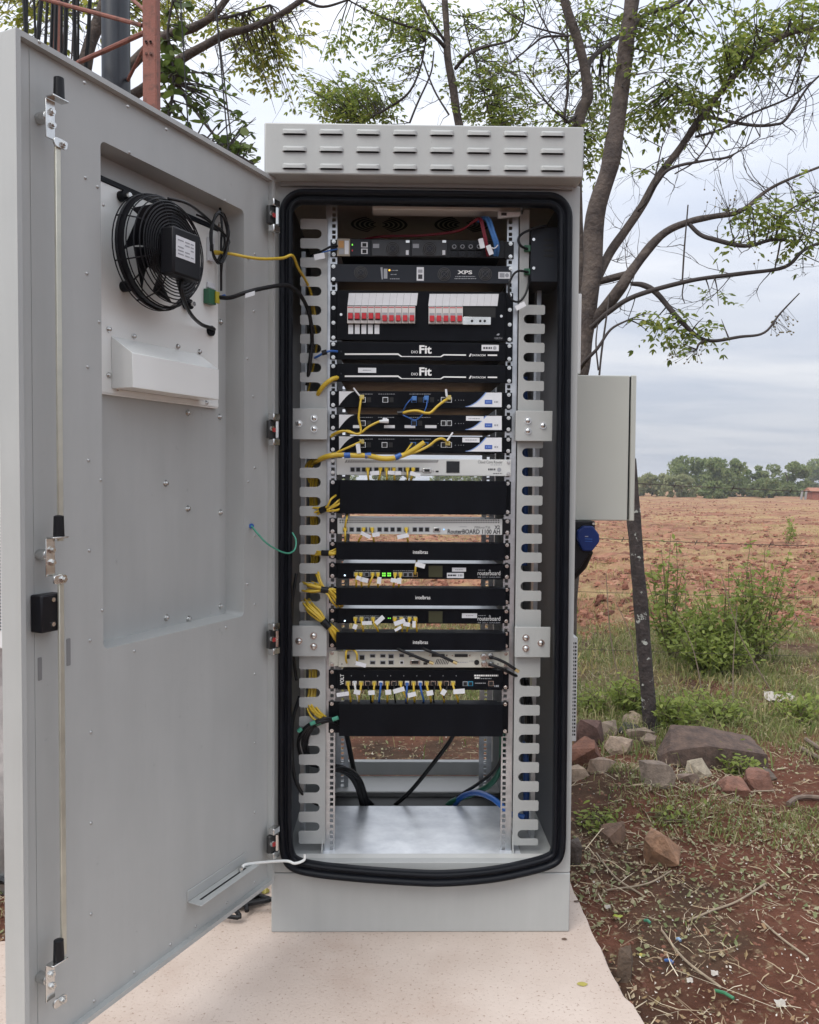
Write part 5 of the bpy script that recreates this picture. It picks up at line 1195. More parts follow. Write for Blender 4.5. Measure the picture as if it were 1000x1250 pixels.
cable('sensor_lead', 'black loop of lead hanging below the black control box, white tag', [(645, 332, .062), (632, 331, .05), (624, 340, .048), (621, 355, .048), (625, 366, .048), (634, 368, .048), (641, 360, .05), (645, 348, .055), (646, 338, .07)], .0030, M_CABK, extra=lambda t, P: flag(t, 635.5, 373.5, 13, 6, 28, .040))
cable('sensor_lead', 'black lead curving up to the ceiling from the black control box', [(644, 304, .062), (636, 300, .05), (633, 292, .05), (638, 285, .05), (652, 279, .045), (668, 275, .05)], .0034, M_CABK)
cable('sensor_lead', 'blue lead tied at the left rail beside the upper fibre panel', [(412, 429, .066), (404, 428.5, .055), (396, 430.5, .055), (388, 435, .062), (382, 438, .085)], .0030, M_CABB, extra=lambda t, P: t.part('tie', MB().cyl(cab(393, 431, .055), cab(399, 429.5, .055), .007, n=10), M_PLASTIC))
cable('sensor_lead', 'yellow lead seen through the upper slots of the left comb', [(379, 355, .10), (381, 375, .12), (384, 395, .12), (387, 415, .12), (384, 440, .12), (376, 480, .12)], .003, M_YEL)

# ================================================================== ELECTRICAL BOX and plug on the right side
YE = 0.25
e0, e1 = cab(700, 550, YE).x, cab(767.5, 550, YE).x; ez1 = cab(735, 458, YE).z; ez0 = cab(735, 635.5, YE).z
E_ = Thing('electrical_box', 'plain beige grey wall box fixed to the right side of the cabinet', 'electrical box', (e0, YE, ez0), CAB)
E_.part('housing', MB().box(HW+.0005, e1, YE, YE+.24, ez0, ez1), M_BOX, bevel=.003)
d1 = cab(775.8, 550, YE).x
E_.part('lid_seal', MB().box(e1+.0003, e1+.004, YE+.004, YE+.236, ez0+.004, ez1-.004), M_RUBBER)
E_.part('lid', MB().box(e1+.0045, d1, YE-.002, YE+.242, ez0-.001, ez1+.001), M_BOX, bevel=.003)
# power inlet below: black angled housing, blue octagonal flap
YQ = 0.20
Q = Thing('power_inlet', 'blue industrial power inlet with octagonal flap under the beige grey box', 'power inlet', cab(700, 700, YQ), CAB)
def qpoly(name, pts, ya, yb, ma, par=None, bevel=0):
    q = [cab(x, y, YQ) for x, y in pts]; q = [(max(v.x, HW+.0006), v.z) for v in q]
    A = sum(q[i][0]*q[(i+1) % len(q)][1]-q[(i+1) % len(q)][0]*q[i][1] for i in range(len(q)))
    return Q.part(name, MB().prism(q if A > 0 else q[::-1], ya, yb), ma, par, smooth=0, bevel=bevel)
qpoly('housing', [(697, 636.5), (728, 636.5), (728, 650), (722, 675), (711, 692), (697, 707)], YQ+.012, YQ+.085, M_PLASTIC, bevel=.003)
fl_ = qpoly('flap', [(704, 648), (712, 642), (723, 642), (730.5, 652), (731, 661), (722, 672.5), (711, 672.5), (704, 658)], YQ-.012, YQ+.0115, M_PLUGB, bevel=.004)
qpoly('cover_print', [(713, 654), (717, 654), (717, 655), (713, 655)], YQ-.0126, YQ-.0122, M_PRINTG, fl_); qpoly('cover_print', [(713, 657), (722, 657.4), (722, 658.2), (713, 657.8)], YQ-.0126, YQ-.0122, M_CABB, fl_); qpoly('cover_print', [(713, 660), (722, 660.4), (722, 661), (713, 660.6)], YQ-.0126, YQ-.0122, M_CABB, fl_)
for x, y in ((701, 639.5), (725.5, 639.5), (700.5, 659.5)):
    c = cab(x, y, YQ); Q.part('screw', MB().cyl((max(c.x, HW+.005), YQ+.0118, c.z), (max(c.x, HW+.005), YQ+.007, c.z), .0038, n=8), M_ZINC)
Q.part('cable_spout', MB().tube([cab(716, 672, YQ+.03), cab(709, 690, YQ+.05), cab(699, 703, YQ+.07)], [.020, .018, .014], n=12), M_PLASTIC)

# ================================================================== FENCE
def gpt(px_, py_):
    """point on the uneven ground under a pixel"""
    z = -0.08
    for _ in range(4): p = gnd(px_, py_, z); z = float(gz(p.x, p.y))
    return Vector((p.x, p.y, z))
M_POST = mat('weathered_post', (0.060, 0.046, 0.042), 0.9, col2=(0.022, 0.017, 0.016), vscale=22, bump=0.8, bscale=70)
def add_lichen(ma, col, scale, p0, p1):
    t = ma.node_tree; b = t.nodes['Principled BSDF']; tcn = N(t, 'ShaderNodeTexCoord')
    v = N(t, 'ShaderNodeTexNoise'); v.inputs['Scale'].default_value = scale; v.inputs['Detail'].default_value = 6; v.inputs['Roughness'].default_value = .62; t.links.new(tcn.outputs['Object'], v.inputs['Vector'])
    r = N(t, 'ShaderNodeValToRGB'); r.color_ramp.elements[0].position = p0; r.color_ramp.elements[1].position = p1; r.color_ramp.elements[0].color = (0, 0, 0, 1)
    t.links.new(v.outputs[0], r.inputs[0]); mx = N(t, 'ShaderNodeMix', data_type='RGBA'); t.links.new(r.outputs[0], mx.inputs[0])
    t.links.new(b.inputs['Base Color'].links[0].from_socket, mx.inputs[6]); mx.inputs[7].default_value = (*col, 1); t.links.new(mx.outputs[2], b.inputs['Base Color'])
add_lichen(M_POST, (.40, .41, .37), 13, .60, .63)
fb = gpt(796, 893); YFEN = fb.y
tp = at(768, 560, YFEN+.05)
mb = MB(); n_ = 26; sec = 12; vs_ = []; fs_ = []
for i in range(n_):
    t = i/(n_-1); c = fb.lerp(tp, t) + Vector((0, 0, -.06*(1-t)))
    for j in range(sec):
        a = 2*math.pi*j/sec; rr = .036*(1-.12*t)*(1+.16*mnoise.noise(Vector((math.cos(a)*1.5, math.sin(a)*1.5, t*9))))
        x_, y_ = math.cos(a), math.sin(a); k_ = 1/max(abs(x_), abs(y_))**.55
        vs_.append((c.x+rr*x_*k_, c.y+rr*y_*k_, c.z+.01*mnoise.noise(Vector((x_, y_, t*3)))))
for i in range(n_-1):
    for j in range(sec): fs_.append((i*sec+j, i*sec+(j+1) % sec, (i+1)*sec+(j+1) % sec, (i+1)*sec+j))
fs_.append(tuple(range((n_-1)*sec, n_*sec)))
FP = Thing('fence_post', 'leaning dark weathered fence post with pale lichen patches', 'fence post', fb, IDM)
FP.part('stake', MB().add(vs_, fs_), M_POST)
for i, (xa, ya, xb, yb, lab) in enumerate(((777, 590, 1060, 602, 'top'), (700, 656, 1060, 668, 'middle'), (700, 722, 1060, 730, 'third'), (700, 792, 1060, 802, 'lowest'))):
    P = [at(xa, ya, YFEN), at((xa*2+xb)/3, (ya*2+yb)/3+1, YFEN+.1), at((xa+2*xb)/3, (ya+2*yb)/3+1.2, YFEN+.2), at(xb, yb, YFEN+.3)]
    if xa == 777: P[0] = at(776, 590, YFEN-.02)
    path = spline(P, 12); Wt = Thing('fence_wire', f'{lab} rusty strand of the fence wire running right from the post', 'wire', P[0], IDM, 'fence wires')
    Wt.part('strand', MB().tube(path, .0019 if i < 2 else .0012, n=5), mat('rusty_wire', (.06, .045, .04), .8))
    if i < 2:
        for k in range(6, len(path)-1, 9):
            Wt.part('barb', MB().cyl(path[k]+Vector((-.004, 0, -.012)), path[k]+Vector((.004, 0, .012)), .0016, n=5).cyl(path[k]+Vector((.006, -.004, .010)), path[k]+Vector((-.006, .004, -.010)), .0016, n=5), mat('rusty_wire', ()))

# ================================================================== ROCKS
def rock(label, x0, y0, x1, y1, col, seed, sub=3, flat=1.0, col2=None, rough=.35, depth=1.0, cuts=7, hull=()):
    """boulder cut by random planes; its pixel box gives width, height and footing"""
    b = gpt((x0+x1)/2, y1-1.0); k = b.y/FPX
    w = (x1-x0)*k/2; h = (y1-y0)*k; dp = w*depth
    rd = random.Random(seed); bm = bmesh.new()
    for q_ in hull: bm.verts.new(q_)
    am = .18 if hull else 1.0
    for i in range(0 if hull else 10+cuts):
        v = Vector((rd.gauss(0, 1), rd.gauss(0, 1), rd.gauss(0, 1))).normalized()
        m_ = max(abs(v.x), abs(v.y), abs(v.z)); v = v.lerp(v/m_, .40)*rd.uniform(.74, 1.0); bm.verts.new(v)
    bmesh.ops.convex_hull(bm, input=bm.verts[:])
    for v in [v for v in bm.verts if not v.link_faces]: bm.verts.remove(v)
    bmesh.ops.triangulate(bm, faces=bm.faces[:])
    for _ in range(2): bmesh.ops.subdivide_edges(bm, edges=bm.edges[:], cuts=1, use_grid_fill=True); bmesh.ops.triangulate(bm, faces=bm.faces[:])
    bmesh.ops.smooth_vert(bm, verts=bm.verts[:], factor=.05, use_axis_x=True, use_axis_y=True, use_axis_z=True)
    if sub > 3: bmesh.ops.subdivide_edges(bm, edges=bm.edges[:], cuts=1, use_grid_fill=True); bmesh.ops.triangulate(bm, faces=bm.faces[:])
    for v in bm.verts:
        c = v.co.copy(); v.co = c*(1+am*.04*mnoise.noise(c*2.2+Vector((seed, 0, 0)))+am*.035*mnoise.noise(c*5+Vector((0, seed, 0)))+.02*mnoise.noise(c*13+Vector((seed, seed, 0))))
    co = np.array([v.co[:] for v in bm.verts]); mn, mx = co.min(0), co.max(0)
    vs = []
    for v in bm.verts:
        q = [(v.co[i]-(mn[i]+mx[i])/2)/((mx[i]-mn[i])/2) for i in range(3)]
        vs.append((b.x+q[0]*w, b.y+dp*.6+q[1]*dp, b.z-.50*h+(q[2]+1)/2*h*1.42))
    bm.verts.index_update(); fs = [tuple(v.index for v in f.verts) for f in bm.faces]; bm.free()
    ma = mat(f'rock_{seed}', col, .85, col2=col2 or tuple(c*.55 for c in col), vscale=26, bump=.5, bscale=90)
    return single('rock', label, 'rock', MB().add(vs, fs), ma, origin=(b.x, b.y, b.z), smooth=12)
DK = (.085, .058, .052); LT = (.30, .24, .19); RD = (.20, .088, .055)
rock('big dark brown slab of rock lying beside the fence post', 801, 891, 938, 936, (.125, .082, .062), 11, sub=4, depth=.42, cuts=9, col2=(.060, .040, .032), hull=[Vector(q) for q in ((-1, -1, -1), (.1, -1, -1), (1, -.85, -1), (-.80, -.85, .35), (-.12, -.95, .58), (.96, -.80, .22), (-.62, .6, 1.0), (-.05, .5, .98), (.88, .6, .55), (-1, 1, -1), (1, 1, -1), (-1, -.3, -.1))])
rock('dark reddish boulder at the cabinet corner, highest of the left pile', 703, 874, 743, 914, (.13, .072, .058), 12, depth=.9)
rock('red earth coloured rock under the dark boulder by the cabinet', 690, 905, 736, 940, RD, 13, depth=.8)
rock('small grey stone with pale face beside the dark boulder', 735, 880, 755, 901, (.26, .20, .15), 14)
rock('flat pale stone on top of the little pile by the post', 756, 871, 791, 886, (.36, .28, .20), 15, depth=.7)
rock('dark flat stone under the pale one in the pile by the post', 754, 884, 789, 897, (.07, .06, .055), 16, depth=.7)
rock('narrow tan stone in front of the pile by the post', 766, 890, 800, 905, (.27, .205, .15), 17, depth=.6)
rock('low tan stone touching the foot of the fence post', 779, 896, 805, 912, (.25, .185, .14), 18, depth=.7)
rock('broad pale stone in front of the little pile', 739, 900, 777, 921, (.40, .30, .22), 19, depth=.7)
rock('pale flat stone half hidden by the cabinet side', 690, 935, 720, 953, (.38, .28, .20), 20, depth=.7)
rock('pale flat stone just right of the one half hidden', 718, 929, 757, 947, (.36, .26, .19), 21, depth=.7)
rock('grey angular stone in front of the big slab, on red earth', 783, 932, 826, 960, (.25, .19, .145), 22)
rock('whitish speckled stone in front of the big slab', 838, 926, 871, 949, (.46, .39, .29), 23)
rock('small flat tan stone below the whitish one', 826, 943, 856, 958, (.30, .22, .17), 24, depth=.7)
rock('red brick coloured stone, left of two at the big slab corner', 880, 951, 916, 974, (.26, .125, .085), 25, depth=.8)
rock('red brick coloured stone, right of two at the big slab corner', 911, 941, 946, 966, (.24, .115, .08), 26, depth=.8)
rock('orange tan rock standing alone on the leaf litter', 789, 1017, 836, 1060, (.33, .185, .11), 27, sub=4)
rock('brown stone half buried, left of the orange tan rock', 735, 1004, 766, 1030, (.20, .12, .08), 28)
rock('dark stone hugging the plinth at the slab edge', 692, 1024, 713, 1058, (.10, .075, .06), 29)
rock('grey brown rock buried behind the big slab end', 918, 940, 948, 952, (.13, .10, .08), 30)
rock('brown wood like chunk tight against the broken slab edge', 752, 1152, 775, 1200, (.14, .095, .065), 31, depth=.6)

# ================================================================== GROUND SCATTER
def inside_slab(x, y):
    x = np.asarray(x); y = np.asarray(y); c = np.zeros(x.shape, bool); n = len(SLAB); j = n-1
    for i in range(n):
        xi, yi = SLAB[i]; xj, yj = SLAB[j]
        with np.errstate(divide='ignore', invalid='ignore'):
            m_ = ((yi > y) != (yj > y)) & (x < (xj-xi)*(y-yi)/(yj-yi+1e-12)+xi)
        c ^= m_; j = i
    return c
def scatter(name, label, n, area, dens, shape, ma, zoff=.004, fan=None):
    """many small pieces on the ground in one mesh; dens(x, y) gives the chance of keeping one; shape(k) returns verts (k, m, 3) and a face list"""
    x0, x1, y0, y1 = area
    # sample denser near the camera: y by inverse distance
    u = rng.random(n*4); y = y0*(y1/y0)**u; x = rng.uniform(x0, x1, n*4) if fan is None else y*rng.uniform(fan[0], fan[1], n*4)
    keep = (rng.random(n*4) < dens(x, y)) & ~inside_slab(x, y)
    x, y = x[keep][:n], y[keep][:n]; k = len(x); z = gz(x, y)+zoff
    v, faces = shape(k); m = v.shape[1]
    v = v + np.stack([x, y, z], 1)[:, None, :]
    f = (np.arange(k)[:, None, None]*m + np.array(faces)[None]).reshape(-1, len(faces[0]))
    me = bpy.data.meshes.new(name); me.from_pydata(v.reshape(-1, 3).tolist(), [], f.tolist()); me.materials.append(ma); me.update()
    o = bpy.data.objects.new(name, me); COL.objects.link(o); o['kind'] = 'stuff'; o['label'] = label; o['category'] = name.replace('_', ' ')[:24]
    return o
def strips(lmin, lmax, wid, lift, curl=.18):
    def f(k):
        L = rng.uniform(lmin, lmax, k)*rng.random(k)**.6; a = rng.uniform(0, 2*np.pi, k); t = rng.normal(0, .18, k)
        d = np.stack([np.cos(a), np.sin(a), t], 1); s = np.stack([-np.sin(a), np.cos(a), rng.normal(0, .4, k)], 1)*wid*rng.uniform(.6, 1.4, k)[:, None]
        bend = np.stack([-np.sin(a), np.cos(a), rng.normal(.2, .4, k)], 1)*(L*rng.normal(0, curl, k))[:, None]
        mid = d*(L*.5)[:, None]+bend; e = d*L[:, None]; up = np.array([0, 0, 1])*rng.uniform(0, lift, k)[:, None]
        z = np.zeros_like(e)
        return np.stack([z-s+up, z+s+up, mid+s+up*1.3, mid-s+up*1.3, e+s*.4+up, e-s*.4+up], 1), [(0, 1, 2, 3), (3, 2, 4, 5)]
    return f
def leaves(lmin, lmax):
    def f(k):
        L = rng.uniform(lmin, lmax, k); a = rng.uniform(0, 2*np.pi, k)
        d = np.stack([np.cos(a), np.sin(a), rng.normal(0, .35, k)], 1)*L[:, None]; s = np.stack([-np.sin(a), np.cos(a), rng.normal(0, .5, k)], 1)*(L*rng.uniform(.18, .38, k))[:, None]
        up = np.array([0, 0, 1])*rng.uniform(0, .008, k)[:, None]; cur = np.array([0, 0, 1])*(L*rng.uniform(-.1, .3, k))[:, None]
        return np.stack([-d*.5+up+cur, s+up, d*.5+up+cur, -s+up], 1), [(0, 1, 2), (0, 2, 3)]
    return f
def blades(hmin, hmax, wid, spread=.5):
    def f(k):
        H = rng.uniform(hmin, hmax, k)*rng.uniform(.5, 1, k); a = rng.uniform(0, 2*np.pi, k); b = rng.uniform(0, 2*np.pi, k); sp_ = rng.uniform(.1, spread*1.6, k)
        s = np.stack([np.cos(a), np.sin(a), 0*a], 1)*wid*rng.uniform(.6, 1.5, k)[:, None]
        lean = np.stack([np.cos(b)*sp_, np.sin(b)*sp_, 0*b], 1)*H[:, None]; up = np.array([0, 0, 1])*H[:, None]
        return np.stack([-s, s, s*.8+lean*.35+up*.6, -s*.8+lean*.35+up*.6, lean+up*(1-.45*sp_)[:, None]], 1), None
    return f
def scatter_blades(name, label, n, area, dens, ma, hmin, hmax, wid, spread):
    g = blades(hmin, hmax, wid, spread)
    def f(k):
        v, _ = g(k); return np.concatenate([v, v[:, 4:5]], 1), [(0, 1, 2, 3), (3, 2, 4, 5)]
    # the tip is doubled so that every face is a quad
    return scatter(name, label, n, area, dens, f, ma, -.004)
def bare(x, y):        # bare red earth patch, front right
    return np.exp(-(((x-1.05)/.42)**2+((y-2.15)/.33)**2)) + .9*np.exp(-(((x-.62)/.16)**2+((y-3.2)/.22)**2)) + .98*np.exp(-(((x-.05)/.75)**2+((y-3.75)/.62)**4))
def near_d(x, y): return np.clip(.25+1.1*(fbm(x, y, 2.4, 4, 40)-.30), .05, 1)*(1-.85*np.clip(bare(x, y), 0, 1))
SM = island_mat('dry_straw', [(.20, .14, .09), (.38, .29, .18), (.50, .42, .29), (.28, .20, .12), (.60, .54, .41)], .8)
LM = island_mat('dry_leaf', [(.15, .085, .05), (.28, .18, .10), (.20, .155, .07), (.38, .31, .20), (.12, .07, .045)], .75)
GM = island_mat('grass_blade', [(.11, .155, .04), (.16, .21, .055), (.25, .27, .09), (.40, .34, .18), (.14, .19, .05), (.44, .37, .22)], .6, trans=.3)
GG = island_mat('green_clipping', [(.13, .16, .065), (.21, .22, .105), (.33, .31, .19), (.17, .19, .075), (.38, .32, .21)], .7, trans=.2)
scatter('dry_straw', 'dry straw and twigs strewn over the earth', 11000, (-1.6, 3.2, 1.45, 6.5), near_d, strips(.015, .11, .0010, .012), SM)
scatter('straw_stalks', 'longer pale straw stalks lying on the earth', 260, (-1.6, 3.2, 1.45, 6.5), near_d, strips(.10, .30, .0013, .02, .10), SM)
scatter('dry_leaves', 'small dry leaves littering the earth', 15000, (-1.6, 3.2, 1.45, 6.0), near_d, leaves(.005, .020), LM)
scatter('green_clippings', 'wilting green leaf clippings on the earth', 8500, (-1.4, 3.2, 2.2, 5.2), lambda x, y: np.clip((fbm(x, y, 1.8, 3, 60)-.38)*3.2, 0, 1)*(1-.9*np.clip(bare(x, y), 0, 1))*sm(1.9, 2.7, y), leaves(.008, .022), GG)
scatter('fallen_bits', 'pale crumbs and bits on the earth', 2600, (-1.4, 2.6, 1.45, 4.5), lambda x, y: np.full(x.shape, .5), leaves(.004, .010), island_mat('pale_bits', [(.45, .40, .33), (.60, .57, .50), (.35, .25, .18)], .8))
def gd(x, y): return np.clip((fbm(x, y, 1.3, 4, 70)-.36)*3.4, 0.02, 1)*sm(3.55, 4.4, y+.25*np.sin(3*x))*(1-.8*sm(6.5, 9.0, y))
def thick_grass_band(x, y): return .6*np.exp(-((y-4.5)/.45)**2)  # extra grass density in a band across the weeds
scatter_blades('grass', 'green weedy grass between the rocks and the field', 52000, (-2.2, 5.5, 3.5, 9.5), lambda x, y: np.clip(gd(x, y)+thick_grass_band(x, y)*sm(.2, .8, x), 0, 1)*(1-.95*np.clip(bare(x, y)*1.2, 0, 1)), GM, .03, .14, .0024, .9)
scatter_blades('grass_tufts', 'short grass tufts among the leaf litter', 16000, (-1.4, 2.8, 1.9, 4.6), lambda x, y: np.clip((fbm(x, y, 2.6, 3, 81)-.52)*6, 0, 1)*sm(2.1, 2.9, y)*(1-np.clip(bare(x, y), 0, 1)), GM, .02, .07, .0018, .9)
YM = island_mat('yellowing_grass', [(.28, .22, .085), (.38, .31, .13), (.22, .21, .07), (.46, .37, .17)], .7, trans=.2)
scatter_blades('dry_grass', 'yellowing grass on the near side of the field', 34000, (-5, 12, 4.4, 26), lambda x, y: np.clip((fbm(x*.5, y*1.4, .9, 4, 90)-.44)*4.5, 0, 1), YM, .03, .13, .0036, 1.1)
# clods of the ploughed field
def clod(k):
    an = np.arange(7)*2*np.pi/7
    base = np.concatenate([np.stack([np.cos(an), np.sin(an), 0*an], 1), np.stack([np.cos(an+.4)*.6, np.sin(an+.4)*.6, 0*an+.62], 1), [[0, 0, .8]]])
    r = (rng.random(k)**2.4*.060+.009)[:, None, None]
    v = base[None]*r*rng.uniform(.65, 1.35, (k, 15, 1))*rng.uniform(.55, 1.2, (k, 1, 3)); a = rng.uniform(0, 6.28, k); c, s = np.cos(a)[:, None], np.sin(a)[:, None]
    x, y = v[:, :, 0]*c-v[:, :, 1]*s, v[:, :, 0]*s+v[:, :, 1]*c
    f = []
    for i in range(7): j = (i+1) % 7; f += [(i, j, 7+j), (i, 7+j, 7+i), (7+i, 7+j, 14)]
    return np.stack([x, y, v[:, :, 2]*.85], 2), f
CM = island_mat('earth_clod', [(.10, .040, .027), (.21, .085, .055), (.34, .165, .105), (.15, .058, .037), (.38, .22, .145)], .95)
scatter('earth_clods', 'red clods of the ploughed field', 52000, (-14, 34, 6.8, 60), lambda x, y: np.clip((fbm(x*.6, y*1.6, .9, 4, 33)-.28)*2.2, .05, 1)*sm(6.5, 8.2, y), clod, CM, -.006, fan=(-.45, .85))
scatter('soil_crumbs', 'small crumbs of red soil near the slab', 9000, (-1.4, 3.0, 1.45, 5.0), lambda x, y: np.clip(bare(x, y)+.2, 0, 1), lambda k: (lambda v, f: (v*.13, f))(*clod(k)), island_mat('soil_crumb', [(.10, .042, .028), (.17, .075, .05), (.22, .10, .068)], .95), -.001)

# ================================================================== TREES
LEAF_A = island_mat('tree_leaf', [(.10, .145, .030), (.17, .225, .045), (.25, .30, .06), (.13, .18, .038), (.36, .37, .085)], .5, trans=.62)
LEAF_Y = island_mat('yellow_green_leaf', [(.17, .21, .035), (.27, .30, .045), (.38, .36, .08), (.13, .18, .035)], .5, trans=.62)
LEAF_D = island_mat('dark_broad_leaf', [(.06, .095, .025), (.10, .15, .035), (.17, .22, .05)], .42, trans=.5)
class Tree:
    def __init__(s, name, label, origin_px, depth, group=None):
        o = at(*origin_px, depth); s.t = Thing(name, label, 'tree', (o.x, o.y, float(gz(o.x, o.y))), IDM, group); s.pts = []; s.rd = random.Random(len(label)*7)
        s.twig = MB(); s.leaf = []; s.berry = MB()
    def limb(s, pts, name='branch', n=9, k=6, m_=None):
        """pts: (px, py, depth, radius in px)"""
        P = [at(a, b, c) for a, b, c, r in pts]; rad = [r*.84*c/FPX for a, b, c, r in pts]
        path = spline(P, k); rr = [float(np.interp(i/k, range(len(rad)), rad)) for i in range(len(path))]
        q = [v + Vector((mnoise.noise(v*3), mnoise.noise(v*3+Vector((5, 0, 0))), 0))*r*.5 for v, r in zip(path, rr)]
        rr = [r*(1+.14*mnoise.noise(v*7)) for v, r in zip(path, rr)]
        s.t.part(name, MB().tube(q, rr, n=n), m_ or (M_BARK if max(rad) > .018 else M_TWIG), smooth=70)
        s.pts += [(v, r) for v, r in zip(q, rr)]
        return q
    def compound(s, base, d, L, pairs, ll, lw):
        d = d.normalized(); side = d.cross(Vector((0, 0, 1)))
        side = side.normalized() if side.length > .05 else Vector((1, 0, 0))
        for i in range(pairs):
            t = (i+1)/pairs; p = base + d*L*t + Vector((0, 0, -.25*L*t*t))
            for sg in (-1, 1):
                ld = (side*sg*s.rd.uniform(.7, 1.1) + d*s.rd.uniform(.3, .9) + Vector((0, 0, s.rd.uniform(-.8, .15)))).normalized()
                s.leaflet(p, ld, ll*s.rd.uniform(.7, 1.15)*(1-.25*abs(t-.5)), lw)
        s.leaflet(base+d*L+Vector((0, 0, -.25*L)), d+Vector((0, 0, -.5)), ll, lw)
    def leaflet(s, p, d, L, w):
        d = d.normalized(); n = Vector((s.rd.gauss(0, .6), s.rd.gauss(0, .6), 1)); sd = d.cross(n).normalized()*(L*w)
        s.leaf.append((p, p+d*L*.28+sd*.85, p+d*L*.65+sd*.75-Vector((0, 0, .04*L)), p+d*L-Vector((0, 0, .10*L)), p+d*L*.65-sd*.75-Vector((0, 0, .04*L)), p+d*L*.28-sd*.85))
    def nearest(s, v): return min(s.pts, key=lambda q: (q[0]-v).length_squared)[0]
    def cluster(s, cx, cy, rx, ry, depth, ds, twigs, per=5, L=.15, pairs=4, ll=.036, lw=.26, simple=False):
        if not simple: ll *= 1.08; twigs = int(twigs*1.15)
        for i in range(twigs):
            while True:
                u, w = s.rd.uniform(-1, 1), s.rd.uniform(-1, 1)
                if u*u+w*w < 1: break
            dd = depth + s.rd.uniform(-ds, ds); tgt = at(cx+u*rx, cy+w*ry, dd); st = s.nearest(tgt)
            v = tgt-st; ln = v.length
            if ln > 1.1: st = tgt - v*(1.1/ln); 
            mid = st.lerp(tgt, .5)+Vector((s.rd.gauss(0, .05), s.rd.gauss(0, .05), s.rd.gauss(.04, .05)))*min(1, ln)
            path = spline([st, mid, tgt], 4)
            s.twig.tube(path, [.0045*(1-.75*j/(len(path)-1)) for j in range(len(path))], n=4, cap=False)
            for j in range(per):
                f = s.rd.uniform(.35, 1); b = path[min(len(path)-1, int(f*(len(path)-1)))]
                d = Vector((s.rd.gauss(0, 1), s.rd.gauss(0, 1), s.rd.gauss(-.1, .5)))
                if simple: s.leaflet(b, d, ll*s.rd.uniform(.6, 1.3), lw)
                else: s.compound(b, d, L*s.rd.uniform(.6, 1.2), pairs, ll, lw)
    def sprig(s, p, d, L, r, lev):
        """thin wandering twig with side twigs"""
        n = 6; path = [p]; d = d.normalized()
        for i in range(n):
            d = (d + Vector((s.rd.gauss(0, .20), s.rd.gauss(0, .20), s.rd.gauss(.03, .16)))).normalized(); path.append(path[-1]+d*(L/n))
        s.twig.tube(path, [r*(1-.75*j/n) for j in range(n+1)], n=4, cap=False)
        if lev:
            for _ in range(s.rd.randint(2, 4)):
                i = s.rd.randint(1, n-1); dd = (path[i+1]-path[i]).normalized()*.8 + Vector((s.rd.gauss(0, .55), s.rd.gauss(0, .55), s.rd.gauss(.1, .45)))
                s.sprig(path[i], dd, L*s.rd.uniform(.3, .6), r*.6, lev-1)
    def bare_twigs(s, cx, cy, rx, ry, depth, ds, n):
        for i in range(n):
            tgt = at(cx+s.rd.uniform(-rx, rx), cy+s.rd.uniform(-ry, ry), depth+s.rd.uniform(-ds, ds)); st = s.nearest(tgt)
            v = (tgt-st)*1.2 + Vector((s.rd.gauss(0, .15), s.rd.gauss(0, .15), s.rd.gauss(.05, .15)))
            s.sprig(st, v, s.rd.uniform(.18, .55), .0030, 1 if i % 2 else 2)
    def berries(s, cx, cy, rx, ry, depth, n):
        for i in range(n):
            p = at(cx+s.rd.uniform(-rx, rx), cy+s.rd.uniform(-ry, ry), depth+s.rd.uniform(-.05, .05)); st = s.nearest(p)
            top = p+Vector((s.rd.gauss(0, .012), 0, s.rd.uniform(.02, .07)))
            s.twig.tube([top if (top-st).length > .18 else st, p], .0009, n=3, cap=False); s.berry.ico(p, .0052, 1)
    def done(s, lm):
        if s.twig.v: s.t.part('twigs', s.twig, M_TWIG, smooth=0, kind='stuff')
        if s.leaf:
            A = np.array([[tuple(q) for q in l] for l in s.leaf]).reshape(-1, 3) - np.array(s.t.o)
            me = bpy.data.meshes.new('crown'); k = len(s.leaf)
            me.from_pydata(A.tolist(), [], (np.arange(k)[:, None]*6+np.arange(6)[None]).tolist()); me.materials.append(lm); me.update()
            o = bpy.data.objects.new('crown', me); COL.objects.link(o); o.parent = s.t.root; o['kind'] = 'stuff'
        if s.berry.v: s.t.part('berries', s.berry, mat('berry', (.16, .13, .05), .5), smooth=60, kind='stuff')

# --- main tree right behind the cabinet
D0 = 4.6
t = Tree('chinaberry_tree', 'tall leaning tree with brown trunk rising behind the right edge of the cabinet', (672, 830), D0)
t.limb([(672, 850, D0, 21), (680, 700, D0, 18), (692, 560, D0, 17), (704, 460, D0, 16), (714, 400, D0, 15.5), (721, 338, D0, 14.5), (731, 250, D0, 13.5), (747, 180, D0, 12.5), (760, 108, D0, 11.5), (773, 0, D0, 10.5), (780, -120, D0, 9.5), (800, -300, D0+.1, 7)], 'trunk', n=16)
t.limb([(722, 396, D0, 9), (740, 376, D0-.05, 8), (758, 352, D0-.1, 8.5), (773, 329, D0-.1, 8), (808, 287, D0-.1, 6), (840, 271, D0-.1, 5), (872, 264, D0, 4), (904, 258, D0, 3.2), (936, 233, D0+.1, 2.6), (965, 218, D0+.1, 2), (1010, 200, D0+.2, 1.5)])
t.limb([(727, 345, D0, 6), (745, 310, D0+.1, 6.5), (763, 284, D0+.1, 6.5), (785, 250, D0+.1, 6), (803, 216, D0+.15, 5.5), (830, 180, D0+.2, 5.2), (863, 133, D0+.2, 5), (892, 97, D0+.2, 4.4), (917, 72, D0+.25, 4.2), (945, 50, D0+.3, 4), (971, 38, D0+.3, 4.2), (1015, 30, D0+.3, 3.5), (1080, -20, D0+.3, 2.5)])
t.limb([(722, 346, D0, 5), (742, 341, D0, 5), (768, 334, D0-.05, 5)])
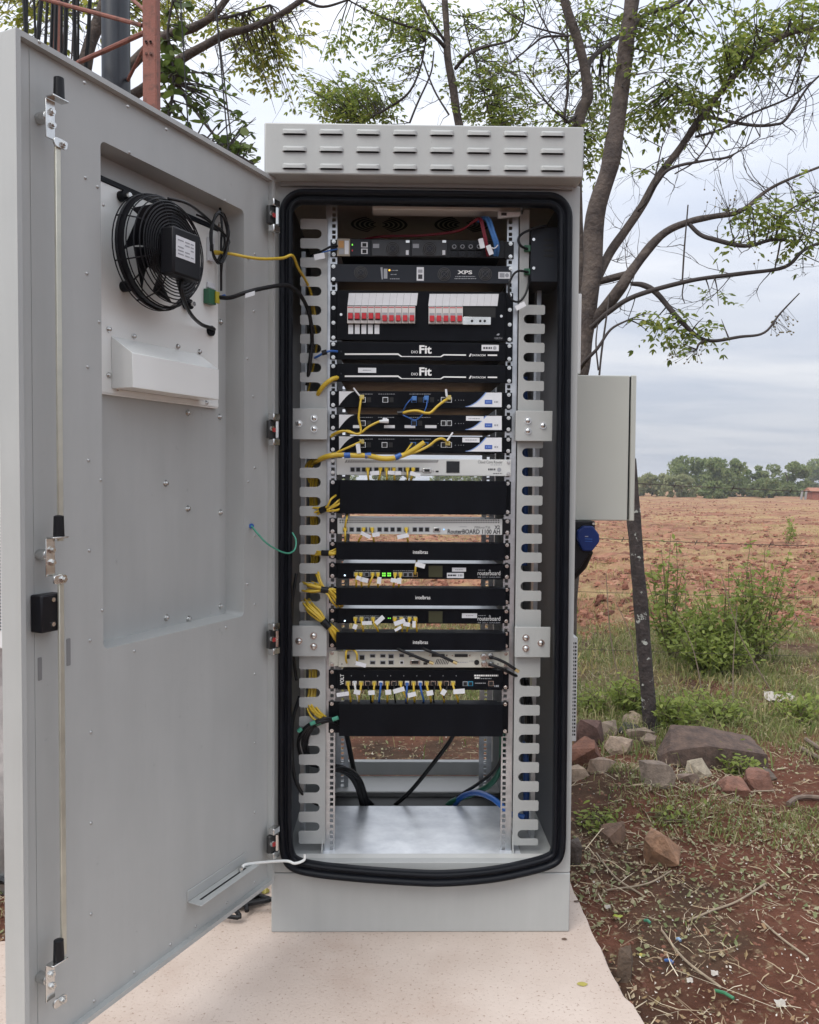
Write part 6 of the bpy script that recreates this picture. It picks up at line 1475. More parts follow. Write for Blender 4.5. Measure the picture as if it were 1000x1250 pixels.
t.limb([(722, 400, D0-.08, 3.5), (745, 380, D0-.15, 3.6), (776, 361, D0-.2, 3.6), (840, 343, D0-.2, 3.2), (904, 334, D0-.2, 3), (958, 326, D0-.15, 2.6), (981, 306, D0-.1, 2.4), (1010, 292, D0, 2)])
t.limb([(770, 346, D0-.1, 3), (786, 348, D0-.12, 4.2), (802, 358, D0-.15, 4), (830, 390, D0-.2, 3.5), (862, 415, D0-.22, 2.6), (904, 411, D0-.25, 2.2), (933, 406, D0-.25, 1.8), (952, 383, D0-.2, 1.4), (976, 358, D0-.2, .8)])
t.limb([(862, 415, D0-.22, 2), (854, 420, D0-.25, 1.8), (851, 427, D0-.25, 1.2)])
t.limb([(840, 272, D0-.1, 3), (855, 286, D0-.12, 3.2), (872, 292, D0-.15, 3.4), (910, 300, D0-.18, 3.0), (946, 292, D0-.2, 2.4), (975, 296, D0-.2, 1.6)])
t.limb([(946, 292, D0-.2, 1.6), (958, 262, D0-.2, 1.5), (985, 245, D0-.2, 1.2), (1010, 236, D0-.2, 1)])
t.limb([(958, 262, D0-.2, 1.3), (952, 300, D0-.2, 1.2), (946, 328, D0-.2, 1)])
t.limb([(785, 252, D0+.1, 2.4), (803, 222, D0, 2.6), (820, 205, D0-.05, 2.2), (860, 196, D0-.1, 1.8), (892, 190, D0-.1, 1.3), (928, 167, D0-.1, .7)])
t.limb([(866, 142, D0+.2, 2.6), (885, 147, D0+.15, 2.4), (920, 153, D0+.1, 2.2), (945, 152, D0+.1, 2), (960, 145, D0+.1, 2), (985, 108, D0+.1, 1.7), (1005, 88, D0+.1, 1.2)])
t.limb([(849, 167, D0+.15, 1.8), (880, 158, D0+.1, 1.8), (915, 140, D0+.1, 1.6), (964, 119, D0+.1, 1.4), (990, 100, D0+.1, 1)])
t.limb([(880, 120, D0+.2, 1.5), (872, 160, D0+.1, 1.3), (850, 195, D0+.05, 1.2), (824, 212, D0, 1)])
t.limb([(960, 118, D0+.1, 1.2), (976, 80, D0+.1, 1.2), (984, 62, D0+.1, .8)])
t.limb([(760, 60, D0, 4), (785, 20, D0+.15, 3.6), (820, 7, D0+.3, 3.2), (845, -8, D0+.4, 2.6)])
t.limb([(862, 133, D0+.2, 2), (845, 128, D0+.25, 2), (826, 122, D0+.3, 1.6), (812, 98, D0+.3, 1.2)])
t.limb([(800, 40, D0+.3, 2.4), (815, 34, D0+.35, 2.6), (832, 18, D0+.4, 2.2), (850, -6, D0+.4, 2)])
t.limb([(706, 455, D0-.1, 2.6), (716, 440, D0-.25, 2.6), (730, 425, D0-.3, 2.4), (746, 402, D0-.3, 1.8), (768, 390, D0-.3, 1.2)])
t.limb([(731, 470, D0-.15, 1.6), (735, 430, D0-.15, 1.5), (741, 385, D0-.15, 1.3), (744, 360, D0-.1, 1)])
t.limb([(731, 452, D0-.15, 1.4), (728, 420, D0-.15, 1.1), (730, 395, D0-.12, .9)])
t.limb([(776, 260, D0+.1, 1.6), (790, 245, D0, 1.4), (800, 214, D0, 1.2), (808, 180, D0, .8)])
t.limb([(833, 345, D0-.2, 1.2), (836, 300, D0-.2, 1.2), (840, 250, D0-.2, .9)])
t.limb([(835, 345, D0-.2, 1), (833, 360, D0-.2, .9), (836, 370, D0-.2, .6)])
t.cluster(845, 70, 62, 62, D0+.25, .35, 44, per=4, ll=.036)
t.cluster(940, 28, 75, 45, D0+.3, .4, 46, per=4, ll=.036)
t.cluster(955, 268, 62, 34, D0-.1, .25, 30, per=3, ll=.034)
t.cluster(812, 396, 26, 18, D0-.2, .15, 9, per=3, L=.13, ll=.036)
t.cluster(862, 380, 22, 22, D0-.2, .12, 5, per=3, L=.12, ll=.032)
t.cluster(820, 415, 18, 10, D0-.2, .1, 4, per=3, L=.11, ll=.034)
t.cluster(786, 22, 26, 28, D0+.1, .2, 10, per=3)
t.cluster(770, 165, 30, 40, D0+.4, .3, 16, per=4)
t.bare_twigs(850, 110, 90, 80, D0+.15, .3, 30); t.bare_twigs(940, 300, 70, 50, D0-.15, .2, 22); t.bare_twigs(790, 330, 50, 60, D0-.05, .2, 12); t.bare_twigs(870, 180, 70, 50, D0, .2, 22); t.bare_twigs(960, 110, 40, 60, D0+.1, .2, 16)
t.berries(835, 432, 22, 12, D0-.22, 34); t.berries(958, 398, 18, 12, D0-.2, 30); t.berries(955, 300, 40, 30, D0-.2, 34); t.berries(880, 245, 20, 14, D0-.1, 14)
t.done(LEAF_A)
# --- second, thinner trunk just left of it
D2 = 5.2
t = Tree('chinaberry_tree', 'thinner tree with forked grey trunk, left of the leaning one', (690, 790), D2)
t.limb([(690, 800, D2, 15), (696, 600, D2, 13), (702, 400, D2, 11.5), (704, 250, D2, 9.5), (708, 145, D2, 8.5), (716, 119, D2, 8), (714, 90, D2, 7.5), (705, 47, D2, 6.8), (689, 0, D2, 6), (676, -80, D2, 5)], 'trunk', n=14)
t.limb([(716, 92, D2, 4), (722, 72, D2+.1, 3.8), (751, 49, D2+.2, 3.2), (780, 22, D2+.3, 2.4), (800, 10, D2+.3, 2)])
t.limb([(706, 140, D2, 2.6), (690, 148, D2-.1, 2), (693, 110, D2-.1, 1.8), (694, 60, D2-.1, 1.4), (690, 10, D2-.1, 1)])
t.limb([(694, 44, D2-.1, 1.5), (665, 45, D2-.2, 1.6), (650, 55, D2-.2, 1.4), (622, 78, D2-.2, 1)])
t.limb([(690, 42, D2-.1, 1.3), (670, 38, D2-.2, 1.3), (640, 28, D2-.2, 1), (610, 8, D2-.2, .8)])
t.limb([(693, 148, D2-.2, 1.6), (672, 130, D2-.25, 1.4), (652, 104, D2-.25, 1.2), (640, 88, D2-.25, .8)])
t.limb([(697, 90, D2-.1, 1.3), (682, 60, D2-.2, 1.2), (660, 20, D2-.2, 1), (648, -5, D2-.2, .8)])
t.cluster(720, 30, 40, 36, D2+.3, .3, 14, per=3); t.cluster(690, 165, 30, 24, D2+.3, .3, 12, per=4); t.cluster(735, 150, 28, 34, D2+.4, .3, 14, per=4); t.cluster(720, 195, 22, 20, D2+.3, .2, 10, per=4)
t.cluster(655, 75, 34, 60, D2+.3, .3, 8, per=2)
t.bare_twigs(660, 80, 45, 70, D2-.1, .3, 46); t.bare_twigs(720, 60, 30, 50, D2, .2, 14)
t.done(LEAF_A)
# --- third trunk above the middle of the hood
D3 = 6.4
t = Tree('slender_tree', 'slender dark trunk rising above the middle of the cabinet hood', (655, 780), D3)
t.limb([(655, 790, D3, 10), (648, 600, D3, 9), (625, 400, D3, 8), (580, 230, D3, 7), (559, 150, D3, 6), (551, 95, D3, 5.4), (546, 60, D3, 5), (543, 0, D3, 4.6), (540, -90, D3, 3.6)], 'trunk', n=12)
t.limb([(544, 58, D3, 3), (530, 44, D3-.1, 2.6), (513, 36, D3-.1, 2.2), (480, 26, D3-.1, 1.8), (452, 14, D3-.1, 1.4), (425, 0, D3-.1, 1)])
t.limb([(556, 84, D3, 2.6), (570, 68, D3-.1, 2.4), (590, 58, D3-.1, 2), (627, 47, D3-.1, 1.6), (640, 20, D3-.1, 1.2), (638, -5, D3-.1, 1)])
t.limb([(543, 50, D3, 2.2), (530, 30, D3-.1, 2), (515, 5, D3-.1, 1.6), (505, -20, D3-.1, 1.2)])
t.limb([(440, 150, D3+.3, 1.8), (470, 134, D3+.3, 1.8), (498, 114, D3+.2, 1.7), (513, 84, D3+.2, 1.5), (520, 50, D3+.2, 1.2)])
t.limb([(500, 150, D3+.2, 1.5), (510, 125, D3+.2, 1.4), (526, 90, D3+.2, 1.2), (530, 62, D3+.1, 1)])
t.limb([(548, 140, D3, 1.4), (530, 110, D3, 1.3), (515, 70, D3, 1)])
t.limb([(600, 150, D3+.3, 1.2), (590, 110, D3+.3, 1.2), (570, 40, D3+.3, 1), (566, 20, D3+.3, .8)])
t.cluster(420, 105, 72, 48, D3+.5, .5, 80, per=4, ll=.038); t.cluster(480, 60, 30, 50, D3+.4, .4, 16, per=3); t.cluster(490, 10, 50, 18, D3, .4, 22, per=4)
t.cluster(600, 115, 55, 42, D3+.4, .4, 48, per=4); t.cluster(580, 40, 45, 40, D3+.4, .4, 16, per=3); t.cluster(635, 140, 40, 22, D3+.4, .3, 20, per=4); t.cluster(622, 12, 20, 14, D3, .3, 8, per=3)
t.bare_twigs(540, 70, 90, 70, D3, .3, 40)
t.done(LEAF_A)
# --- tree behind the open door with its long bough
D4 = 5.0
t = Tree('spreading_tree', 'old tree behind the open door, long boughs reaching right at the top', (40, 820), D4)
t.limb([(40, 850, D4, 26), (48, 600, D4, 23), (60, 350, D4, 19), (78, 190, D4, 15), (95, 110, D4, 11), (108, 60, D4, 9), (122, 20, D4, 8), (138, -40, D4, 7)], 'trunk', n=14)
t.limb([(80, 185, D4, 9), (110, 130, D4-.05, 8.5), (150, 90, D4-.1, 8), (195, 48, D4-.15, 6.6), (230, 36, D4-.15, 6), (257, 22, D4-.2, 5.2), (277, -2, D4-.2, 4.6), (300, -40, D4-.2, 4)])
t.limb([(110, 135, D4, 8), (165, 115, D4, 7.4), (205, 85, D4, 6.6), (231, 66, D4, 6.2), (274, 42, D4, 5.6), (300, 36, D4, 5), (338, 21, D4, 4.4), (372, -2, D4, 4), (410, -30, D4, 3)])
t.limb([(372, 0, D4, 2), (395, 8, D4, 1.8), (430, -2, D4, 1.4)])
t.limb([(210, 90, D4-.3, 2.4), (232, 125, D4-.3, 2.2), (262, 165, D4-.3, 2), (300, 205, D4-.3, 1.8), (320, 225, D4-.3, 1.5)])
t.limb([(250, 26, D4-.1, 2), (280, 20, D4, 1.8), (330, 6, D4, 1.4)])
for x0, x1, xx in ((262, 268, 285), (70, 66, 60), (95, 88, 84), (110, 108, 100), (52, 46, 36)):
    t.limb([(x0, -10, D4-.2, 1.3), (x1, 50, D4-.25, 1.2), (xx, 190, D4-.3, 1.1)])
t.cluster(40, 18, 55, 26, D4+.6, .5, 26, per=4, ll=.04); t.cluster(330, 55, 45, 40, D4+.6, .4, 22, per=3); t.cluster(318, 85, 30, 20, D4+.5, .3, 8, per=3)
t.cluster(255, 20, 55, 30, D4+.7, .4, 26, per=4); t.cluster(200, 25, 20, 24, D4+.6, .4, 10, per=3); t.cluster(350, 100, 34, 45, D4+.5, .3, 16, per=3)
t.bare_twigs(280, 60, 80, 60, D4, .3, 36); t.bare_twigs(60, 40, 60, 50, D4, .2, 24)
t.done(LEAF_Y)
D5 = 4.2
t = Tree('leafy_creeper', 'dark broad leaved creeper hanging behind the red tower leg and door', (150, 700), D5)
t.t.root['category'] = 'creeper'
t.limb([(150, 830, D5, 5), (165, 600, D5, 4.5), (185, 350, D5, 4), (200, 180, D5, 3), (212, 100, D5, 2.4), (205, 40, D5, 2), (215, -20, D5, 1.5)], 'stem', n=8)
t.limb([(200, 190, D5, 2), (235, 165, D5, 2), (270, 180, D5, 1.8), (310, 200, D5, 1.4)])
t.cluster(208, 100, 24, 46, D5, .2, 22, per=4, ll=.062, lw=.42, simple=True); t.cluster(215, 35, 26, 34, D5+.1, .2, 12, per=4, ll=.055, lw=.42, simple=True)
t.cluster(268, 168, 46, 28, D5+.2, .25, 22, per=4, ll=.050, lw=.40, simple=True); t.cluster(300, 190, 26, 20, D5+.2, .2, 13, per=4, ll=.050, lw=.4, simple=True); t.cluster(250, 125, 30, 24, D5+.3, .2, 8, per=3, ll=.06, lw=.2, simple=True)
t.cluster(290, 135, 26, 22, D5+.3, .2, 14, per=5, ll=.045, lw=.25, simple=True)
t.done(LEAF_D)

# ================================================================== TOWER, mast pipe and feeder cables behind the door
M_RUST = mat('faded_red_steel', (.25, .10, .075), .8, col2=(.11, .055, .042), vscale=30, bump=.3, bscale=160, lo=.28, hi=.5)
DT = 3.3
p = at(182, 800, DT); zg = float(gz(p.x, p.y))
TW = Thing('lattice_tower', 'faded red steel lattice tower standing behind the open door', 'tower', (p.x, p.y, zg), IDM)
def vleg(px_, w, d, lean=0):
    a = at(px_, 60, d); b = Vector((a.x-lean, a.y, 0)); hw_ = w*d/FPX/2
    TW.part('leg', MB().box(a.x-hw_, a.x+hw_, d, d+.004, zg-.05, 7.0).box(a.x+hw_+.0003, a.x+hw_+.004, d, d+hw_*2, zg-.05, 7.0), M_RUST, bevel=.001)
    for zz_ in (at(px_, 52, d).z, at(px_, 66, d).z, at(px_, 58, d).z+.02):
        for q in (-.4, .3): TW.part('bolt', MB().cyl((a.x+q*hw_, d-.0005, zz_), (a.x+q*hw_, d-.007, zz_), .005, n=6), mat('rust_bolt', (.10, .045, .035), .8))
    return a.x
xl = vleg(182, 15.5, DT); x2 = vleg(-40, 15.5, DT+.25); 
a3 = at(70, 60, DT+.75); TW.part('leg', MB().box(a3.x-.025, a3.x+.025, a3.y, a3.y+.006, zg-.05, 7.0), M_RUST)
def brace(A, B, r=.0085): TW.part('brace', MB().tube([at(*A), at(*B)], r, n=8), M_RUST)
brace((174, 31, DT+.012), (28, -8, DT+.24)); brace((176, 40, DT+.012), (96, 76, DT+.30), .0095); brace((176, 58, DT+.012), (150, 110, DT+.45), .0075); brace((176, 12, DT+.012), (158, -4, DT+.2), .007); brace((96, 76, DT+.3), (-40, 140, DT+.26))
for k in range(1, 12):
    z = zg + .42*k
    if z > 1.75: z += 0.55
    if z > 5.5 or 2.0 < z < 3.0: continue
    TW.part('brace', MB().tube([(xl, DT+.012, z), (x2, DT+.25, z+.42)], .0085, n=6), M_RUST)
pp = at(141.5, 50, DT+.35); r_ = 16.5*(DT+.35)/FPX
single('mast_pipe', 'thick dark blue grey mast pipe standing inside the red tower', 'pipe', MB().cyl((pp.x, pp.y, float(gz(pp.x, pp.y))-.05), (pp.x, pp.y, 7.0), r_, n=28), mat('dark_pipe', (.022, .027, .036), .32, var=.3, vscale=6))
rd = random.Random(3); FEED = [(28, 4, 34), (40, 6, 46), (54, 30, 40), (60, 4, 52), (66, 62, 60), (70, 20, 66), (76, 72, 74), (82, 66, 78), (90, 20, 92), (96, 86, 95), (112, 96, 104), (33, 33, 30)]
for i, (xt, xm, xb) in enumerate(sorted(FEED)):
    dd = DT+.5+rd.uniform(-.1, .15); r0 = rd.uniform(1.4, 3.0)*dd/FPX
    A, B, C = at(xt, -60, dd), at((xt+xb)/2, 40, dd), at(xb, 160, dd)
    P = spline([A+Vector((.02, 0, .8)), A, B, C, Vector((C.x-.02, C.y, .6)), Vector((C.x, C.y, float(gz(C.x, C.y))))], 5)
    single('feeder_cable', f'black feeder cable hanging beside the mast pipe, {ORD[i]} of twelve from the left', 'cable', MB().tube(P, r0, n=7), M_CABK, group='feeder cables on the tower')
for i, (x0, x1) in enumerate(((218, 236), (259, 286))):
    A = at(x0, -40, 3.6); B = at(x1, 260, 3.6)
    P = [A+(A-B)*1.0, A, B, Vector((B.x+.05, B.y, float(gz(B.x, B.y))))]
    single('guy_wire', f'dark guy wire slanting down behind the door top, {["left", "right"][i]} of two', 'wire', MB().tube(P, .0032, n=6), M_CABK)
# white perforated cabinet at the far left edge, mostly hidden by the door
LC = Thing('perforated_cabinet', 'white perforated metal cabinet peeping out behind the left door edge', 'cabinet', at(-60, 790, 2.45), IDM)
ca = at(9, 620, 2.45); cz1 = at(2, 300, 2.45).z; cz0 = at(8, 792, 2.45).z
LC.part('body', MB().box(ca.x-.55, ca.x, 2.45, 2.95, cz0, cz1), mat('white_sheet', (.72, .72, .72), .4), bevel=.003)
LC.part('blue_panel', MB().box(ca.x-.30, ca.x-.010, 2.445, 2.4495, at(2, 498, 2.45).z, at(2, 330, 2.45).z), M_BLUE)
hmx = MB(); zz_ = at(2, 506, 2.45).z
while zz_ > cz0+.05:
    for k in range(8): hmx.box(ca.x-.012-.0095*k-.0045, ca.x-.012-.0095*k, 2.4485, 2.4497, zz_-.0045, zz_)
    zz_ -= .0095
LC.part('perforation', hmx, M_PORT, kind='stuff')
for x in (-.5, -.04): LC.part('leg', MB().box(ca.x+x-.02, ca.x+x, 2.5, 2.54, float(gz(ca.x, 2.5))-.03, cz0), M_GALV)
# loose cables on the ground behind the door
for i, (c, pts) in enumerate((((.42, .09, .07), [(-60, 850), (6, 846), (20, 852), (60, 850)]), ((.42, .09, .07), [(-60, 925), (5, 912), (16, 905), (50, 900)]), ((.03, .24, .17), [(-40, 900), (4, 880), (14, 890), (10, 950), (-20, 1000)]), ((.42, .09, .07), [(-60, 880), (6, 876), (22, 868), (70, 860)]))):
    P = [gpt(*q)+Vector((0, 0, .02)) for q in pts]; nm = ['red', 'red', 'green', 'red'][i]
    single('ground_cable', f'{nm} cable on the earth at the left edge, ' + ['topmost red', 'lowest red', 'the only green', 'middle red'][i], 'cable', MB().tube(spline(P, 6), .009, n=7), mat(f'ground_{nm}', c, .5))
for i in range(7):
    rd = random.Random(20+i); y0 = 985+i*19; P = [gpt(-50, y0+rd.uniform(-8, 8))+Vector((0, 0, .02+.02*i % .05)), gpt(2, y0+rd.uniform(-6, 6))+Vector((0, 0, .05)), gpt(14, y0+12)+Vector((0, 0, .06)), gpt(40, y0+24)+Vector((0, 0, .03)), gpt(120, y0+rd.uniform(-10, 20))+Vector((0, 0, .02))]
    single('ground_cable', f'black cable coil on the earth left of the door, {ORD[i]} from the top', 'cable', MB().tube(spline(P, 6), .010, n=7), M_CABK, group='black cables heaped behind the door')
for i in range(8):
    rd = random.Random(50+i); c = gnd(290+rd.uniform(-12, 14), 1113+rd.uniform(-10, 10), 0.0); P = []
    for k in range(7):
        a = rd.uniform(0, 6.28); P.append(c+Vector((rd.uniform(-.10, .05), rd.uniform(-.03, .10), .008+rd.uniform(0, .035))))
    single('ground_cable', 'tangled black cable on the slab edge under the open door', 'cable', MB().tube(spline(P, 5), .0065, n=6), M_CABK, group='tangled cables under the door')
# ================================================================== WEEDS AND SHRUBS
STEM_M = mat('weed_stem', (.12, .10, .05), .8)
SHRUB = island_mat('shrub_leaf', [(.17, .22, .055), (.26, .32, .075), (.34, .39, .10), (.21, .27, .065)], .5, trans=.5)
def weed(name, label, px_, py_, hpx, spread, stems, leaves_, seed, ll=.05, lean=0.0, lm=SHRUB, cat='shrub', stiff=.5):
    if cat == 'shrub' and stems > 6: stems = int(stems*1.6); leaves_ = int(leaves_*1.45); ll *= 1.12
    b = gpt(px_, py_); k = b.y/FPX; H = hpx*k; S = spread*k; rd = random.Random(seed)
    t = Thing(name, label, cat, b, IDM); lf = []; st = MB()
    for i in range(stems):
        a = rd.uniform(0, 6.28); r = S*math.sqrt(rd.random()); h = H*rd.uniform(.45, 1.0)*(1-.35*(r/S)**2)
        tip = b+Vector((math.cos(a)*r+lean*h, math.sin(a)*r*.7, h)); mid = b.lerp(tip, .5)+Vector((rd.gauss(0, .03), rd.gauss(0, .03), .06*h))
        path = spline([b+Vector((rd.gauss(0, .02), rd.gauss(0, .02), -.02)), mid, tip], 6)
        st.tube(path, [.0048*(1-.7*j/(len(path)-1)) for j in range(len(path))], n=5, cap=False)
        for j in range(leaves_):
            f = rd.uniform(.22, 1); q = path[min(len(path)-1, int(f*(len(path)-1)))]
            q = q + Vector((rd.gauss(0, .035), rd.gauss(0, .035), rd.gauss(0, .025)))
            d = Vector((rd.gauss(0, 1), rd.gauss(0, 1), rd.gauss(.25, .6))).normalized(); L = ll*rd.uniform(.5, 1.25)
            n = Vector((rd.gauss(0, .5), rd.gauss(0, .5), 1)); sd = d.cross(n).normalized()*(L*.24)
            lf.append((q, q+d*L*.3+sd*.9, q+d*L*.68+sd*.7, q+d*L-Vector((0, 0, .12*L)), q+d*L*.68-sd*.7, q+d*L*.3-sd*.9))
    t.part('stems', st, STEM_M, smooth=60)
    A = np.array([[tuple(q) for q in l] for l in lf]).reshape(-1, 3)-np.array(t.o); me = bpy.data.meshes.new('foliage'); k_ = len(lf)
    me.from_pydata(A.tolist(), [], (np.arange(k_)[:, None]*6+np.arange(6)[None]).tolist()); me.materials.append(lm); me.update()
    o = bpy.data.objects.new('foliage', me); COL.objects.link(o); o.parent = t.root; o['kind'] = 'stuff'
    return t
weed('leafy_shrub', 'leafy green shrub growing just right of the fence post', 818, 804, 160, 40, 11, 34, 1, ll=.048)
weed('leafy_shrub', 'broad green shrub in the middle of the weedy strip', 878, 814, 132, 66, 20, 40, 2, ll=.045)
weed('leafy_shrub', 'tall loose shrub with a high shoot, right of the broad one', 920, 808, 172, 54, 13, 36, 3, ll=.048, lean=.08)
weed('leafy_shrub', 'low spreading shrub at the foot of the tall loose one', 860, 822, 70, 60, 18, 36, 4, ll=.045)
weed('leafy_weed', 'bushy weed at the foot of the fence post, left side', 768, 874, 54, 30, 16, 30, 5, ll=.04, cat='weed')
weed('leafy_weed', 'bushy weed at the foot of the fence post, right side', 822, 890, 48, 36, 18, 28, 6, ll=.04, cat='weed')
weed('leafy_weed', 'green weed behind the big slab of rock', 875, 880, 42, 42, 18, 26, 7, ll=.04, cat='weed')
weed('leafy_weed', 'green weed growing against the right front of the big slab', 905, 944, 22, 20, 12, 18, 8, ll=.032, cat='weed')
weed('leafy_weed', 'weed between the cabinet vent and the stone pile', 722, 868, 30, 26, 12, 22, 9, ll=.035, cat='weed')
weed('leafy_weed', 'small grassy weed by the cabinet, above the leaf litter', 730, 1008, 16, 20, 12, 14, 10, ll=.028, cat='weed')
weed('leafy_weed', 'small weed left of the orange tan rock', 815, 1000, 12, 16, 9, 12, 12, ll=.026, cat='weed')
weed('leafy_weed', 'weed at the right edge beyond the white scrap', 975, 880, 36, 40, 14, 24, 13, ll=.04, cat='weed')
weed('leafy_shrub', 'single leafy sprig out in the ploughed field', 960, 668, 44, 16, 5, 26, 14, ll=.10)
# dead stalks standing in the weeds
rd = random.Random(9)
for i, (x0, y0, x1, y1) in enumerate(((765, 870, 740, 700), (775, 850, 752, 735), (858, 850, 820, 735), (905, 800, 975, 770), (945, 850, 880, 700), (975, 760, 945, 720), (895, 870, 900, 740), (840, 800, 836, 690))):
    b = gpt(x0, y0); e = at(x1, y1, b.y+.2)
    single('dead_stalk', f'dry brown stalk leaning in the weeds, {ORD[sorted((765, 775, 858, 905, 945, 975, 895, 840)).index(x0)]} of eight from the left', 'stalk', MB().tube(spline([b, b.lerp(e, .5)+Vector((rd.gauss(0, .03), 0, rd.gauss(0, .03))), e], 5), [.0045*(1-.06*k) for k in range(11)], n=5), mat('dead_stem', (.16, .12, .085), .85), group='dead stalks in the weeds')
# sticks and branches lying about
for i, (lab, pts, r) in enumerate((('pale crooked branch lying at the right edge, above the litter', [(962, 986), (972, 979), (985, 977), (1010, 979)], .009), ('brown stick at the right edge near the green weeds, upper one', [(984, 907), (1000, 918), (1020, 930)], .011), ('brown stick at the right edge near the green weeds, lower one', [(978, 918), (1000, 930), (1020, 938)], .011),
     ('long thin stalk slanting over the litter near the slab edge', [(728, 1045), (752, 1075), (785, 1097)], .0032), ('thin stalk lying across the bare red earth', [(840, 1128), (870, 1115), (900, 1104), (935, 1082)], .003), ('long stalk slanting down through the lower litter', [(808, 1140), (835, 1175), (880, 1210)], .0035), ('stalk arching above the orange tan rock', [(890, 985), (905, 973), (920, 969), (945, 968)], .0032), ('thin stalk near the lower right corner', [(930, 1128), (955, 1150), (985, 1172)], .003), ('straight straw stalk left of the red stones', [(852, 968), (875, 958), (893, 947)], .003), ('straw stalk lying under the orange tan rock', [(740, 1090), (790, 1082), (820, 1066)], .0026))):
    P = [gpt(*q)+Vector((0, 0, r+.006)) for q in pts]
    single('fallen_stick', lab, 'stick', MB().tube(spline(P, 6), r, n=7), mat('stick_pale', (.34, .27, .19), .85, var=.3, vscale=40) if r < .006 else mat('stick_brown', (.20, .145, .11), .85, var=.4, vscale=40))
# scraps of litter
def scrap(name, label, px_, py_, w, h, ma, seed, lift=.01, crumple=.35):
    b = gpt(px_, py_) if not ma[1] else gnd(px_, py_, 0.0); k = b.y/FPX; rd = random.Random(seed); n = 5; vs = []; fs = []
    for i in range(n):
        for j in range(n):
            vs.append((b.x+(i/(n-1)-.5)*w*k+(rd.gauss(0, .06)*w*k if name != 'fallen_leaf' else 0), b.y+(j/(n-1)-.5)*w*k*(.7 if name != 'fallen_leaf' else .75*math.sin(math.pi*(.08+.84*i/(n-1)))), b.z+lift*.3+rd.uniform(0, 1)*h*k*crumple+(.0 if j < 3 or name == 'fallen_leaf' else h*k*.4)))
    for i in range(n-1):
        for j in range(n-1): fs.append((i*n+j, (i+1)*n+j, (i+1)*n+j+1, i*n+j+1))
    return single(name, label, 'litter', MB().add(vs, fs), ma[0], smooth=20)
scrap('paper_scrap', 'crumpled whitish plastic scrap in the weeds at the right', 953, 858, 36, 12, (mat('dirty_white', (.42, .385, .34), .6), 0), 1, crumple=.7)
scrap('paper_scrap', 'small white paper bit on the litter near the lower right', 953, 1229, 12, 9, (mat('dirty_white', ()), 0), 2)
scrap('paper_scrap', 'small white crumpled bit left of the lower stalk', 873, 1192, 9, 7, (mat('dirty_white', ()), 0), 3)
scrap('paper_scrap', 'white crumb of plastic near the slab corner', 842, 1200, 8, 6, (mat('dirty_white', ()), 0), 4)
scrap('paper_scrap', 'white pellet on the dark litter beside the slab', 742, 1110, 7, 4, (mat('dirty_white', ()), 0), 5)
scrap('fallen_leaf', 'yellow green leaf on the dark litter beside the slab', 754, 1122, 13, 12, (mat('lime_leaf', (.30, .34, .045), .5), 0), 6)
scrap('fallen_leaf', 'small yellow leaf lying on the concrete slab', 711, 1202, 13, 3, (mat('yellow_leaf', (.36, .31, .07), .5), 1), 7, lift=.004, crumple=.3)
scrap('fallen_leaf', 'tiny brown leaf lying on the slab beside the plinth', 704, 1101, 7, 3, (mat('brown_leaf', (.10, .06, .04), .6), 1), 8, lift=.003)
scrap('fallen_leaf', 'tiny dark leaf lying on the slab below the plinth corner', 689, 1147, 7, 2, (mat('brown_leaf', ()), 1), 9, lift=.003)
scrap('fallen_leaf', 'curled yellow leaf on the litter near the lower stalk', 783, 1168, 10, 5, (mat('yellow_leaf', ()), 0), 10)
scrap('fallen_leaf', 'yellow leaves on the slab edge under the open door', 322, 1090, 14, 8, (mat('yellow_leaf', ()), 1), 11, lift=.006, crumple=.8)
for lab, x0, y0, x1, y1, c in (('green plastic strip lying on the earth near the bottom', 873, 1213, 896, 1224, (.05, .20, .10)), ('small blue plastic bit on the litter', 812, 1176, 822, 1180, (.05, .12, .32)), ('tiny green plastic bit near the slab edge', 787, 1127, 794, 1131, (.06, .22, .14)), ('pale blue plastic crumb above the blue bit', 826, 1150, 831, 1153, (.25, .36, .50))):
    P = [gpt(x0, y0)+Vector((0, 0, .008)), gpt(x1, y1)+Vector((0, 0, .010))]; single('plastic_scrap', lab, 'litter', MB().tube([P[0], P[0].lerp(P[1], .5)+Vector((0, 0, .004)), P[1]], .0042, n=7), mat('plastic_'+str(x0), c, .35))

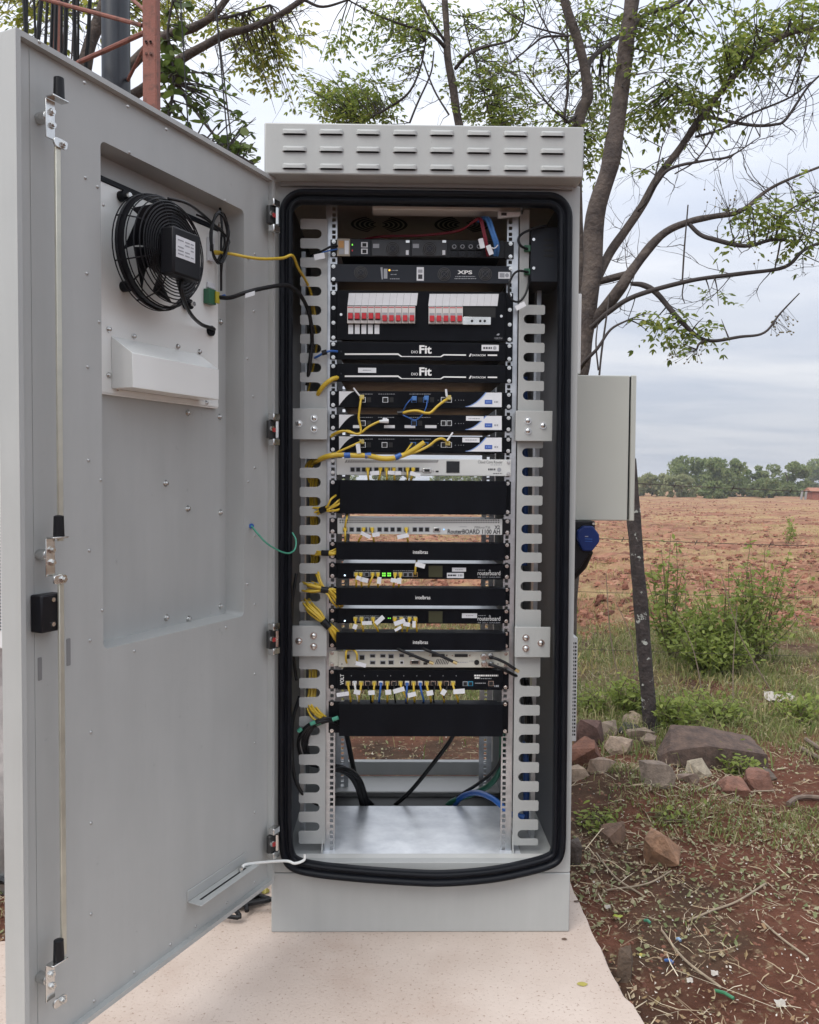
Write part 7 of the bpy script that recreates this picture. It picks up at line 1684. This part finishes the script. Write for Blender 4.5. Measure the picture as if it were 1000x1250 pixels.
# ================================================================== FAR TREES AND HOUSE
FAR_L = island_mat('far_leaf', [(.13, .18, .065), (.19, .24, .09), (.25, .29, .115), (.16, .21, .08), (.30, .32, .14)], .7, trans=.45)
FAR_P = island_mat('far_pale_leaf', [(.22, .25, .12), (.28, .30, .15), (.34, .34, .18)], .7, trans=.45)
def far_tree(label, cx, ytop, ybase, w, dist, lm, seed, n=2600, group='trees beyond the field'):
    rd = np.random.default_rng(seed); c = at(cx, ybase, dist); k = dist/FPX; w *= 1.22; ytop -= 2; H = (ybase-ytop)*k; Wd = w*k/2; z0 = -.12
    t = Thing('field_tree', label, 'tree', (c.x, dist, z0), IDM, group)
    t.part('trunk', MB().tube([(c.x, dist, z0-.1), (c.x+.1*Wd, dist, z0+H*.3), (c.x-.05*Wd, dist, z0+H*.65)], [.030*H, .022*H, .010*H], n=7), M_BARK)
    # crown: many blobs of leaf faces
    P = []; nb = 34; n = int(n*1.5)
    for i in range(nb):
        a = rd.uniform(0, 6.28); r = math.sqrt(rd.random())*.78; h = rd.uniform(.0, .86); wid = (1-abs(h-.38)**1.8*1.6)
        P.append((math.cos(a)*r*Wd*wid, math.sin(a)*r*Wd*wid, h*H, rd.uniform(.16, .34)*min(Wd, H*.6)))
    P = np.array(P); idx = rd.integers(0, nb, n); q = rd.normal(0, 1, (n, 3)); q /= np.linalg.norm(q, axis=1)[:, None]
    pos = P[idx, :3]+q*(P[idx, 3]*rd.uniform(.55, 1.1, n))[:, None]*np.array([1, 1, .8])
    pos[:, 2] = np.clip(pos[:, 2], .03*H, None); pos += np.array([c.x, dist, z0])
    s = .011*dist/6*rd.uniform(.6, 1.4, n)[:, None]; a1 = rd.normal(0, 1, (n, 3)); a1 /= np.linalg.norm(a1, axis=1)[:, None]; a2 = np.cross(a1, rd.normal(0, 1, (n, 3))); a2 /= np.linalg.norm(a2, axis=1)[:, None]
    v = np.stack([pos+a1*s, pos+a2*s*.55, pos-a1*s, pos-a2*s*.55], 1).reshape(-1, 3)-np.array([c.x, dist, z0])
    me = bpy.data.meshes.new('crown'); me.from_pydata(v.tolist(), [], (np.arange(n)[:, None]*4+np.arange(4)[None]).tolist()); me.materials.append(lm); me.update()
    o = bpy.data.objects.new('crown', me); COL.objects.link(o); o.parent = t.root; o['kind'] = 'stuff'
far_tree('pale low bush at the far field edge, right of the beige grey box', 795, 577, 607, 50, 78, FAR_P, 1)
far_tree('pale feathery bush at the far field edge, second from the box', 830, 580, 607, 44, 74, FAR_P, 2)
far_tree('tallest dark domed tree of the far row, its crown widest', 848, 555, 608, 70, 84, FAR_L, 3, 4200)
far_tree('dark tree with layered crown beside the tallest one', 884, 560, 608, 56, 80, FAR_L, 4, 3600)
far_tree('medium green tree in the middle of the far row', 918, 570, 608, 44, 82, FAR_L, 5)
far_tree('round dense tree right of the middle of the far row', 960, 564, 608, 58, 84, FAR_L, 6, 3800)
far_tree('small bush at the foot of the far row, below the dark tree', 872, 588, 608, 40, 70, FAR_L, 7, 1800)
far_tree('low bush left of the brick house at the far edge', 938, 586, 609, 36, 74, FAR_L, 8, 1800)
far_tree('hazy tree at the right picture edge behind the brick house', 1000, 568, 608, 40, 120, FAR_L, 9)
far_tree('far tree just outside to the right of the brick house', 1040, 566, 609, 60, 90, FAR_L, 10)
for i, (cx, yt, w) in enumerate(((400, 570, 90), (480, 574, 80), (560, 572, 80), (640, 575, 90))):
    far_tree(f'far green tree seen only through the rack gaps, {ORD[i]} from the left', cx, yt, 607, w, 84, FAR_L, 20+i, 1800)
hb = at(996, 610, 66); k_ = 66/FPX
H_ = Thing('brick_house', 'small red brick house at the far edge of the field, right', 'house', (hb.x, 66, -.12), IDM)
xh0, xh1 = at(992, 605, 66).x, at(1032, 605, 66).x; zh = at(1000, 600, 66).z
M_BRICKF = mat('far_brick', (.36, .13, .085), .9, col2=(.26, .10, .07), vscale=6)
H_.part('wall', MB().box(xh0, xh1, 66, 67.0, -.12, zh), M_BRICKF)
H_.part('roof', MB().add([(xh0-.2, 65.8, zh), (xh1+.2, 65.8, zh), (xh1+.2, 66.5, zh+.30), (xh0-.2, 66.5, zh+.30), (xh0-.2, 67.2, zh), (xh1+.2, 67.2, zh)], [(0, 1, 2, 3), (3, 2, 5, 4), (0, 3, 4), (1, 5, 2)]), mat('far_roof', (.30, .14, .09), .9))
H_.part('window', MB().box(xh0+.55, xh0+.85, 65.96, 65.99, .3, .6), M_PORT)
for i, x in enumerate((978, 983)):
    b = at(x, 609, 66); single('field_post', f'grey post beside the brick house, {["left", "right"][i]} one', 'post', MB().cyl((b.x, 66, -.15), (b.x+.1, 66, .62), .09, n=7), mat('grey_wood', (.25, .24, .23), .9))
bpy.context.view_layer.update()

# ================================================================== AIR
hz = MB().box(gx[0]-5, gx[-1]+5, gy[0]-5, gy[-1]+5, float(GZ.min())-1.0, 8.0)
hm_ = bpy.data.materials.new('pale_air'); hm_.use_nodes = True; ht = hm_.node_tree; ht.nodes.clear()
pv = N(ht, 'ShaderNodeVolumePrincipled'); pv.inputs['Color'].default_value = (0.86, 0.89, 0.95, 1); pv.inputs['Density'].default_value = 0.0011
ho = N(ht, 'ShaderNodeOutputMaterial'); ht.links.new(pv.outputs[0], ho.inputs['Volume'])
hzo = single('haze', 'thin pale haze over the field', 'haze', hz, hm_, kind='stuff', origin=(0, 0, 0), smooth=0)
bpy.context.view_layer.update()
